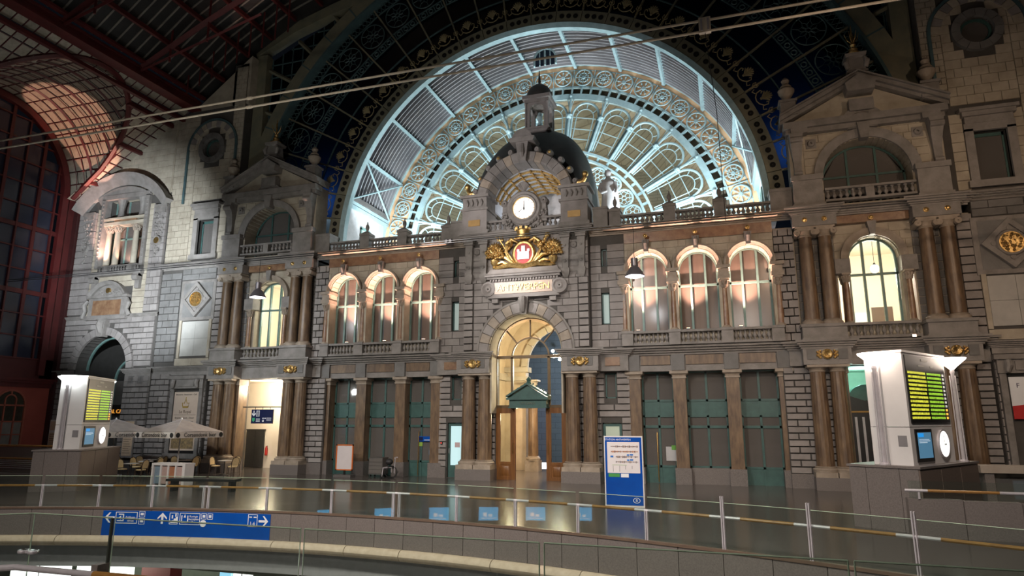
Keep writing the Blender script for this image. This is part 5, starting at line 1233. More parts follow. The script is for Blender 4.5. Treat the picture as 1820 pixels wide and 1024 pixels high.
# mullions, arched lights
MU=MB().tube([(0,0,6.0),(0,0,8.3)],.09,8).lathe(0,0,[(.1,8.2),(.18,8.28),(.12,8.34),(.2,8.46),(.13,8.52)],10).tube([(0,0,8.5),(0,0,9.55)],.08,6).sph((0,-.12,8.38),.12,8,5).tube([(0,0,8.6),(-.1,0,9.1),(-.2,0,9.5)],.03,5).tube([(0,0,8.6),(.1,0,9.1),(.2,0,9.5)],.03,5).sph((0,-.1,9.68),.1,8,5).mesh('mullion',IRON)
MA=[90+13.71*(k+.5) for k in range(-7,7)]
for a in MA: link('mullion',MU,fan,(0,-.12,0),(0,-rad(a-90),0))
b=MB()
pts=[(-.84,0,6.2),(-.84,0,8.35)]+[(.84*cos(pi-pi*i/14),0,8.45+.86*sin(pi*i/14)) for i in range(15)]+[(.84,0,8.35),(.62,0,6.2)]
pts[0]=(-.62,0,6.2)
b.tube(pts,.075,6); LA=b.mesh('arched_light',IRON)
b=MB().tube([(-.48,0,6.2)]+[(.55*cos(pi-pi*i/10),0,8.35+.55*sin(pi*i/10)) for i in range(11)]+[(.48,0,6.2)],.035,5)
for z,w in ((8.3,.8),(7.55,.74),(6.9,.68)): b.tube([(-w,0,z),(w,0,z)],.03,5)
for i in (2,5,8): a=pi*i/10; b.tube([(.55*cos(a),0,8.35+.55*sin(a)),(.82*cos(a),0,8.45+.82*sin(a))],.03,5)
LB=b.mesh('glazing_bars',IRON)
LP=MB().poly([(-.6,6.2),(.6,6.2),(.82,8.4)]+[(.82*cos(pi*i/12),8.45+.84*sin(pi*i/12)) for i in range(13)]+[(-.82,8.4)],-.006,.006).mesh('pane',glassmat('fan pane',(.86,.9,.9),.05,.03,(.08,.09,.1)),smooth=False)
for k in range(-6,7):
    a=13.71*k
    for me in (LA,LB,LP): link(me.name,me,fan,(0,-.05 if me is not LP else .02,0),(0,-rad(a),0))
for r in (6.05,5.62,4.3): FP(MB().ring(0,FZ,r-.07,r+.07,0,180,FY-.2,FY+.1,60),'inner_ring',IRON)
b=MB().tube([(.52*cos(2*pi*i/20),0,.52*sin(2*pi*i/20)) for i in range(20)],.07,6,closed=True).tube([(.13*cos(2*pi*i/10),0,.13*sin(2*pi*i/10)) for i in range(10)],.04,5,closed=True)
for k in range(6):
    a=k*pi/3; b.tube([(.14*cos(a),0,.14*sin(a)),(.5*cos(a),0,.5*sin(a))],.03,5)
    a+=pi/6; b.tube([(.34*cos(a-.4),0,.34*sin(a-.4)),(.42*cos(a),0,.42*sin(a)),(.34*cos(a+.4),0,.34*sin(a+.4))],.03,5)
IR=b.mesh('petal_rosette',IRON)
for k in range(14):
    a=90+13.0*(k-6.5); p=P(4.95,a,FY-.08); link('petal_rosette',IR,fan,(p[0],-.08,p[2]-FZ))
for k in range(27):
    a=90+6.86*(k-13)
    if 0<a<180: link('short_bar',QM,fan,(5.83*cos(rad(a)),0,5.83*sin(rad(a))),(0,-rad(a-90),0))
# hall wall seen through the fan: herringbone timber vault above, grey wall below
HB=tilemat('pale timber vault',(0.46,0.40,0.29),(0.40,0.34,0.24),(0.26,0.21,0.14),1.6,.22,.7,'XZ',.02)
b=MB().arcprof(0,FZ,[(10.2,FY+.4),(10.4,FY+.4),(8.5,13.0),(8.2,13.0)],0,180,30).box(-8.6,8.6,13.0,13.1,12,22)
struct(b.build('wall_ticket_hall',HB,smooth=True),'pale timber vault of the ticket hall seen through the fan window')
struct(MB().box(-10.3,10.3,1.3,13.0,12.1,12.24).build('floor_fan_gallery',GREY,smooth=False),'stone gallery floor behind the parapet')
# ================================================================== BARREL SOFFIT with louvres
BZ=13.15
so=thing('louvred_soffit','curved soffit of grey louvres and pale blue ribs inside the great arch','soffit',(0,0,BZ))
RA=[90+s*(7.1+14.2*k) for s in (-1,1) for k in range(6)]
RIB=MB().sweep([[(-.09,y,11.72),(.09,y,11.72),(.09,y,12.1),(-.09,y,12.1)] for y in (1.25,6.05)]).mesh('rib',IRON)
for a in RA: link('rib',RIB,so,(0,0,0),(0,-rad(a-90),0))
for a in (13.0,167.0): link('rib',RIB,so,(0,0,0),(0,-rad(a-90),0))
SLAT=MB().arcprof(0,0,[(12.08,.0),(11.84,.03),(11.84,.10),(12.08,.13)],90-6.75,90+6.75,6).mesh('louvre_slat',LOUV)
for c in [90+14.2*k for k in range(-5,6)]:
    for j in range(14):
        link('louvre_slat',SLAT,so,(0,1.35+j*.335,0),(0,-rad(c-90),0))
b=MB().arcprof(0,0,[(12.32,1.2),(12.4,1.2),(12.4,6.2),(12.32,6.2)],12,168,60); b.build('dark_backing',mat('soffit gap shade',(0.012,0.012,0.014),(0.009,0.009,0.01),.8),so)  # near-black colour puts shade into the gaps between slats
for s in (-1,1):
    a0,a1=rad(90+s*64),rad(90+s*76.5)
    for (u,v) in ((a0,a1),(a1,a0)): MB().tube([(11.7*cos(u),1.3,11.7*sin(u)),(11.7*cos(v),6.0,11.7*sin(v))],.06,5).build('brace',IRON,so)
    # side walls below the soffit
    sn='left' if s<0 else 'right'
    W=wallcore(*sorted((s*11.75,s*12.1)),12.2,16.2,1.25,6.1,(),'wall_arch_side_'+sn,m=STATU,lab='white lit side wall under the louvred soffit '+SIDE[s])
    o=window('small teal window in the white side wall under the soffit '+SIDE[s],None)
    x=s*11.7; b=MB().box(x-.06,x+.06,3.0,3.1,12.6,14.6).box(x-.06,x+.06,4.0,4.1,12.6,14.6).box(x-.06,x+.06,3.0,4.1,14.5,14.65); b.build('frame',TEALL,o); MB().box(x-.02,x+.02,3.1,4.0,12.6,14.5).build('pane',mat('pale pane',(0.4,0.5,0.5),(0.35,0.45,0.45),.2),o,smooth=False)
    MB().box(s*11.75-.4*(s>0),s*11.75+.4*(s<0),1.3,6.0,15.9,16.2).build('ledge',GREYD,W)
# light on the dormer at the crown
t=thing('crown_dormer','small arched blue window at the crown of the soffit','window',(0.1,3.6,24.9))
MB().ring(0,-.6,.62,.72,0,180,-.1,.1,16).box(-.72,-.62,-.1,.1,-1.0,-.6).box(.62,.72,-.1,.1,-1.0,-.6).build('frame',IRON,t); MB().box(-.05,.05,-.08,.08,-1.0,0).box(-.35,-.3,-.08,.08,-1,-.1).box(.3,.35,-.08,.08,-1,-.1).build('bars',IRON,t)
MB().poly([(.62*cos(pi*i/12),-.6+.62*sin(pi*i/12)) for i in range(13)]+[(-.62,-1.0),(.62,-1.0)],.02,.04).build('pane',BLUEG,t)
# front lip and band with holes
SZ=13.0; SY=1.0
def SPt(r,a,y=SY): return (r*cos(rad(a)),y,SZ+r*sin(rad(a)))
scr=thing('iron_arch_screen','dark glazed iron screen with rosettes and palmettes around the great arch','screen',(0,SY,SZ))
def SP(b,name,m,**k):
    o=b.build(name,m,None,off=(0,SY,SZ),**k); o.parent=scr; return o
SP(MB().arcprof(0,SZ,[(11.62,SY-.02),(11.9,SY-.1),(11.92,SY+.3),(11.62,SY+.35)],-1,181,80),'pale_lip',IRON)
DISC=MB().arcprof(0,0,[(.02,-.02),(.14,-.02),(.14,.02),(.02,.02)],0,360,14).mesh('hole_shade_disc',mat('hole shade black',(0.004,0.004,0.004),(0.003,0.003,0.003),.9))  # black discs paint the shade of holes onto the plates
for k in range(26):
    a=90+3.43+6.86*(k-13)
    if a-3.4<-1 or a+3.4>181: continue
    SP(MB().ring(0,SZ,11.92,12.6,a-3.35,a+3.35,SY-.06,SY+.16,6),'band_plate',OLIVE,smooth=False)
    for d in (-1.85,0,1.85):
        p=SPt(12.27,a+d,SY-.07); link('hole_shade_disc',DISC,scr,(p[0],p[1]-SY,p[2]-SZ))
# palmettes
b=MB()
for k in range(7):
    u=rad(20+140*k/6); b.tube([(0,0,-.2),(.16*cos(u),-.03,-.05+.18*sin(u)),(.30*cos(u),0,-.02+.36*sin(u))],[.03,.06,.035],5)
b.sph((0,-.02,-.2),.07,8,5)
for q in (-1,1):
    b.tube([(0,0,-.45),(q*.2,0,-.4),(q*.38,0,-.25),(q*.42,0,-.05),(q*.32,0,.02),(q*.27,0,-.08)],.032,5)
    b.tube([(q*.38,0,-.3),(q*.55,0,-.4),(q*.62,0,-.25)],.028,5)
PAL=b.mesh('palmette',mat('ochre iron',(0.34,0.29,0.16),(0.22,0.19,0.11),.55))
ST=MB()
ST.tube([(0,0,-.4),(0,0,.1),(0,0,.45)],[.03,.05,.02],5).sph((0,0,.12),.07,6,4).tube([(0,0,-.1),(.14,0,.05),(.1,0,.2)],.025,4).tube([(0,0,-.1),(-.14,0,.05),(-.1,0,.2)],.025,4)
STM=ST.mesh('stem_ornament',PAL.materials[0])
big=MB().tube([(.8*cos(2*pi*i/28),0,.8*sin(2*pi*i/28)) for i in range(28)],.035,5,closed=True).tube([(.12*cos(2*pi*i/10),0,.12*sin(2*pi*i/10)) for i in range(10)],.03,4,closed=True)
for k in range(8):
    a=k*pi/4; big.tube([(.13*cos(a-.25),0,.13*sin(a-.25)),(.36*cos(a-.32),0,.36*sin(a-.32)),(.5*cos(a),0,.5*sin(a)),(.36*cos(a+.32),0,.36*sin(a+.32)),(.13*cos(a+.25),0,.13*sin(a+.25))],.02,4)
    big.tube([(.5*cos(a),0,.5*sin(a)),(.78*cos(a),0,.78*sin(a))],.02,4)
BIG=big.mesh('tracery_rosette',TEALI)
sc=MB()
for q in (-.52,0,.52):
    sc.tube([(q+.13*cos(2*pi*i/12),0,.13*sin(2*pi*i/12)) for i in range(12)],.04,4,closed=True)
sc.box(-.9,.9,-.03,.03,.2,.26).box(-.9,.9,-.03,.03,-.26,-.2)
for q in (-.26,.26,-.78,.78): sc.box(q-.03,q+.03,-.03,.03,-.2,.2)
SCM=sc.mesh('circle_band',TEALI)
lt=MB()
for k in range(-3,4):
    x=k*.31; lt.tube([(x-.15,0,-.28),(x+.15,0,.28)],.022,4).tube([(x+.15,0,-.28),(x-.15,0,.28)],.022,4)
lt.box(-1.1,1.1,-.03,.03,.28,.34).box(-1.1,1.1,-.03,.03,-.34,-.28)
LTM=lt.mesh('lattice_band',TEALI)
RAD=MB().box(-.05,.05,-.05,.05,12.6,18.3).mesh('radial_bar',OLIVE)
gl=[]
for k in range(27):
    a=90+6.86*(k-13)
    if a<6 or a>174: continue
    link('radial_bar',RAD,scr,(0,0,0),(0,-rad(a-90),0))
    p=SPt(13.1,a); link('stem_ornament',STM,scr,(p[0],-.08,p[2]-SZ),(0,-rad(a-90),0))
for k in range(26):
    a=90+3.43+6.86*(k-13)
    if a<8 or a>172: continue
    for r,me in ((13.25,PAL),(16.78,BIG),(15.57,SCM),(17.98,LTM)):
        p=SPt(r,a); link(me.name,me,scr,(p[0],(-.08 if me is PAL else 0),p[2]-SZ),(0,-rad(a-90),0))
    for r0,r1 in ((12.6,14.0),(14.0,15.3),(15.3,17.6),(17.6,18.3)):
        SP(MB().ring(0,SZ,r0+.02,r1-.02,a-3.38,a+3.38,SY+.12,SY+.13,3),'pane',BLUEG,smooth=False)
SP(MB().ring(0,SZ,13.97,14.03,6,174,SY-.03,SY+.05,60),'ring_bar',TEALI)
SP(MB().ring(0,SZ,18.3,19.2,3,177,SY-.45,SY+.3,80),'outer_ring',OLIVE)
SP(MB().ring(0,SZ,18.2,18.34,3,177,SY-.5,SY+.3,80),'ring_fillet',TEALI)
for k in range(20):
    a=90+6.86*(k-9.5); 
    SP(MB().ring(0,SZ,18.3,19.22,a-.12,a+.12,SY-.47,SY-.4,1),'ring_joint',TEALI)
# spandrel frame outside the ring: posts, sloping beam, glazed grid
for s in (-1,1):
    SP(MB().box(s*17.75,s*18.55,SY-.4,SY+.3,16.5,26.2),'frame_post',OLIVE,smooth=False)
    pts=[(-18.6,26.2),(-15.86,27.4),(-13.03,28.2),(-9,28.9),(-9,29.8),(-13.03,28.9),(-15.86,28.1),(-18.75,26.85)]
    SP(MB().poly([(-s*x,z) for x,z in pts],SY-.4,SY+.3),'frame_beam',OLIVE,smooth=False)
    for (x0,z0,x1,z1) in ((17.7,25.2,15.6,23.9),(15.6,26.9,14.3,25.6),(13.1,28.2,12.5,27.5),(17.8,22.3,16.9,21.9)):
        SP(MB().tube([(s*x0,SY-.1,z0),(s*x1,SY-.1,z1)],.13,4),'strut',OLIVE)
    for k in range(8): SP(MB().box(s*(17.6-k*.75)-.03,s*(17.6-k*.75)+.03,SY+.0,SY+.06,SZ+sqrt(max(.1,19.0**2-(17.6-k*.75)**2)),26.0+k*.33),'glazing_bar',TEALI,smooth=False)
    for k in range(9): z=20.2+k*.9; x0=sqrt(max(1,19.1**2-(z-SZ)**2)); x1=min(17.7,17.7-(z-25.8)*2.1 if z>25.8 else 17.7); SP(MB().box(s*x0,s*x1,SY+.0,SY+.06,z-.03,z+.03),'glazing_bar',TEALI,smooth=False) if x1>x0 else None
    SP(MB().poly([(s*17.7,16.5)]+[(s*19.1*cos(rad(10+4*i)),SZ+19.1*sin(rad(10+4*i))) for i in range(14)]+[(s*9,28.9),(s*13.03,28.2),(s*17.7,26.0)],SY+.14,SY+.15),'pane',BLUEG,smooth=False)
struct(MB().ring(0,13,12.7,26,0,180,8.5,8.6,40).build('wall_night_backdrop',mat('night sky backdrop',(0.010,0.014,0.022),(0.008,0.010,0.016),.9),smooth=False),'dark blue backdrop for the night sky behind the iron screen')  # added backdrop ring, stands in for the night sky
# cool lamps hidden behind the parapet
for x in (-9.5,-6,6,9.5):
    light('SPOT','gallery_spot',(x,3.0,12.5),1500,CYAN,(x*1.02,5.6,20),.2,120,.6)
for x in (-4.6,4.6): light('SPOT','gallery_spot',(x,3.4,12.6),3200,CYAN,(x*.45,5.6,24),.2,70,.8)
for s in (-1,1):
    light('POINT','gallery_light',(s*8.8,4.2,13.2),380,CYAN,radius=.25)
    light('POINT','screen_fill_light',(s*13.2,1.9,15.8),170,(.35,.6,1),radius=.3)  # added lamps behind the screen make its panes glow blue
light('POINT','hall_vault_light',(0,9.5,14.5),1100,(1,.9,.72),radius=.6)
# ================================================================== SHED ROOF (cafe side) AND RED SIDE WALL
def zsl(x): return 17.2+(x+31.4)*.66          # aisle slope
LY,LZ,LR=-6.2,17.4,5.25                      # lunette axis y, spring z, radius
def zbar(y): return LZ+sqrt(max(0,LR*LR-(y-LY)**2)) if abs(y-LY)<LR else 0
aisle=struct(thing('ceiling_aisle','sloping aisle roof of ribbed glass panes in red iron bars above the cafe',None))
PM=MB().box(-.5,.5,-.5,.5,-.012,.012).mesh('pane',PANE,smooth=False)
th=math.atan(.66); nx,ny=14,20; dx=9.2/nx; 
sl=[]; bar=MB()
y0,y1=-17.6,-.05; dy=(y1-y0)/30
for i in range(nx):
    xa=-31.4+i*dx; xc=xa+dx/2
    for j in range(30):
        yc=y0+(j+.5)*dy; yb=yc
        if zsl(xc)<zbar(yb)-.1: continue
        if abs(yc-LY)<LR or yc>-1.2 or yc<-11.2: 
            ln=dx/cos(th); link('pane',PM,aisle,(xc,yc,zsl(xc)),(0,-th,0),(ln-.1,dy-.08,1))
for j in range(31):
    yy=y0+j*dy; xs=[x for x in [-31.4+k*.2 for k in range(47)] if zsl(x)>=zbar(yy)-.1]
    if xs: bar.tube([(xs[0],yy,zsl(xs[0])-.03),(-22.2,yy,zsl(-22.2)-.03)],.032,4)
for i in range(nx+1):
    x=-31.4+i*dx; yl=None
    if zsl(x)<LZ+LR:
        d=sqrt(max(0,LR**2-(zsl(x)-LZ)**2)) if zsl(x)>LZ else LR
        bar.tube([(x,y1,zsl(x)-.03),(x,LY+d,zsl(x)-.03)],.032,4); bar.tube([(x,LY-d,zsl(x)-.03),(x,y0,zsl(x)-.03)],.032,4)
    else: bar.tube([(x,y1,zsl(x)-.03),(x,y0,zsl(x)-.03)],.032,4)
bar.build('glazing_bars',REDI,aisle)
for x in (-29.6,-26.6,-24.2): 
    d=sqrt(max(0,LR**2-(zsl(x)-LZ)**2)) if LZ<zsl(x)<LZ+LR else 0
    MB().box(x-.1,x+.1,LY+d,-.02,zsl(x)-.3,zsl(x)-.08).build('purlin',DARKM if 0 else REDI,aisle)
# groin rib
pts=[]
for k in range(41):
    y=LY+LR-2*LR*k/40; z=max(zbar(y),17.35); x=-31.4+(z-17.2)/.66; pts.append((min(x,-22.4),y,z-.05))
MB().tube(pts,.17,6).build('groin_rib',REDI,aisle)
# lunette panes (barrel with axis x)
NP=20
lun=struct(thing('ceiling_lunette','curved lunette vault of ribbed glass panes over the red arched window',None))
lb=MB()
for k in range(NP):
    p0=180*k/NP; p1=180*(k+1)/NP; pm=rad((p0+p1)/2)
    y=LY+LR*cos(pm); z=LZ+LR*sin(pm); xg=-31.4+(z-17.2)/.66
    nxp=max(1,int((xg+31.55)/.66)); wd=(xg+31.55)/nxp; L=2*LR*sin(rad(180/NP/2))
    for i in range(nxp):
        link('pane',PM,lun,(-31.55+(i+.5)*wd,y,z),(pm-pi/2,0,0),(wd-.09,L-.09,1))
for k in range(NP+1):
    a=rad(180*k/NP); y=LY+LR*cos(a); z=LZ+LR*sin(a); xg=-31.4+(z-17.2)/.66
    lb.tube([(-31.55,y,z-.02),(min(xg,-22.4),y,z-.02)],.028,4)
for x in [-31.5+.66*i for i in range(14)]:
    zz=zsl(x)
    a0=math.degrees(math.asin(min(1,max(0,(zz-LZ)/LR))))
    if a0<88: lb.tube([(x,LY+(LR-.02)*cos(rad(a0+(180-2*a0)*i/16)),LZ+(LR-.02)*sin(rad(a0+(180-2*a0)*i/16))) for i in range(17)],0.028 if round((x+31.5)/.66)%3 else .09,4)
lb.build('glazing_bars',REDI,lun)
# main roof
main=struct(thing('ceiling_main_roof','dark shed roof of boards, pale battens and red iron trusses',None))
RP=[(-22.3,23.5),(-18.7,26.4),(-15.5,28.2),(-12.3,29.3),(-8,30.3),(0,31.2)]
for (xa,za),(xb,zb) in zip(RP,RP[1:]):
    MB().sweep([[(xa,y,za),(xb,y,zb),(xb,y,zb+.1),(xa,y,za+.1)] for y in (.9,-33)]).build('roof_board',ROOFD,main,smooth=False)
    for k in range(36):
        y=-.4-k*.62
        if xa>-9: continue
        MB().sweep([[(xa,y-.05,za-.06),(xa,y+.05,za-.06),(xa,y+.05,za),(xa,y-.05,za)],[(xb,y-.05,zb-.06),(xb,y+.05,zb-.06),(xb,y+.05,zb),(xb,y-.05,zb)]]).build('batten',BATTEN,main,smooth=False)
for x,z in ((-20.5,24.75),(-18.7,26.2),(-17,27.1),(-15.3,28.1),(-13.4,28.75)): MB().box(x-.09,x+.09,-33,.0,z-.38,z-.12).build('purlin',REDI,main,smooth=False)
MB().box(-22.75,-22.25,-33,-.02,22.7,23.1).box(-22.9,-22.1,-33,-.02,22.6,22.72).box(-22.85,-22.15,-33,-.02,23.1,23.22).build('valley_girder',REDI,main,smooth=False)
MB().box(-23.5,-23.25,-33,-.02,22.0,22.2).box(-22.1,-21.8,-33,-.02,23.35,23.5).build('edge_girder',REDI,main,smooth=False)
for y in (-4.6,-9.4,-15):
    b=MB().tube([(-22.3,y,23.2),(-17.5,y,25.4),(-12,y,27.6)],.2,4).tube([(-20.2,y,23.2),(-20.2,y,25.4)],.08,4).tube([(-17.6,y,24.0),(-17.6,y,26.6)],.08,4).tube([(-22.3,y,23.0),(-14,y,25.0)],.09,4)
    b.build('truss',REDI,main)
for k in range(9): MB().tube([(-21.6+k*.9,-1.8,22.9+k*.35),(-21.6+k*.9,-1.8,24.4+k*.5)],.06,4).build('hanger',REDI,main)
# side wall
sw=thing('wall_cafe_side','dark red iron side wall with tall arched window beside the cafe',None); sw['kind']='structure'
X=-31.6
def SWB(b,name,m,**k): return b.build(name,m,sw,**k)
b=MB(); 
for i in range(24):
    a0,a1=rad(180*i/24),rad(180*(i+1)/24)
    ya,za=LY+5.0*cos(a0),LZ+5.0*sin(a0); yb,zb=LY+5.0*cos(a1),LZ+5.0*sin(a1)
    b.sweep([[(X,ya,za),(X,yb,zb),(X,yb,23.5),(X,ya,23.5)],[(X-.3,ya,za),(X-.3,yb,zb),(X-.3,yb,23.5),(X-.3,ya,23.5)]])
b.box(X-.3,X,LY+5.0,0,5.3,23.5).box(X-.3,X,-17.5,LY-5.0,5.3,23.5).box(X-.3,X,-17.5,0,4.9,6.6)
SWB(b,'upper_wall',REDW,smooth=False)
b=MB()
for i in range(25):
    a=rad(180*i/24)
SWB(MB().sweep([[(X+q,LY+r*cos(rad(180*i/24)),LZ+r*sin(rad(180*i/24))) for q,r in ((-.1,4.75),(.28,4.75),(.28,5.15),(-.1,5.15))] for i in range(25)]),'arch_rim',REDI)
SWB(MB().box(X-.05,X+.25,LY+4.75,LY+5.15,5.6,LZ).box(X-.05,X+.25,LY-5.15,LY-4.75,5.6,LZ),'jamb',REDI)
mb=MB()
for k in range(-4,5):
    y=LY+k*1.1; w_=.1 if k%2 else .05; top=LZ+sqrt(max(.1,4.8**2-(k*1.1)**2)); mb.box(X-.1,X+.1,y-w_,y+w_,6.6,top)
for k in range(12):
    z=6.6+k*1.35; hw=4.8 if z<LZ else sqrt(max(.1,4.8**2-(z-LZ)**2)); mb.box(X-.08,X+.08,LY-hw,LY+hw,z-(.14 if k in (3,6) else .04),z+(.14 if k in (3,6) else .04))
SWB(mb,'glazing_bars',REDI,smooth=False)
PN=mat('dim night pane',(0.030,0.034,0.055),(0.018,0.02,0.035),.18,scale=.6,var=.5)
for k in range(-5,4):
    for j in range(12):
        ya=LY+k*1.1+.06; yb=ya+.98; z0=6.65+j*1.35; z1=z0+1.26
        ym=max(abs(ya-LY),abs(yb-LY))
        if ym>4.85: yb=min(yb,LY+4.75); ya=max(ya,LY-4.75)
        if yb-ya<.2: continue
        if z1>LZ+sqrt(max(0,4.75**2-(max(abs(ya-LY),abs(yb-LY))-.3)**2)): z1=LZ+sqrt(max(0,4.75**2-(max(abs(ya-LY),abs(yb-LY))-.01)**2)) if max(abs(ya-LY),abs(yb-LY))<4.75 else LZ
        if z1-z0<.15: continue
        SWB(MB().box(X-.06,X-.03,ya,yb,z0,z1),'pane',PN,smooth=False)
# ledge + lower wall with small arched windows
SWB(MB().box(X-.1,X+.4,-17.5,0,5.25,5.4).box(X-.1,X+.3,-17.5,0,5.1,5.25).box(X-.05,X+.15,-17.5,0,4.85,5.1),'ledge',REDI,smooth=False)
REDL=mat('brick red lower wall',(0.34,0.07,0.05),(0.26,0.05,0.036),.6,scale=.7,var=.1)
b=MB().box(X-.3,X,-1.75,0,0,4.9).box(X-.3,X,-17.5,-3.6,0,4.9).box(X-.3,X,-3.6,-1.75,0,1.3)
for i in range(10):
    a0,a1=rad(18*i),rad(18*(i+1)); c=-2.675; r=.925
    b.sweep([[(xx,c+r*cos(a0),3.75+r*sin(a0)),(xx,c+r*cos(a1),3.75+r*sin(a1)),(xx,c+r*cos(a1),4.9),(xx,c+r*cos(a0),4.9)] for xx in (X,X-.3)])
SWB(b,'lower_wall',REDL,smooth=False)
c=-2.675; b=MB().sweep([[(X-.12+q,c+r*cos(rad(15*i)),3.75+r*sin(rad(15*i))) for q,r in ((0,.84),(.16,.84),(.16,.94),(0,.94))] for i in range(13)])
b.box(X-.12,X+.04,c-.94,c-.84,1.3,3.75).box(X-.12,X+.04,c+.84,c+.94,1.3,3.75)
b.box(X-.1,X+.02,c-.9,c+.9,3.7,3.8).box(X-.1,X+.02,c-.9,c+.9,2.75,2.83).box(X-.1,X+.02,c-.9,c+.9,2.0,2.06).box(X-.1,X+.02,c-.9,c+.9,1.3,1.4)
for q in (-.32,.32): b.box(X-.1,X+.02,c+q-.04,c+q+.04,1.3,4.1)
b.sweep([[(X-.1+q,c+r*cos(rad(20*i)),3.8+.25+r*sin(rad(20*i))) for q,r in ((0,.29),(.12,.29),(.12,.37),(0,.37))] for i in range(10)]); b.box(X-.1,X+.02,c-.04,c+.04,4.4,4.65)
SWB(b,'small_window_frame',mat('orange red frame',(0.34,0.09,0.055),(0.28,0.07,0.045),.5),smooth=False)
b=MB().box(X-.07,X-.05,c-.86,c+.86,2.83,3.75).sweep([[(X-.07,c+.86*cos(rad(15*i)),3.75+.86*sin(rad(15*i))),(X-.05,c+.86*cos(rad(15*i)),3.75+.86*sin(rad(15*i))),(X-.05,c+.86*cos(rad(15*i)),3.74),(X-.07,c+.86*cos(rad(15*i)),3.74)] for i in range(13)])
SWB(b,'upper_pane',mat('dark olive pane',(0.05,0.045,0.035),(0.035,0.03,0.024),.2),smooth=False)
SWB(MB().box(X-.07,X-.05,c-.86,c+.86,1.35,2.75),'lower_pane',mat('grey curtain pane',(0.20,0.18,0.165),(0.15,0.135,0.12),.5),smooth=False)
# corner post between facade and side wall
SWB(MB().box(X-.1,X+.35,-.4,-.12,0,17.3),'corner_post',mat('black red post',(0.05,0.012,0.012),(0.03,0.008,0.008),.5),smooth=False)
# ================================================================== FLOOR, WELL EDGE, LOWER LEVEL
def ye(x): return -12.8-.0163*(x+3)**2
xs=[-27+.75*i for i in range(63)]            # -27 .. 19.5
fl=MB()
for a,b_ in zip(xs,xs[1:]): fl.add([(a,ye(a),0),(b_,ye(b_),0),(b_,8,0),(a,8,0)],[(0,1,2,3)])
fl.add([(-60,ye(-27),0),(-27,ye(-27),0),(-27,8,0),(-60,8,0)],[(0,1,2,3)]); fl.add([(19.5,ye(19.5),0),(40,ye(19.5),0),(40,8,0),(19.5,8,0)],[(0,1,2,3)])
struct(fl.build('floor',FLOOR,smooth=False),'dark polished granite concourse floor')
def strip(name,m,parent,x0,x1,prof,n=4,gap=0.0):
    """profile (dy,z) swept along the well edge between x0 and x1"""
    b=MB(); rings=[]
    for i in range(n+1):
        x=x0+gap+(x1-x0-2*gap)*i/n; t=Vector((1,-.0326*(x+3),0)).normalized(); nrm=Vector((-t.y,t.x,0))
        rings.append([(x+nrm.x*d,ye(x)+nrm.y*d,z) for d,z in prof])
    return b.sweep(rings).build(name,m,parent)
fas=struct(thing('trim_12','grey granite fascia with cream rounded beam along the edge of the well',None))
for k in range(23):
    x0=-27+k*2
    for j in range(2):
        strip('fascia_panel',FASC,fas,x0+j,x0+j+1,[(0,0.0),(-.05,0.0),(-.05,-.86),(0,-.86)],2,.008)
    strip('edge_trim',mat('bronze edge strip',(0.16,0.11,0.08),(0.12,0.08,0.06),.4),fas,x0,x0+2,[(.06,.03),(-.07,.03),(-.07,-.035),(.06,-.035)],4)
x=-27.0; k=0
while x<19:
    w_=(2.6,1.9,3.0)[k%3]; x1=min(x+w_,19.3)
    strip('beam_segment',BEAM,fas,x,x1,[(-.1+.2*cos(2*pi*i/12),-1.02+.165*sin(2*pi*i/12)) for i in range(12)][::-1],6,.012); x=x1; k+=1
strip('recessed_panel',LOWD,fas,-27,19.3,[(.12,-1.15),(.1,-1.15),(.1,-1.86),(.12,-1.86)],46)  # grey wall panel set back below the beam
for k in range(12):
    for j in range(4): 
        pass
low=MB().box(-60,40,-60,8,-6.2,-6.0); struct(low.build('floor_lower',mat('pale lower floor',(0.35,0.33,0.30),(0.28,0.26,0.24),.25),smooth=False),'pale floor of the lower level in the well')
struct(MB().box(-60,40,-12.4,8,-2.05,-1.9).build('ceiling_lower',mat('green grey ceiling',(0.20,0.22,0.17),(0.16,0.18,0.14),.7),smooth=False),'ceiling of the shops on the lower level')
struct(MB().box(-60,40,-5.1,-5,-6,-1.9).build('wall_lower',mat('green grey wall',(0.25,0.27,0.21),(0.2,0.22,0.17),.7),smooth=False),'back wall of the lower level shops')
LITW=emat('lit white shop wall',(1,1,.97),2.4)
for x0,x1,z0,z1,y in ((-21,-17.6,-4.2,-2.35,-9),(-17.2,-14.2,-4.2,-2.1,-9),(-8.4,-7.6,-4.2,-2.05,-10)):
    t=thing('lit_shop_panel','bright white lit shop wall on the lower level','shopfront',((x0+x1)/2,y,z0),'lit shop walls on the lower level'); w_=(x1-x0)/2
    MB().box(-w_,w_,0,.1,0,z1-z0).build('panel',LITW,t); MB().box(-w_-.05,w_+.05,-.03,.0,z1-z0,z1-z0+.06).box(-.02,.02,-.03,0,0,z1-z0).build('trim',STEEL,t)
t=thing('lit_blue_panel','pale blue lit shop panel on the lower level','shopfront',(-8.75,-10.0,-4.2)); MB().box(-.25,.25,0,.1,0,2.15).build('panel',emat('blue lit panel',(.3,.62,.85),1.2),t); MB().box(-.3,.3,-.03,0,2.15,2.2).build('trim',STEEL,t)
t=thing('red_counter','red shop counter end on the lower level','counter',(-12.2,-9.5,-4.4)); MB().poly([(-.7,0),(.7,0),(.7,2.2),(-.7,1.8)],-.3,.3).build('body',mat('shop red',(0.35,0.03,0.04),(0.3,0.02,0.03),.5),t); MB().poly([(-.72,1.8),(.72,2.2),(.72,2.26),(-.72,1.86)],-.33,.33).build('rail',STEEL,t)
light('POINT','shop_low_light',(-14,-11.2,-3.0),120,(.95,1,.85),radius=.5)
light('POINT','shop_low_light',(-4,-11,-3.2),60,(.95,1,.85),radius=.5)
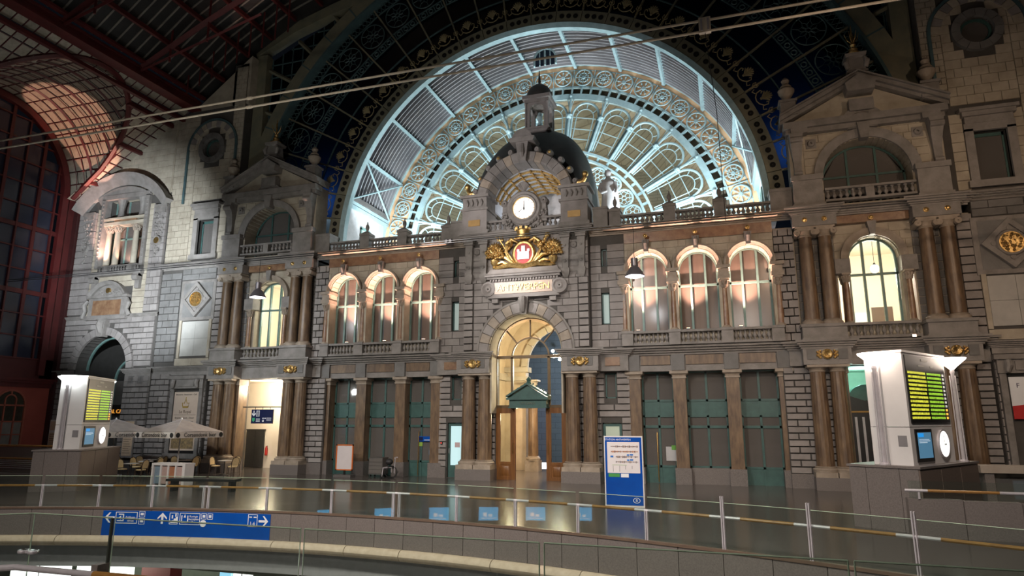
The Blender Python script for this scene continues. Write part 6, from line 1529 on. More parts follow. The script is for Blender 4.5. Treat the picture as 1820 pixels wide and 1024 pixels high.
# ------------------------------------------------------------------ glass balustrade along the well
pxs=[-16.6,-14.7,-12.77,-10.89,-9.05,-7.15,-4.95,-2.6,-.3,1.75,3.62,5.45,7.25,9.02,10.73,12.46,14.2]
rail=thing('glass_balustrade','long curved glass balustrade with steel posts and wood handrail along the well edge','balustrade',(0,-13,0))
POST=MB().box(-.035,-.012,-.03,.03,0,1).box(.012,.035,-.03,.03,0,1).mesh('post',STEEL)
def tang(x): return math.atan2(-.0326*(x+3),1)
off=Vector((0,-13,0))
for i,x in enumerate(pxs):
    h=.68 if x<8.5 else 1.14
    for dx_ in ((-.1,.1) if i in (5,8) else (0,)):
        link('post',POST,rail,Vector((x+dx_,ye(x)-.0,.02))-off,(0,0,tang(x)),(1,1,h))
for a,b_ in zip(pxs,pxs[1:]):
    ya,yb=ye(a)-.02,ye(b_)-.02; d=Vector((b_-a,yb-ya,0)); L=d.length; u=d/L; n=Vector((-u.y,u.x,0))
    p0=Vector((a,ya,0))+u*.05-off; p1=Vector((a,ya,0))+u*(L-.05)-off
    q=n*.008
    MB().plan([tuple((p0-q)[:2]),tuple((p1-q)[:2]),tuple((p1+q)[:2]),tuple((p0+q)[:2])],.03,1.02).build('glass_panel',GCLR,rail,smooth=False)
    MB().tube([p0+Vector((0,0,1.02)),p1+Vector((0,0,1.02))],.008,4).build('glass_edge',GEDGE,rail)
    # handrail on the concourse side: steel sleeves and wooden runs
    r0=Vector((a,ye(a)+.06,.70))-off; r1=Vector((b_,ye(b_)+.06,.70))-off
    MB().tube([r0+(r1-r0)*.22,r0+(r1-r0)*.84],.036,8).build('wood_rail',RAILW,rail)
    MB().tube([r0,r0+(r1-r0)*.22],.034,8).build('steel_sleeve',STEEL,rail); MB().tube([r0+(r1-r0)*.84,r1],.034,8).build('steel_sleeve',STEEL,rail)
# ------------------------------------------------------------------ blue wayfinding sign on the fascia
sg=thing('fascia_sign','long blue wayfinding sign with white arrows and pictograms on the fascia','sign',(-7.7,-13.2,-.5))
so_=Vector((-7.7,-13.2,-.5)); xa,xb=-10.62,-4.72
def onsign(x,d=-.075): return Vector((x,ye(x)+d,0))
b=MB(); rings=[]
for i in range(13):
    x=xa+(xb-xa)*i/12; t0=onsign(x)-so_; rings.append([(t0.x,t0.y,.42),(t0.x,t0.y,-.42),(t0.x,t0.y+.02,-.42),(t0.x,t0.y+.02,.42)])
b.sweep(rings).build('panel',BLUE,sg)
def sgn(pts_list,name='arrow',m=SIGNW):
    """flat marks given in sign coordinates u (m from the left end), v (m, from the centre)"""
    b=MB()
    for pts in pts_list:
        vs=[]
        for dd in (-.083,-.076):
            for u,v in pts:
                p=onsign(xa+u,dd)-so_; vs.append((p.x,p.y,v))
        n=len(pts); b.add(vs,[tuple(range(n)),tuple(range(2*n-1,n-1,-1))]+[((i+1)%n,i,n+i,n+(i+1)%n) for i in range(n)])
    return b.build(name,m,sg,smooth=False)
def rrect(u0,u1,v0,v1,t=.018): return [[(u0,v0),(u1,v0),(u1,v0+t),(u0,v0+t)],[(u0,v1-t),(u1,v1-t),(u1,v1),(u0,v1)],[(u0,v0),(u0+t,v0),(u0+t,v1),(u0,v1)],[(u1-t,v0),(u1,v0),(u1,v1),(u1-t,v1)]]
def arrow(cu,cv,r,ang):
    c_,s_=cos(ang),sin(ang); R=lambda p:(cu+p[0]*c_-p[1]*s_,cv+p[0]*s_+p[1]*c_)
    return [[R(p) for p in q] for q in ([(-r,-.035),(r*.8,-.035),(r*.8,.035),(-r,.035)],[(r,0),(.1*r,r*.95),(-.2*r,r*.95),(.55*r,0)],[(r,0),(.55*r,0),(-.2*r,-r*.95),(.1*r,-r*.95)])]
sgn(arrow(.24,.2,.17,pi)); sgn(rrect(.44,1.18,.02,.38),'pictogram_frame'); sgn([[(.5,.09),(.72,.09),(.72,.12),(.5,.12)],[(.69,.09),(.72,.09),(.72,.32),(.69,.32)],[(.54,.29),(.72,.29),(.72,.32),(.54,.32)],[(.54,.2),(.62,.26),(.62,.14)]],'exit_mark')
for u,v in ((1.24,.22),(1.24,.0)): sgn(rrect(u,u+.2,v,v+.19,.012),'pictogram_frame'); sgn([[(u+.05,v+.06),(u+.15,v+.06),(u+.15,v+.14),(u+.05,v+.14)]],'bus_mark')
sgn(arrow(2.05,.2,.17,pi/2)); sgn(rrect(2.3,2.6,.02,.38),'pictogram_frame')
sgn([[(2.34+.06*k,.06),(2.4+.06*k,.06),(2.4+.06*k,.1+.05*k),(2.34+.06*k,.1+.05*k)] for k in range(4)]+[[(2.38,.2),(2.42,.2),(2.42,.3),(2.38,.3)],[(2.5,.26),(2.54,.26),(2.54,.35),(2.5,.35)]],'stairs_mark')
sgn(rrect(2.66,3.38,.02,.38),'pictogram_frame'); sgn([[(2.72,.07),(2.96,.07),(2.96,.1),(2.72,.1)],[(2.72,.07),(2.75,.07),(2.75,.3),(2.72,.3)],[(2.93,.07),(2.96,.07),(2.96,.3),(2.93,.3)],[(2.8,.24),(2.84,.34),(2.88,.24)]],'exit_mark')
for u in (3.42,3.64): sgn(rrect(u,u+.19,.2,.38,.012),'pictogram_frame'); sgn([[(u+.05,.25),(u+.14,.25),(u+.14,.33),(u+.05,.33)]],'bus_mark')
sgn([[(3.5+.11*cos(2*pi*i/16),.07+.11*sin(2*pi*i/16)) for i in range(16)]],'metro_disc')
sgn(rrect(5.1,5.44,.02,.4),'pictogram_frame'); sgn([[(5.14,.3),(5.24,.3),(5.24,.33),(5.14,.33)],[(5.3,.3),(5.4,.3),(5.4,.33),(5.3,.33)]],'train_mark'); sgn(arrow(5.66,.2,.17,0))
for s_,u,v,sz in (('Pelikaan-\nstraat',.96,.16,.1),('Koningin\nAstridplein\nZoo',3.16,.19,.085),('1-6',5.27,.12,.15)):
    p=onsign(xa+u,-.085)-so_; link('lettering',textmesh(s_,sz,SIGNW,.002),sg,(p.x,p.y,v),(pi/2,0,tang(xa+u)))
# ------------------------------------------------------------------ near glass balustrade
NB=thing('near_glass_balustrade','frameless glass balustrade with clamps and round handrail in the foreground','balustrade',(5.5,-26,.6))
no=Vector((5.5,-26,.6)); nx_=[2.34,3.41,5.6,7.8,10.0,12.2]
for i,(a,b_) in enumerate(zip(nx_,nx_[1:])):
    g=.0 if i==0 else .02
    MB().box(a+g-no.x,b_-.02-no.x,-.008,.008,.1,1.285).build('glass_panel',GCLR,NB,smooth=False)
    MB().tube([(a+g-no.x,0,1.288),(b_-.02-no.x,0,1.288)],.007,4).tube([(b_-.02-no.x,0,.1),(b_-.02-no.x,0,1.288)],.006,4).tube([(a+g-no.x,0,.1),(a+g-no.x,0,1.288)],.006,4).build('glass_edge',GEDGE,NB)
pl=Vector((.9,-27.1,0))
d=Vector((2.34,-26,0))-pl
MB().plan([(pl.x-no.x,pl.y-no.y),(2.34-no.x,0-.006),(2.34-no.x,.01),(pl.x-no.x,pl.y-no.y+.016)],.1,1.285).build('glass_panel',GCLR,NB,smooth=False)
MB().tube([(pl.x-no.x,pl.y-no.y,1.288),(2.34-no.x,0,1.288)],.007,4).build('glass_edge',GEDGE,NB)
MB().box(3.385-no.x,3.402-no.x,-.015,.015,.3,1.285).build('joint_strip',mat('dark green joint',(0.05,0.06,0.05),(0.04,0.05,0.04),.4),NB)
for x in (2.34,):
    for q in (-.07,.07): MB().lathe(x+q-no.x,-.02,[(.045,.90),(.05,.915),(.045,.93)],10).build('clamp',STEEL,NB)
    MB().box(x-.1-no.x,x+.1-no.x,-.03,.03,.9,.93).build('clamp_bar',STEEL,NB)
MB().box(3.33-no.x,3.41-no.x,-.12,.02,.76,.87).build('rail_bracket',FASC,NB)
hz=.79
MB().tube([(pl.x-no.x,pl.y-no.y-.12,hz),(2.36-no.x,-.14,hz),(3.4-no.x,-.14,hz)],.03,10).build('steel_handrail',STEEL,NB)
MB().tube([(3.4-no.x,-.14,hz),(7.8-no.x,-.14,hz),(12-no.x,-.14,hz)],.033,10).build('wood_handrail',RAILW,NB)
struct(MB().box(-4,20,-36,-25.85,.35,.62).build('floor_landing',FASC,smooth=False),'granite landing under the near balustrade')
# ------------------------------------------------------------------ INFO KIOSKS
def textglow(name,col,st):
    """split-flap / LED lettering: emission broken up into character strokes"""
    if name in MATS: return MATS[name]
    m=emat(name,col,st); nt=m.node_tree; N=nt.nodes; L=nt.links; b=N['Principled BSDF']
    tc=N.new('ShaderNodeTexCoord'); mp=N.new('ShaderNodeMapping'); mp.inputs['Scale'].default_value=(1,26,12); L.new(tc.outputs['Object'],mp.inputs[0])
    nz=N.new('ShaderNodeTexNoise'); nz.inputs['Scale'].default_value=1.0; nz.inputs['Detail'].default_value=2; L.new(mp.outputs[0],nz.inputs[0])
    mr=N.new('ShaderNodeMapRange'); mr.inputs[1].default_value=.38; mr.inputs[2].default_value=.56; mr.inputs[3].default_value=.12*st; mr.inputs[4].default_value=st; L.new(nz.outputs[0],mr.inputs[0])
    L.new(mr.outputs[0],b.inputs['Emission Strength']); return m
def kiosk(side,loc,rz,lampc,lampm,lp):
    k=thing('info_kiosk','tall white information kiosk with yellow departure board and %s lamp column'%('cold white' if side<0 else 'warm white'),'kiosk',(loc[0],loc[1],1.66),rotz=rz)
    # local: corner (end/board) at origin, end face along -x, board face (+x side) along +y
    W_,L_,H=1.0,2.95,3.02
    MB().box(-W_,0,0,L_,.0,1.0).build('lower_cabinet',WHITE,k,smooth=False); MB().box(-W_,0,0,L_,1.015,H).build('upper_cabinet',WHITE,k,smooth=False)
    MB().box(-W_-.03,.03,-.03,L_+.03,H,H+.06).build('roof',WHITE,k,smooth=False)
    MB().box(0,.03,.12,L_-.12,1.12,H-.06).build('board_frame',DARKM,k,smooth=False)
    ye_=textglow('amber green text',(.72,.74,.06),1.0); yg=textglow('green text',(.38,.74,.05),.85); yo=emat('orange text',(1,.42,.05),1.5); yw=emat('white text',(.8,.8,.75),.5)
    n=12; z1=H-.48; dz=(z1-1.2)/n
    for r in range(n):
        z0=1.2+dz*(n-1-r)+dz*.2; zz=z0+dz*.56; rn=random.Random(r+side*50+200)
        MB().box(.03,.036,.2,1.34+rn.uniform(0,.1),z0,zz).build('destination_text',ye_,k,smooth=False)
        MB().box(.03,.036,1.5,2.5,z0,zz).build('departure_text',yg,k,smooth=False)
        MB().box(.03,.036,2.6,2.72,z0,zz).build('platform_mark',yw if r<9 else yo,k,smooth=False)
    MB().box(.03,.035,1.2,1.65,H-.2,H-.13).box(.03,.035,.95,1.4,H-.36,H-.31).box(.03,.035,1.8,2.0,H-.36,H-.31).build('board_heading',mat('dim heading',(0.4,0.4,0.36),(0.35,0.35,0.3),.5),k)
    MB().box(0,.03,.25,1.35,.08,.95).build('monitor_frame',DARKM,k,smooth=False); MB().box(.03,.036,.36,1.26,.18,.86).build('monitor_screen',emat('blue monitor',(.10,.26,.42),.5),k,smooth=False)
    MB().box(.036,.04,.4,.75,.74,.84).build('screen_badge',emat('bright blue badge',(.02,.3,.8),.8),k,smooth=False); MB().box(.036,.04,.42,1.15,.62,.64).box(.036,.04,.42,1.1,.66,.68).box(.036,.04,.42,.95,.58,.60).build('screen_text',emat('pale text',(.6,.75,.9),.5),k,smooth=False)
    c=MB().sweep([[(q,2.1+.36*cos(2*pi*i/24),.53+.36*sin(2*pi*i/24)) for i in range(24)] for q in (.0,.05)]); c.build('clock_dial',emat('kiosk clock glow',(1,.98,.9),2.2),k)
    MB().sweep([[(q,2.1+r*cos(2*pi*i/24),.53+r*sin(2*pi*i/24)) for q,r in ((.0,.36),(.06,.36),(.06,.4),(0,.4))] for i in range(24)],closed=True).build('clock_rim',STEEL,k)
    MB().box(.055,.06,2.09,2.11,.53,.8).box(.055,.06,2.1,2.26,.5,.53).build('clock_hands',INK,k)
    MB().box(-.32,-.1,-.012,0,.5,.78).build('vent_grille',mat('grille grey',(0.22,0.21,0.22),(0.18,0.17,0.18),.6),k)
    MB().box(-.62,-.58,-.02,0,0,H).build('seam',mat('seam grey',(0.35,0.34,0.35),(0.3,0.29,0.3),.5),k)
    # lamp columns
    for nm,(lx,ly) in (('near',(-.68,-.14)),('far',(.12 if side>0 else -.45,L_+.25))):
        t=MB().lathe(lx,ly,[(.13,0),(.13,.04),(.055,.06),(.05,2.55),(.07,2.6),(.05,2.7)],12).tube([(lx-.09,ly-.02,.05),(lx-.07,ly-.02,2.5)],.018,6).tube([(lx+.09,ly-.02,.05),(lx+.07,ly-.02,2.5)],.018,6)
        t.build('lamp_column',STEEL,k)
        MB().lathe(lx,ly,[(.05,2.68),(.12,2.75),(.38,2.98),(.40,3.02)],20).build('lamp_bowl',lampm,k)
        M=Matrix.Translation(Vector((loc[0],loc[1],1.66)))@Matrix.Rotation(rz,4,'Z')
        light('POINT','kiosk_lamp_light',tuple(M@Vector((lx,ly,3.25))),lp if nm=='near' else lp*.25,lampc,radius=.25)
    # base block
    B=thing('kiosk_base','granite parapet block under the %s kiosk'%('cold-lit' if side<0 else 'warm-lit'),'base',(loc[0],loc[1],0),rotz=rz)
    for a,c_ in ((-1.55,-1.1),(-1.1,-.25),(-.25,.22)): MB().box(a+.006,c_-.006,-.35,-.3,.0,1.6).build('front_slab',FASC,B,smooth=False)
    MB().box(-1.55,.22,-.3,L_+.9,0,1.6).build('core',FASC,B,smooth=False); 
    for j in range(3): MB().box(.22,.26,-.35+1.4*j,1.02+1.4*j,0,1.58).build('side_slab',mat('brown granite',(0.17,0.13,0.11),(0.12,0.09,0.075),.5,scale=30),B,smooth=False)
    MB().box(-1.6,.28,-.38,L_+.95,1.6,1.66).build('coping',FASC,B,smooth=False)
    return k
kiosk(1,(13.885,-11.0),-rad(34),(1,.80,.66),emat('warm lamp bowl',(1,.82,.68),14),330)
kiosk(-1,(-16.73,-10.0),rad(29),(.92,1.0,.97),emat('cold lamp bowl',(.92,1,.98),14),480)
# stairwell parapet on the map side
t=thing('stair_parapet','low granite stair parapet running from the warm-lit kiosk','parapet',(13.4,-11.8,0))
for k in range(6): MB().box(.05+1.2*k,1.24+1.2*k,-.1-.06*k,.15-.06*k,0,.92-.02*k).build('slab',FASC,t,smooth=False)
for z,x0,x1 in ((1.12,.2,7),): 
    for a,c_,m in ((0,.5,STEEL),(.5,2.0,RAILW),(2.0,3.0,STEEL),(3.0,5.0,RAILW),(5.0,7,STEEL)): MB().tube([(a,-.1-.05*a,1.12),(c_,-.1-.05*c_,1.12)],.035,8).build('handrail',m,t)
MB().plan([(.1,-.05),(7,-.4),(7,-.385),(.1,-.035)],.92,1.35).build('glass_panel',GCLR,t,smooth=False)
for x in (.3,2.6,5): MB().box(x-.02,x+.02,-.12-.05*x,-.08-.05*x,.92,1.12).build('rail_post',STEEL,t)
t=thing('stair_coping','pale stone coping of the far stair parapet beside the kiosk','parapet',(17.1,-7.0,0))
MB().box(-.6,5.2,-.3,.3,1.28,1.5).build('coping',mat('pale coping',(0.36,0.31,0.26),(0.3,0.25,0.21),.6),t,smooth=False); MB().box(-.5,-.25,-.25,.25,0,1.28).box(3.4,3.65,-.25,.25,0,1.28).build('post',GRAN,t)
MB().box(-.25,3.4,-.02,.02,.1,1.28).build('glass_panel',GWIN,t,smooth=False); MB().box(2.6,3.6,-.25,.25,1.5,1.95).build('stone_block',GRAN,t,smooth=False)
for q in (.3,1.0): MB().box(q,q+.55,.03,.05,.5,1.05).build('reflection_glow',emat('blue reflection glow',(.35,.48,.6),.5),t,smooth=False)  # glowing panels stand in for reflections in the stair glass
# left stair rails by the cafe
t=thing('stair_rail','low glass stair rail with yellow wooden handrails left of the cold-lit kiosk','railing',(-24,-7.0,0)) 
t['label']='low glass stair rail with yellow wooden handrails beside the cold-lit kiosk'
for z,x1 in ((1.62,2.8),(1.0,3.0)): MB().tube([(-8,.3,z),(x1-.4,0,z)],.045,8).build('wood_handrail',RAILW,t); MB().tube([(x1-.4,0,z),(x1,0,z)],.045,8).build('steel_end',STEEL,t)
MB().plan([(-8,.32),(2.6,.02),(2.6,.05),(-8,.35)],.2,1.55).build('glass_panel',GWIN,t,smooth=False)
for k in range(5): MB().tube([(-8,.25,.55+.09*k),(2.6,-.05,.55+.09*k)],.012,4).build('wire',STEEL,t)
MB().box(-8,3.2,-.3,.3,0,.3).build('kerb',FASC,t)
# ================================================================== FURNITURE AND SMALL THINGS
# cafe chairs and tables
def chair_parts():
    P_=[]
    P_.append(('seat',MB().lathe(0,0,[(.21,.42),(.23,.44),(.23,.47),(.2,.48)],16).mesh('seat',WICK)))
    b=MB(); pts=[(-.2,.2,.46),(-.22,.24,.7),(-.17,.27,.88),(0,.28,.94),(.17,.27,.88),(.22,.24,.7),(.2,.2,.46)]
    fr=MB().tube(pts,.02,6); P_.append(('back_frame',fr.mesh('back_frame',mat('dark cane frame',(0.06,0.035,0.02),(0.045,0.025,0.015),.5))))
    b=MB().sweep([[(-w,y-.008,z),(w,y-.008,z),(w,y+.008,z),(-w,y+.008,z)] for z,w,y in ((.52,.17,.21),(.7,.19,.24),(.85,.15,.27),(.92,.06,.28))]); P_.append(('backrest',b.mesh('backrest',WICK)))
    for i,(x,y) in enumerate(((-.18,-.17),(.18,-.17),(-.19,.2),(.19,.2))):
        P_.append(('leg',MB().tube([(x,y,.44),(x*1.12,y*1.15,0)],.017,6).mesh('leg',MATS['dark cane frame'])))
    return P_
CP=chair_parts()
def chair(x,y,rz,label,group):
    t=thing('cafe_chair',label,'chair',(x,y,0),group,rz)
    for n_,me in CP: link(n_,me,t)
TP=[('top',MB().lathe(0,0,[(.33,.72),(.36,.73),(.36,.755),(.33,.76)],20).mesh('top',mat('white table top',(0.6,0.58,0.55),(0.5,0.48,0.46),.35))),('pole',MB().lathe(0,0,[(.03,.05),(.025,.1),(.025,.72)],8).mesh('pole',DARKM)),('base',MB().lathe(0,0,[(.24,0),(.24,.02),(.05,.06)],14).mesh('base',DARKM))]
def table(x,y,label,group):
    t=thing('cafe_table',label,'table',(x,y,0),group)
    for n_,me in TP: link(n_,me,t)
rn=random.Random(11)
for i,(x,y) in enumerate(((-21.2,-5.6),(-19.2,-5.0),(-18.9,-1.9),(-21.0,-2.2),(-16.5,-1.6),(-23.6,-2.6),(-20.0,-3.4))):
    table(x,y,'round white cafe table on the parasol terrace','terrace tables')
    for q,dx in enumerate((-.62,.62)):
        chair(x+dx,y+rn.uniform(-.15,.15),(-pi/2 if dx>0 else pi/2)+rn.uniform(-.3,.3),'cane bistro chair at a round table on the parasol terrace','terrace chairs')
    if i%2==0: chair(x+.1,y+.62,rn.uniform(-.3,.3),'cane bistro chair at a round table on the parasol terrace','terrace chairs')
for i,(x,y) in enumerate(((-28.4,-4.6),(-26.5,-4.2),(-27.5,-3.2))):
    table(x,y,'round white cafe table in front of the red wall','tables by the red wall')
    for dx in (-.62,.62): chair(x+dx,y,(-pi/2 if dx>0 else pi/2),'cane bistro chair at a table in front of the red wall','chairs by the red wall')
# parasols
def parasol(x,y,label,rz):
    t=thing('parasol',label,'parasol',(x,y,0),None,rz); h=1.45
    ap=(0,0,2.92); ed=[(-h,-h,2.28),(h,-h,2.28),(h,h,2.28),(-h,h,2.28)]
    for i in range(4):
        a,b_=ed[i],ed[(i+1)%4]; m_=((a[0]+b_[0])/2,(a[1]+b_[1])/2,2.31)
        MB().add([ap,a,m_,b_],[(0,1,2),(0,2,3)]).build('canopy_panel',CANV,t,smooth=False)
        n=Vector((a[1]-b_[1],b_[0]-a[0],0)).normalized()*-.012
        MB().add([a,b_,(b_[0]*1.015,b_[1]*1.015,1.98),(a[0]*1.015,a[1]*1.015,1.98),(a[0]*.99,a[1]*.99,2.28),(b_[0]*.99,b_[1]*.99,2.28),(b_[0]*1.0,b_[1]*1.0,1.98),(a[0]*1.0,a[1]*1.0,1.98)],[(0,3,2,1),(4,5,6,7),(3,7,6,2)]).build('valance',VAL,t,smooth=False)
        MB().tube([ap,(a[0],a[1],a[2]-.03)],.015,5).build('rib',STEEL,t)
        o=link('lettering',textmesh('Corsendonk bier',.30,INK,.002),t); an=math.atan2(b_[1]-a[1],b_[0]-a[0]); c=Vector(((a[0]+b_[0])/2,(a[1]+b_[1])/2,2.13)); nn=Vector((sin(an),-cos(an),0)); o.location=c+nn*.045; o.rotation_euler=(pi/2,0,an); o.scale=(.92,1,1)
        for q in (-1.28,1.28):
            u=Vector((cos(an),sin(an),0)); d=link('emblem',EMB,t); d.location=c+u*q+nn*.04; d.rotation_euler=(0,0,an)
    MB().lathe(0,0,[(.03,.05),(.03,2.9),(.05,2.92),(.02,3.0)],8).build('pole',WHITE,t); MB().box(-.4,.4,-.4,.4,0,.06).build('base',STEEL,t)
EMB=MB().disc_y(0,0,.12,-.004,.004,14).mesh('emblem',INK)
parasol(-18.0,-3.3,'grey canvas cafe parasol standing clear of the kiosk, script on its pale valance',rad(-8))
parasol(-21.8,-3.9,'grey canvas cafe parasol half hidden behind the cold-lit kiosk',rad(-8))
# display bins
t=thing('display_bins','white low waste-sorting stand with four coloured compartments','stand',(-14.9,-6.7,0)); 
MB().box(-.95,.95,-.3,.3,.85,.95).box(-.95,-.85,-.3,.3,0,.85).box(.85,.95,-.3,.3,0,.85).box(-.95,.95,.25,.3,0,.85).build('frame',WHITE,t)
for k,c in enumerate(((.22,.30,.38),(.50,.36,.33),(.42,.18,.10),(.52,.38,.36))):
    x=-.62+.42*k; MB().box(x-.16,x+.16,-.27,.2,.05,.8).build('bin_bag',mat('bag %d'%k,c,tuple(q*.8 for q in c),.5),t); MB().box(x+.17,x+.25,-.31,.2,0,.85).build('divider',WHITE,t)
t=thing('bench','long dark bench on the concourse beyond the well edge','bench',(-11.4,-8.6,0),rotz=rad(12)); MB().box(-1.5,1.5,-.25,.25,.4,.5).build('seat',DARKM,t)
for q in (-1.25,1.25): MB().box(q-.06,q+.06,-.2,.2,0,.4).build('leg',DARKM,t)
# orange framed poster stand
t=thing('poster_stand','blank white poster board in an orange frame on a low stand','poster stand',(-9.7,-.75,0)); 
MB().box(-.45,.45,-.02,.0,.38,1.58).build('sheet',mat('blank sheet',(0.62,0.57,0.58),(0.58,0.53,0.54),.5),t,smooth=False); MB().box(-.5,-.44,-.04,.02,.33,1.63).box(.44,.5,-.04,.02,.33,1.63).box(-.5,.5,-.04,.02,1.57,1.63).box(-.5,.5,-.04,.02,.33,.39).build('frame',mat('orange frame',(0.62,0.15,0.03),(0.52,0.12,0.02),.45),t,smooth=False)
MB().box(-.04,.04,.0,.05,.1,.4).build('stem',DARKM,t); MB().box(-.5,.5,-.2,.3,0,.12).build('foot',mat('foot grey',(0.12,0.11,0.11),(0.09,0.085,0.08),.5),t)
# trolley and wheelchair
t=thing('tool_trolley','grey metal drawer trolley on castors by the pilaster','trolley',(-8.05,-.15,0)); MB().box(-.4,.4,-.3,.3,.14,.98).build('body',mat('trolley grey',(0.09,0.085,0.08),(0.07,0.065,0.06),.5),t)
for k in range(4): MB().box(-.37,.37,-.32,-.3,.2+.19*k,.36+.19*k).build('drawer',mat('drawer grey',(0.12,0.11,0.10),(0.1,0.09,0.085),.45),t)
for i in (-.32,.32):
    for j in (-.22,.22): MB().sweep([[(i+q,j+.06*cos(2*pi*k/10),.07+.06*sin(2*pi*k/10)) for k in range(10)] for q in (-.02,.02)]).build('castor',DARKM,t)
t=thing('wheelchair','folded dark wheelchair parked by the square pilaster','wheelchair',(-7.05,-.75,0),rotz=rad(-60))
for i in (-.26,.26):
    MB().tube([(i,.05+.29*cos(2*pi*k/20),.3+.29*sin(2*pi*k/20)) for k in range(20)],.02,5,closed=True).build('rear_wheel',DARKM,t); MB().tube([(i,.05,.3),(i,.05,.55),(i,-.35,.52)],.015,5).tube([(i,.2,.25),(i,.22,1.0),(i,.36,1.02)],.017,5).tube([(i,-.35,.52),(i,-.4,.12)],.015,5).build('side_frame',STEEL,t)
    MB().tube([(i,-.4+.09*cos(2*pi*k/12),.1+.09*sin(2*pi*k/12)) for k in range(12)],.015,5,closed=True).build('front_wheel',DARKM,t)
    for k in range(6): pass
MB().box(-.24,.24,-.35,.2,.48,.53).build('seat',DARKM,t); MB().box(-.24,.24,.2,.23,.55,.95).build('backrest',DARKM,t)
MB().sph((0,-.05,.8),.2,10,6,sz=.8).build('bag',mat('dark bag',(0.025,0.024,0.026),(0.02,0.02,0.02),.6),t)
# station map board
t=thing('station_map_board','tall blue station map board with white diagrams and round emblem','sign',(5.82,-8.3,0))
MB().box(-.66,.66,0,.08,0,2.32).build('frame',WHITE,t,smooth=False); MB().box(-.62,.62,-.012,0,.06,2.28).build('panel',BLUE,t,smooth=False); MB().box(-.55,.55,-.018,-.01,1.1,2.12).build('map_sheet',mat('map paper',(0.72,0.68,0.70),(0.68,0.64,0.66),.5),t,smooth=False)
link('lettering',textmesh('STATION ANTWERPEN',.085,SIGNW,.002),t,(-.18,-.016,2.2),(pi/2,0,0))
rn=random.Random(4); TB=mat('map tan',(0.40,0.28,0.22),(0.32,0.22,0.18),.6); DB=mat('map dark',(0.08,0.07,0.10),(0.06,0.05,0.08),.6); LB_=mat('map blue',(0.02,0.18,0.6),(0.02,0.15,0.5),.5); OR_=mat('map orange',(0.55,0.22,0.08),(0.5,0.2,0.07),.5)
for r,z in enumerate((1.98,1.81,1.64,1.47)):
    b=MB(); bd=MB()
    for k in range(34):
        x=-.42+.027*k; h=rn.uniform(.01,.045); 
        if r>=2 and x<-.28: continue
        (bd if (k*7+r*3)%5<2 else b).box(x,x+.022,-.023,-.017,z-h,z+h*.6)
    tag(b.build('plan_drawing',TB if r!=1 else OR_,t,smooth=False),kind='stuff'); tag(bd.build('plan_drawing',DB,t,smooth=False),kind='stuff')
    if r>=2: MB().box(.12,.2,-.025,-.017,z+.03,z+.08).box(.22,.33,-.025,-.017,z+.04,z+.09).build('plan_mark',LB_,t,smooth=False)
MB().box(-.44,-.34,-.025,-.017,1.61,1.67).build('plan_mark',LB_,t,smooth=False)
MB().box(-.38,.1,-.023,-.017,1.355,1.365).build('legend_line',mat('map green',(0.2,0.4,0.1),(0.18,0.35,0.09),.5),t,smooth=False)
for x,h in ((-.36,.2),(-.14,.2),(.06,.12),(.28,.1)): MB().box(x,x+.01,-.023,-.017,1.34-h,1.34).build('legend_line',DB,t,smooth=False)
MB().box(-.52,-.14,-.02,-.01,.97,1.08).build('green_label',mat('green tag',(0.06,0.30,0.07),(0.05,0.25,0.06),.5),t,smooth=False); MB().box(-.1,.16,-.02,-.01,.96,1.08).build('white_label',SIGNW,t,smooth=False)
b=MB().sweep([[(.4+1.2*r*cos(2*pi*i/24),-.02+q,.22+.85*r*sin(2*pi*i/24)) for r,q in ((.085,0),(.1,0),(.1,.008),(.085,.008))] for i in range(24)],closed=True); b.build('emblem_ring',SIGNW,t)
link('emblem_letter',textmesh('B',.13,SIGNW,.002),t,(.4,-.018,.22),(pi/2,0,0))
# cafe poster on the wall by the terrace
t=thing('cafe_poster','tall cream restaurant poster with crown emblem in the stone frame','poster',(-20.9,-.12,1.15))
MB().box(-.88,.88,-.03,0,0,3.35).build('sheet',mat('cream poster',(0.60,0.49,0.40),(0.55,0.44,0.36),.6),t,smooth=False); MB().box(-.92,.92,-.02,.02,-.2,0).box(-.92,-.88,-.04,.02,-.1,3.4).box(.88,.92,-.04,.02,-.1,3.4).build('frame',DARKM,t)
for s_,sz,z in (('Brasserie - Restaurant - Café',.13,3.2),('Le Royal',.26,2.2),('Breakfast - Lunch - Dinner',.13,1.85),('Beers - Drinks and more',.13,1.65)): link('lettering',textmesh(s_,sz,INK if sz<.2 else mat('brown ink',(0.10,0.06,0.03),(0.08,0.05,0.03),.6),.002),t,(0,-.036,z),(pi/2,0,0))
MB().box(-.8,.8,-.035,-.03,2.02,2.035).build('rule',INK,t)
CR=mat('gold ink',(0.42,0.28,0.06),(0.36,0.24,0.05),.5)
b=MB().tube([(-.2,-.035,2.5),(-.24,-.035,2.72),(-.1,-.035,2.68),(0,-.035,2.95),(.1,-.035,2.68),(.24,-.035,2.72),(.2,-.035,2.5),(-.2,-.035,2.5)],.025,5).box(-.2,.2,-.045,-.03,2.42,2.5).box(-.02,.02,-.045,-.03,2.85,3.05); b.build('crown_emblem',CR,t)
MB().box(-.8,.8,-.035,-.03,.1,.85).build('food_photo',mat('food photo',(0.35,0.25,0.12),(0.10,0.08,0.06),.5,scale=6,var=0),t,smooth=False)
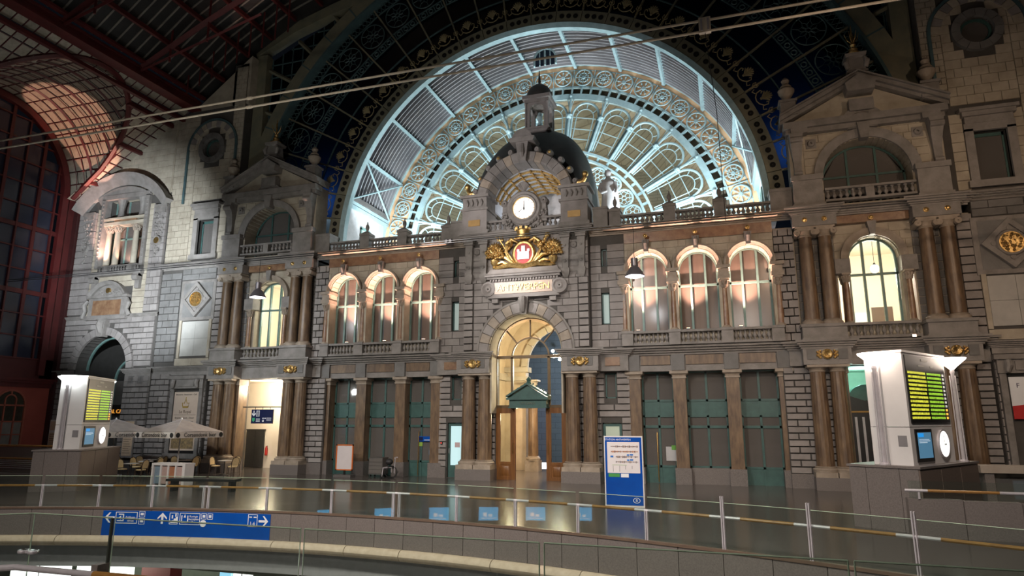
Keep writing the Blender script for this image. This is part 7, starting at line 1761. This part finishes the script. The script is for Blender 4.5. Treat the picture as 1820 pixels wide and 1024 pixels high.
# menu cases beside the archway
for x,nm in ((-24.75,'between the archway and the parasols'),(-30.75,'between the red wall and the archway')):
    t=thing('menu_case','narrow lit cream menu board on the pier '+nm,'menu board',(x,-.36,.7)); MB().box(-.42,.42,0,.08,0,2.2).build('case',WHITE if x<-30 else GREY,t); MB().box(-.36,.36,-.02,0,.1,1.4).build('menu_sheet',mat('menu paper',(0.66,0.50,0.36),(0.58,0.43,0.30),.5),t,smooth=False); MB().box(-.36,.36,-.02,0,1.55,2.1).build('header_sheet',MATS['menu paper'],t,smooth=False)
    for k in range(9): MB().box(-.3,.2+.08*((k*7)%3-1),-.024,-.02,1.3-.13*k,1.32-.13*k).build('text_line',INK,t,smooth=False)
# poster at the far map side
t=thing('red_white_poster','white poster with red lower band in the stone frame on the map board side','poster',(20.95,-.12,1.15)); MB().box(-.9,.9,-.03,0,1.9,3.4).build('sheet',SIGNW,t,smooth=False); MB().box(-.9,.9,-.035,0,1.75,2.25).poly([(-.9,2.25),(.9,2.25),(.9,2.5)],-.036,-.03).build('red_band',mat('poster red',(0.5,0.03,0.03),(0.45,0.02,0.02),.5),t,smooth=False)
link('lettering',textmesh('F',.26,mat('navy ink',(0.03,0.02,0.08),(0.02,0.02,0.06),.5),.002),t,(-.62,-.036,3.05),(pi/2,0,0))
# pendant lamps on the cable
def pendant(x,y,zc,zl,label,p):
    t=thing('pendant_lamp',label,'lamp',(x,y,zl))
    MB().tube([(0,0,.75),(0,0,zc-zl)],.012,5).build('cord',DARKM,t); MB().lathe(0,0,[(.1,.72),(.15,.7),(.15,.38),(.12,.34)],14).build('gear_box',mat('lamp grey',(0.20,0.19,0.21),(0.16,0.15,0.17),.35,metal=.5),t)
    MB().lathe(0,0,[(.12,.36),(.2,.3),(.32,.12),(.40,-.02),(.42,-.08),(.40,-.08),(.38,-.02),(.30,.1),(.18,.26)],20).build('shade',MATS['lamp grey'],t); MB().sph((0,0,-.02),.26,14,8,sz=.45).build('bulb',emat('pendant glow',(.95,.95,1),22),t)
    light('POINT','pendant_light',(x,y,zl-.28),p,(.95,.97,1),radius=.2)
CY=-4.0
pendant(-13.24,CY,11.04,9.1,'grey bell pendant lamp hanging before the arched room window on the cafe side',150)
pendant(5.91,CY,11.04,8.9,'grey bell pendant lamp hanging before the triple windows on the map side',150)
for q in (0,.1):
    o=MB().tube([(-33,CY,11.05+q),(-16,CY,11.0+q),(4,CY,11.03+q),(23,CY,10.98+q)],.022,6).build('lamp_cable',DARKM); tag(o,'%s thin black cable of the pair carrying the pendant lamps'%('lower' if q==0 else 'upper'),'cable','pendant lamp cables')
CBL=mat('bright tie rod',(0.80,0.70,0.56),(0.62,0.54,0.42),.4,metal=.0)
for i,q in enumerate((0,-.42)):
    o=MB().tube([(-27,-10,16.62+q),(21,-10,16.27+q)],.045,8).build('tie_rod',CBL); tag(o,'long pale steel tie rod, %s of the pair crossing high before the facade'%('upper' if i==0 else 'lower'),'cable')
    for x in (-9.5,1.4): MB().tube([(x-.12,-10,16.62+q-.3*(x+27)/41.5),(x+.12,-10,16.62+q-.3*(x+27)/41.5)],.075,8).build('coupling',CBL,o)
t=thing('rod_clamp','small clamp plate joining the pair of tie rods','clamp',(9.35,-10,16.15)); MB().box(-.2,.2,-.08,.08,-.28,.28).build('plate',CBL,t); MB().box(-.14,-.08,-.1,.1,-.22,.22).box(.08,.14,-.1,.1,-.22,.22).build('bolts',STEEL,t)
o=MB().tube([(9.35,-10,15.9),(9.55,-9.98,12.9),(9.6,-9.95,9.15)],.013,5).build('hanging_wire',DARKM); tag(o,'thin vertical wire hanging from the tie rod clamp','wire')
# floodlight on the cornice
t=thing('floodlight','black floodlight pair fixed on the cornice beside the clock stage','floodlight',(-4.15,-.62,12.0)); 
for q in (-.1,.12): MB().box(q-.09,q+.09,-.12,.1,.0,.22).build('housing',DARKM,t); MB().box(q-.07,q+.07,-.125,-.12,.02,.2).build('glass',STEEL,t)
MB().box(-.2,.2,.1,.2,-.05,.05).build('bracket',DARKM,t)
# ticket machine on the lower level behind the viewpoint; its blue screen mirrors in the glass panels
t=thing('ticket_machine','blue-screened ticket machine standing on the lower level','ticket machine',(-15.6,-33.2,-6),rotz=rad(-218))
MB().box(-1.9,1.9,0,.6,0,3.6).build('cabinet',DARKM,t); MB().box(-1.6,-.3,-.03,0,2.3,3.15).build('screen',emat('ticket screen glow',(.10,.55,1.0),9),t); MB().box(.2,1.6,-.03,0,2.2,3.1).build('dark_screen',emat('dim ticket screen',(.10,.16,.22),1.2),t)
MB().box(-1.2,-.95,-.035,-.03,2.55,2.7).box(-.85,-.6,-.035,-.03,2.55,2.8).box(-1.45,-.45,-.035,-.03,2.42,2.46).build('screen_tiles',emat('ticket screen white',(.9,.95,1),9),t)

# ------------------------------------------------------------------ sub-parts: pieces that sit on a part hang under that part
def nest(thing_name,part,subs):
    for o in [q for q in bpy.data.objects if q.parent is None and q.name.split('.')[0]==thing_name]:
        kids=list(o.children); host=[c for c in kids if c.name.split('.')[0]==part]
        for c in kids:
            if c.name.split('.')[0] in subs and host:
                h=min(host,key=lambda q:(q.location-c.location).length) if len(host)>1 else host[0]
                if len(host)==1 and h.location.length<1e-6: c.parent=h
nest('info_kiosk','board_frame',('destination_text','departure_text','platform_mark','board_heading'))
nest('info_kiosk','monitor_frame',('monitor_screen','screen_badge','screen_text'))
nest('info_kiosk','clock_dial',('clock_rim','clock_hands'))
nest('station_clock','dial',('hands','hour_marks'))
nest('station_map_board','panel',('map_sheet','lettering','plan_drawing','plan_mark','legend_line','green_label','white_label','emblem_ring','emblem_letter'))
nest('fascia_sign','panel',('arrow','pictogram_frame','exit_mark','bus_mark','stairs_mark','metro_disc','train_mark','lettering'))
nest('cafe_poster','sheet',('lettering','rule','crown_emblem','food_photo'))
nest('menu_case','case',('menu_sheet','header_sheet','text_line'))
nest('name_plaque','field',('lettering',))
nest('coat_of_arms','shield_frame',('shield_field','castle'))
nest('side_door','frame',('pane','handle'))
nest('oak_door','frame',('pane','lower_panel','pull_handle'))
nest('door_canopy','frieze',('lettering',))
nest('cafe_sign','board',('lettering',)); nest('cafe_sign_upper','board',('lettering',)); nest('hanging_sign','panel',('pictograms','green_mark'))
nest('pendant_lamp','shade',('bulb',)); nest('tool_trolley','body',('drawer',)); nest('ticket_machine','cabinet',('screen','dark_screen','screen_tiles'))
bpy.context.view_layer.update()
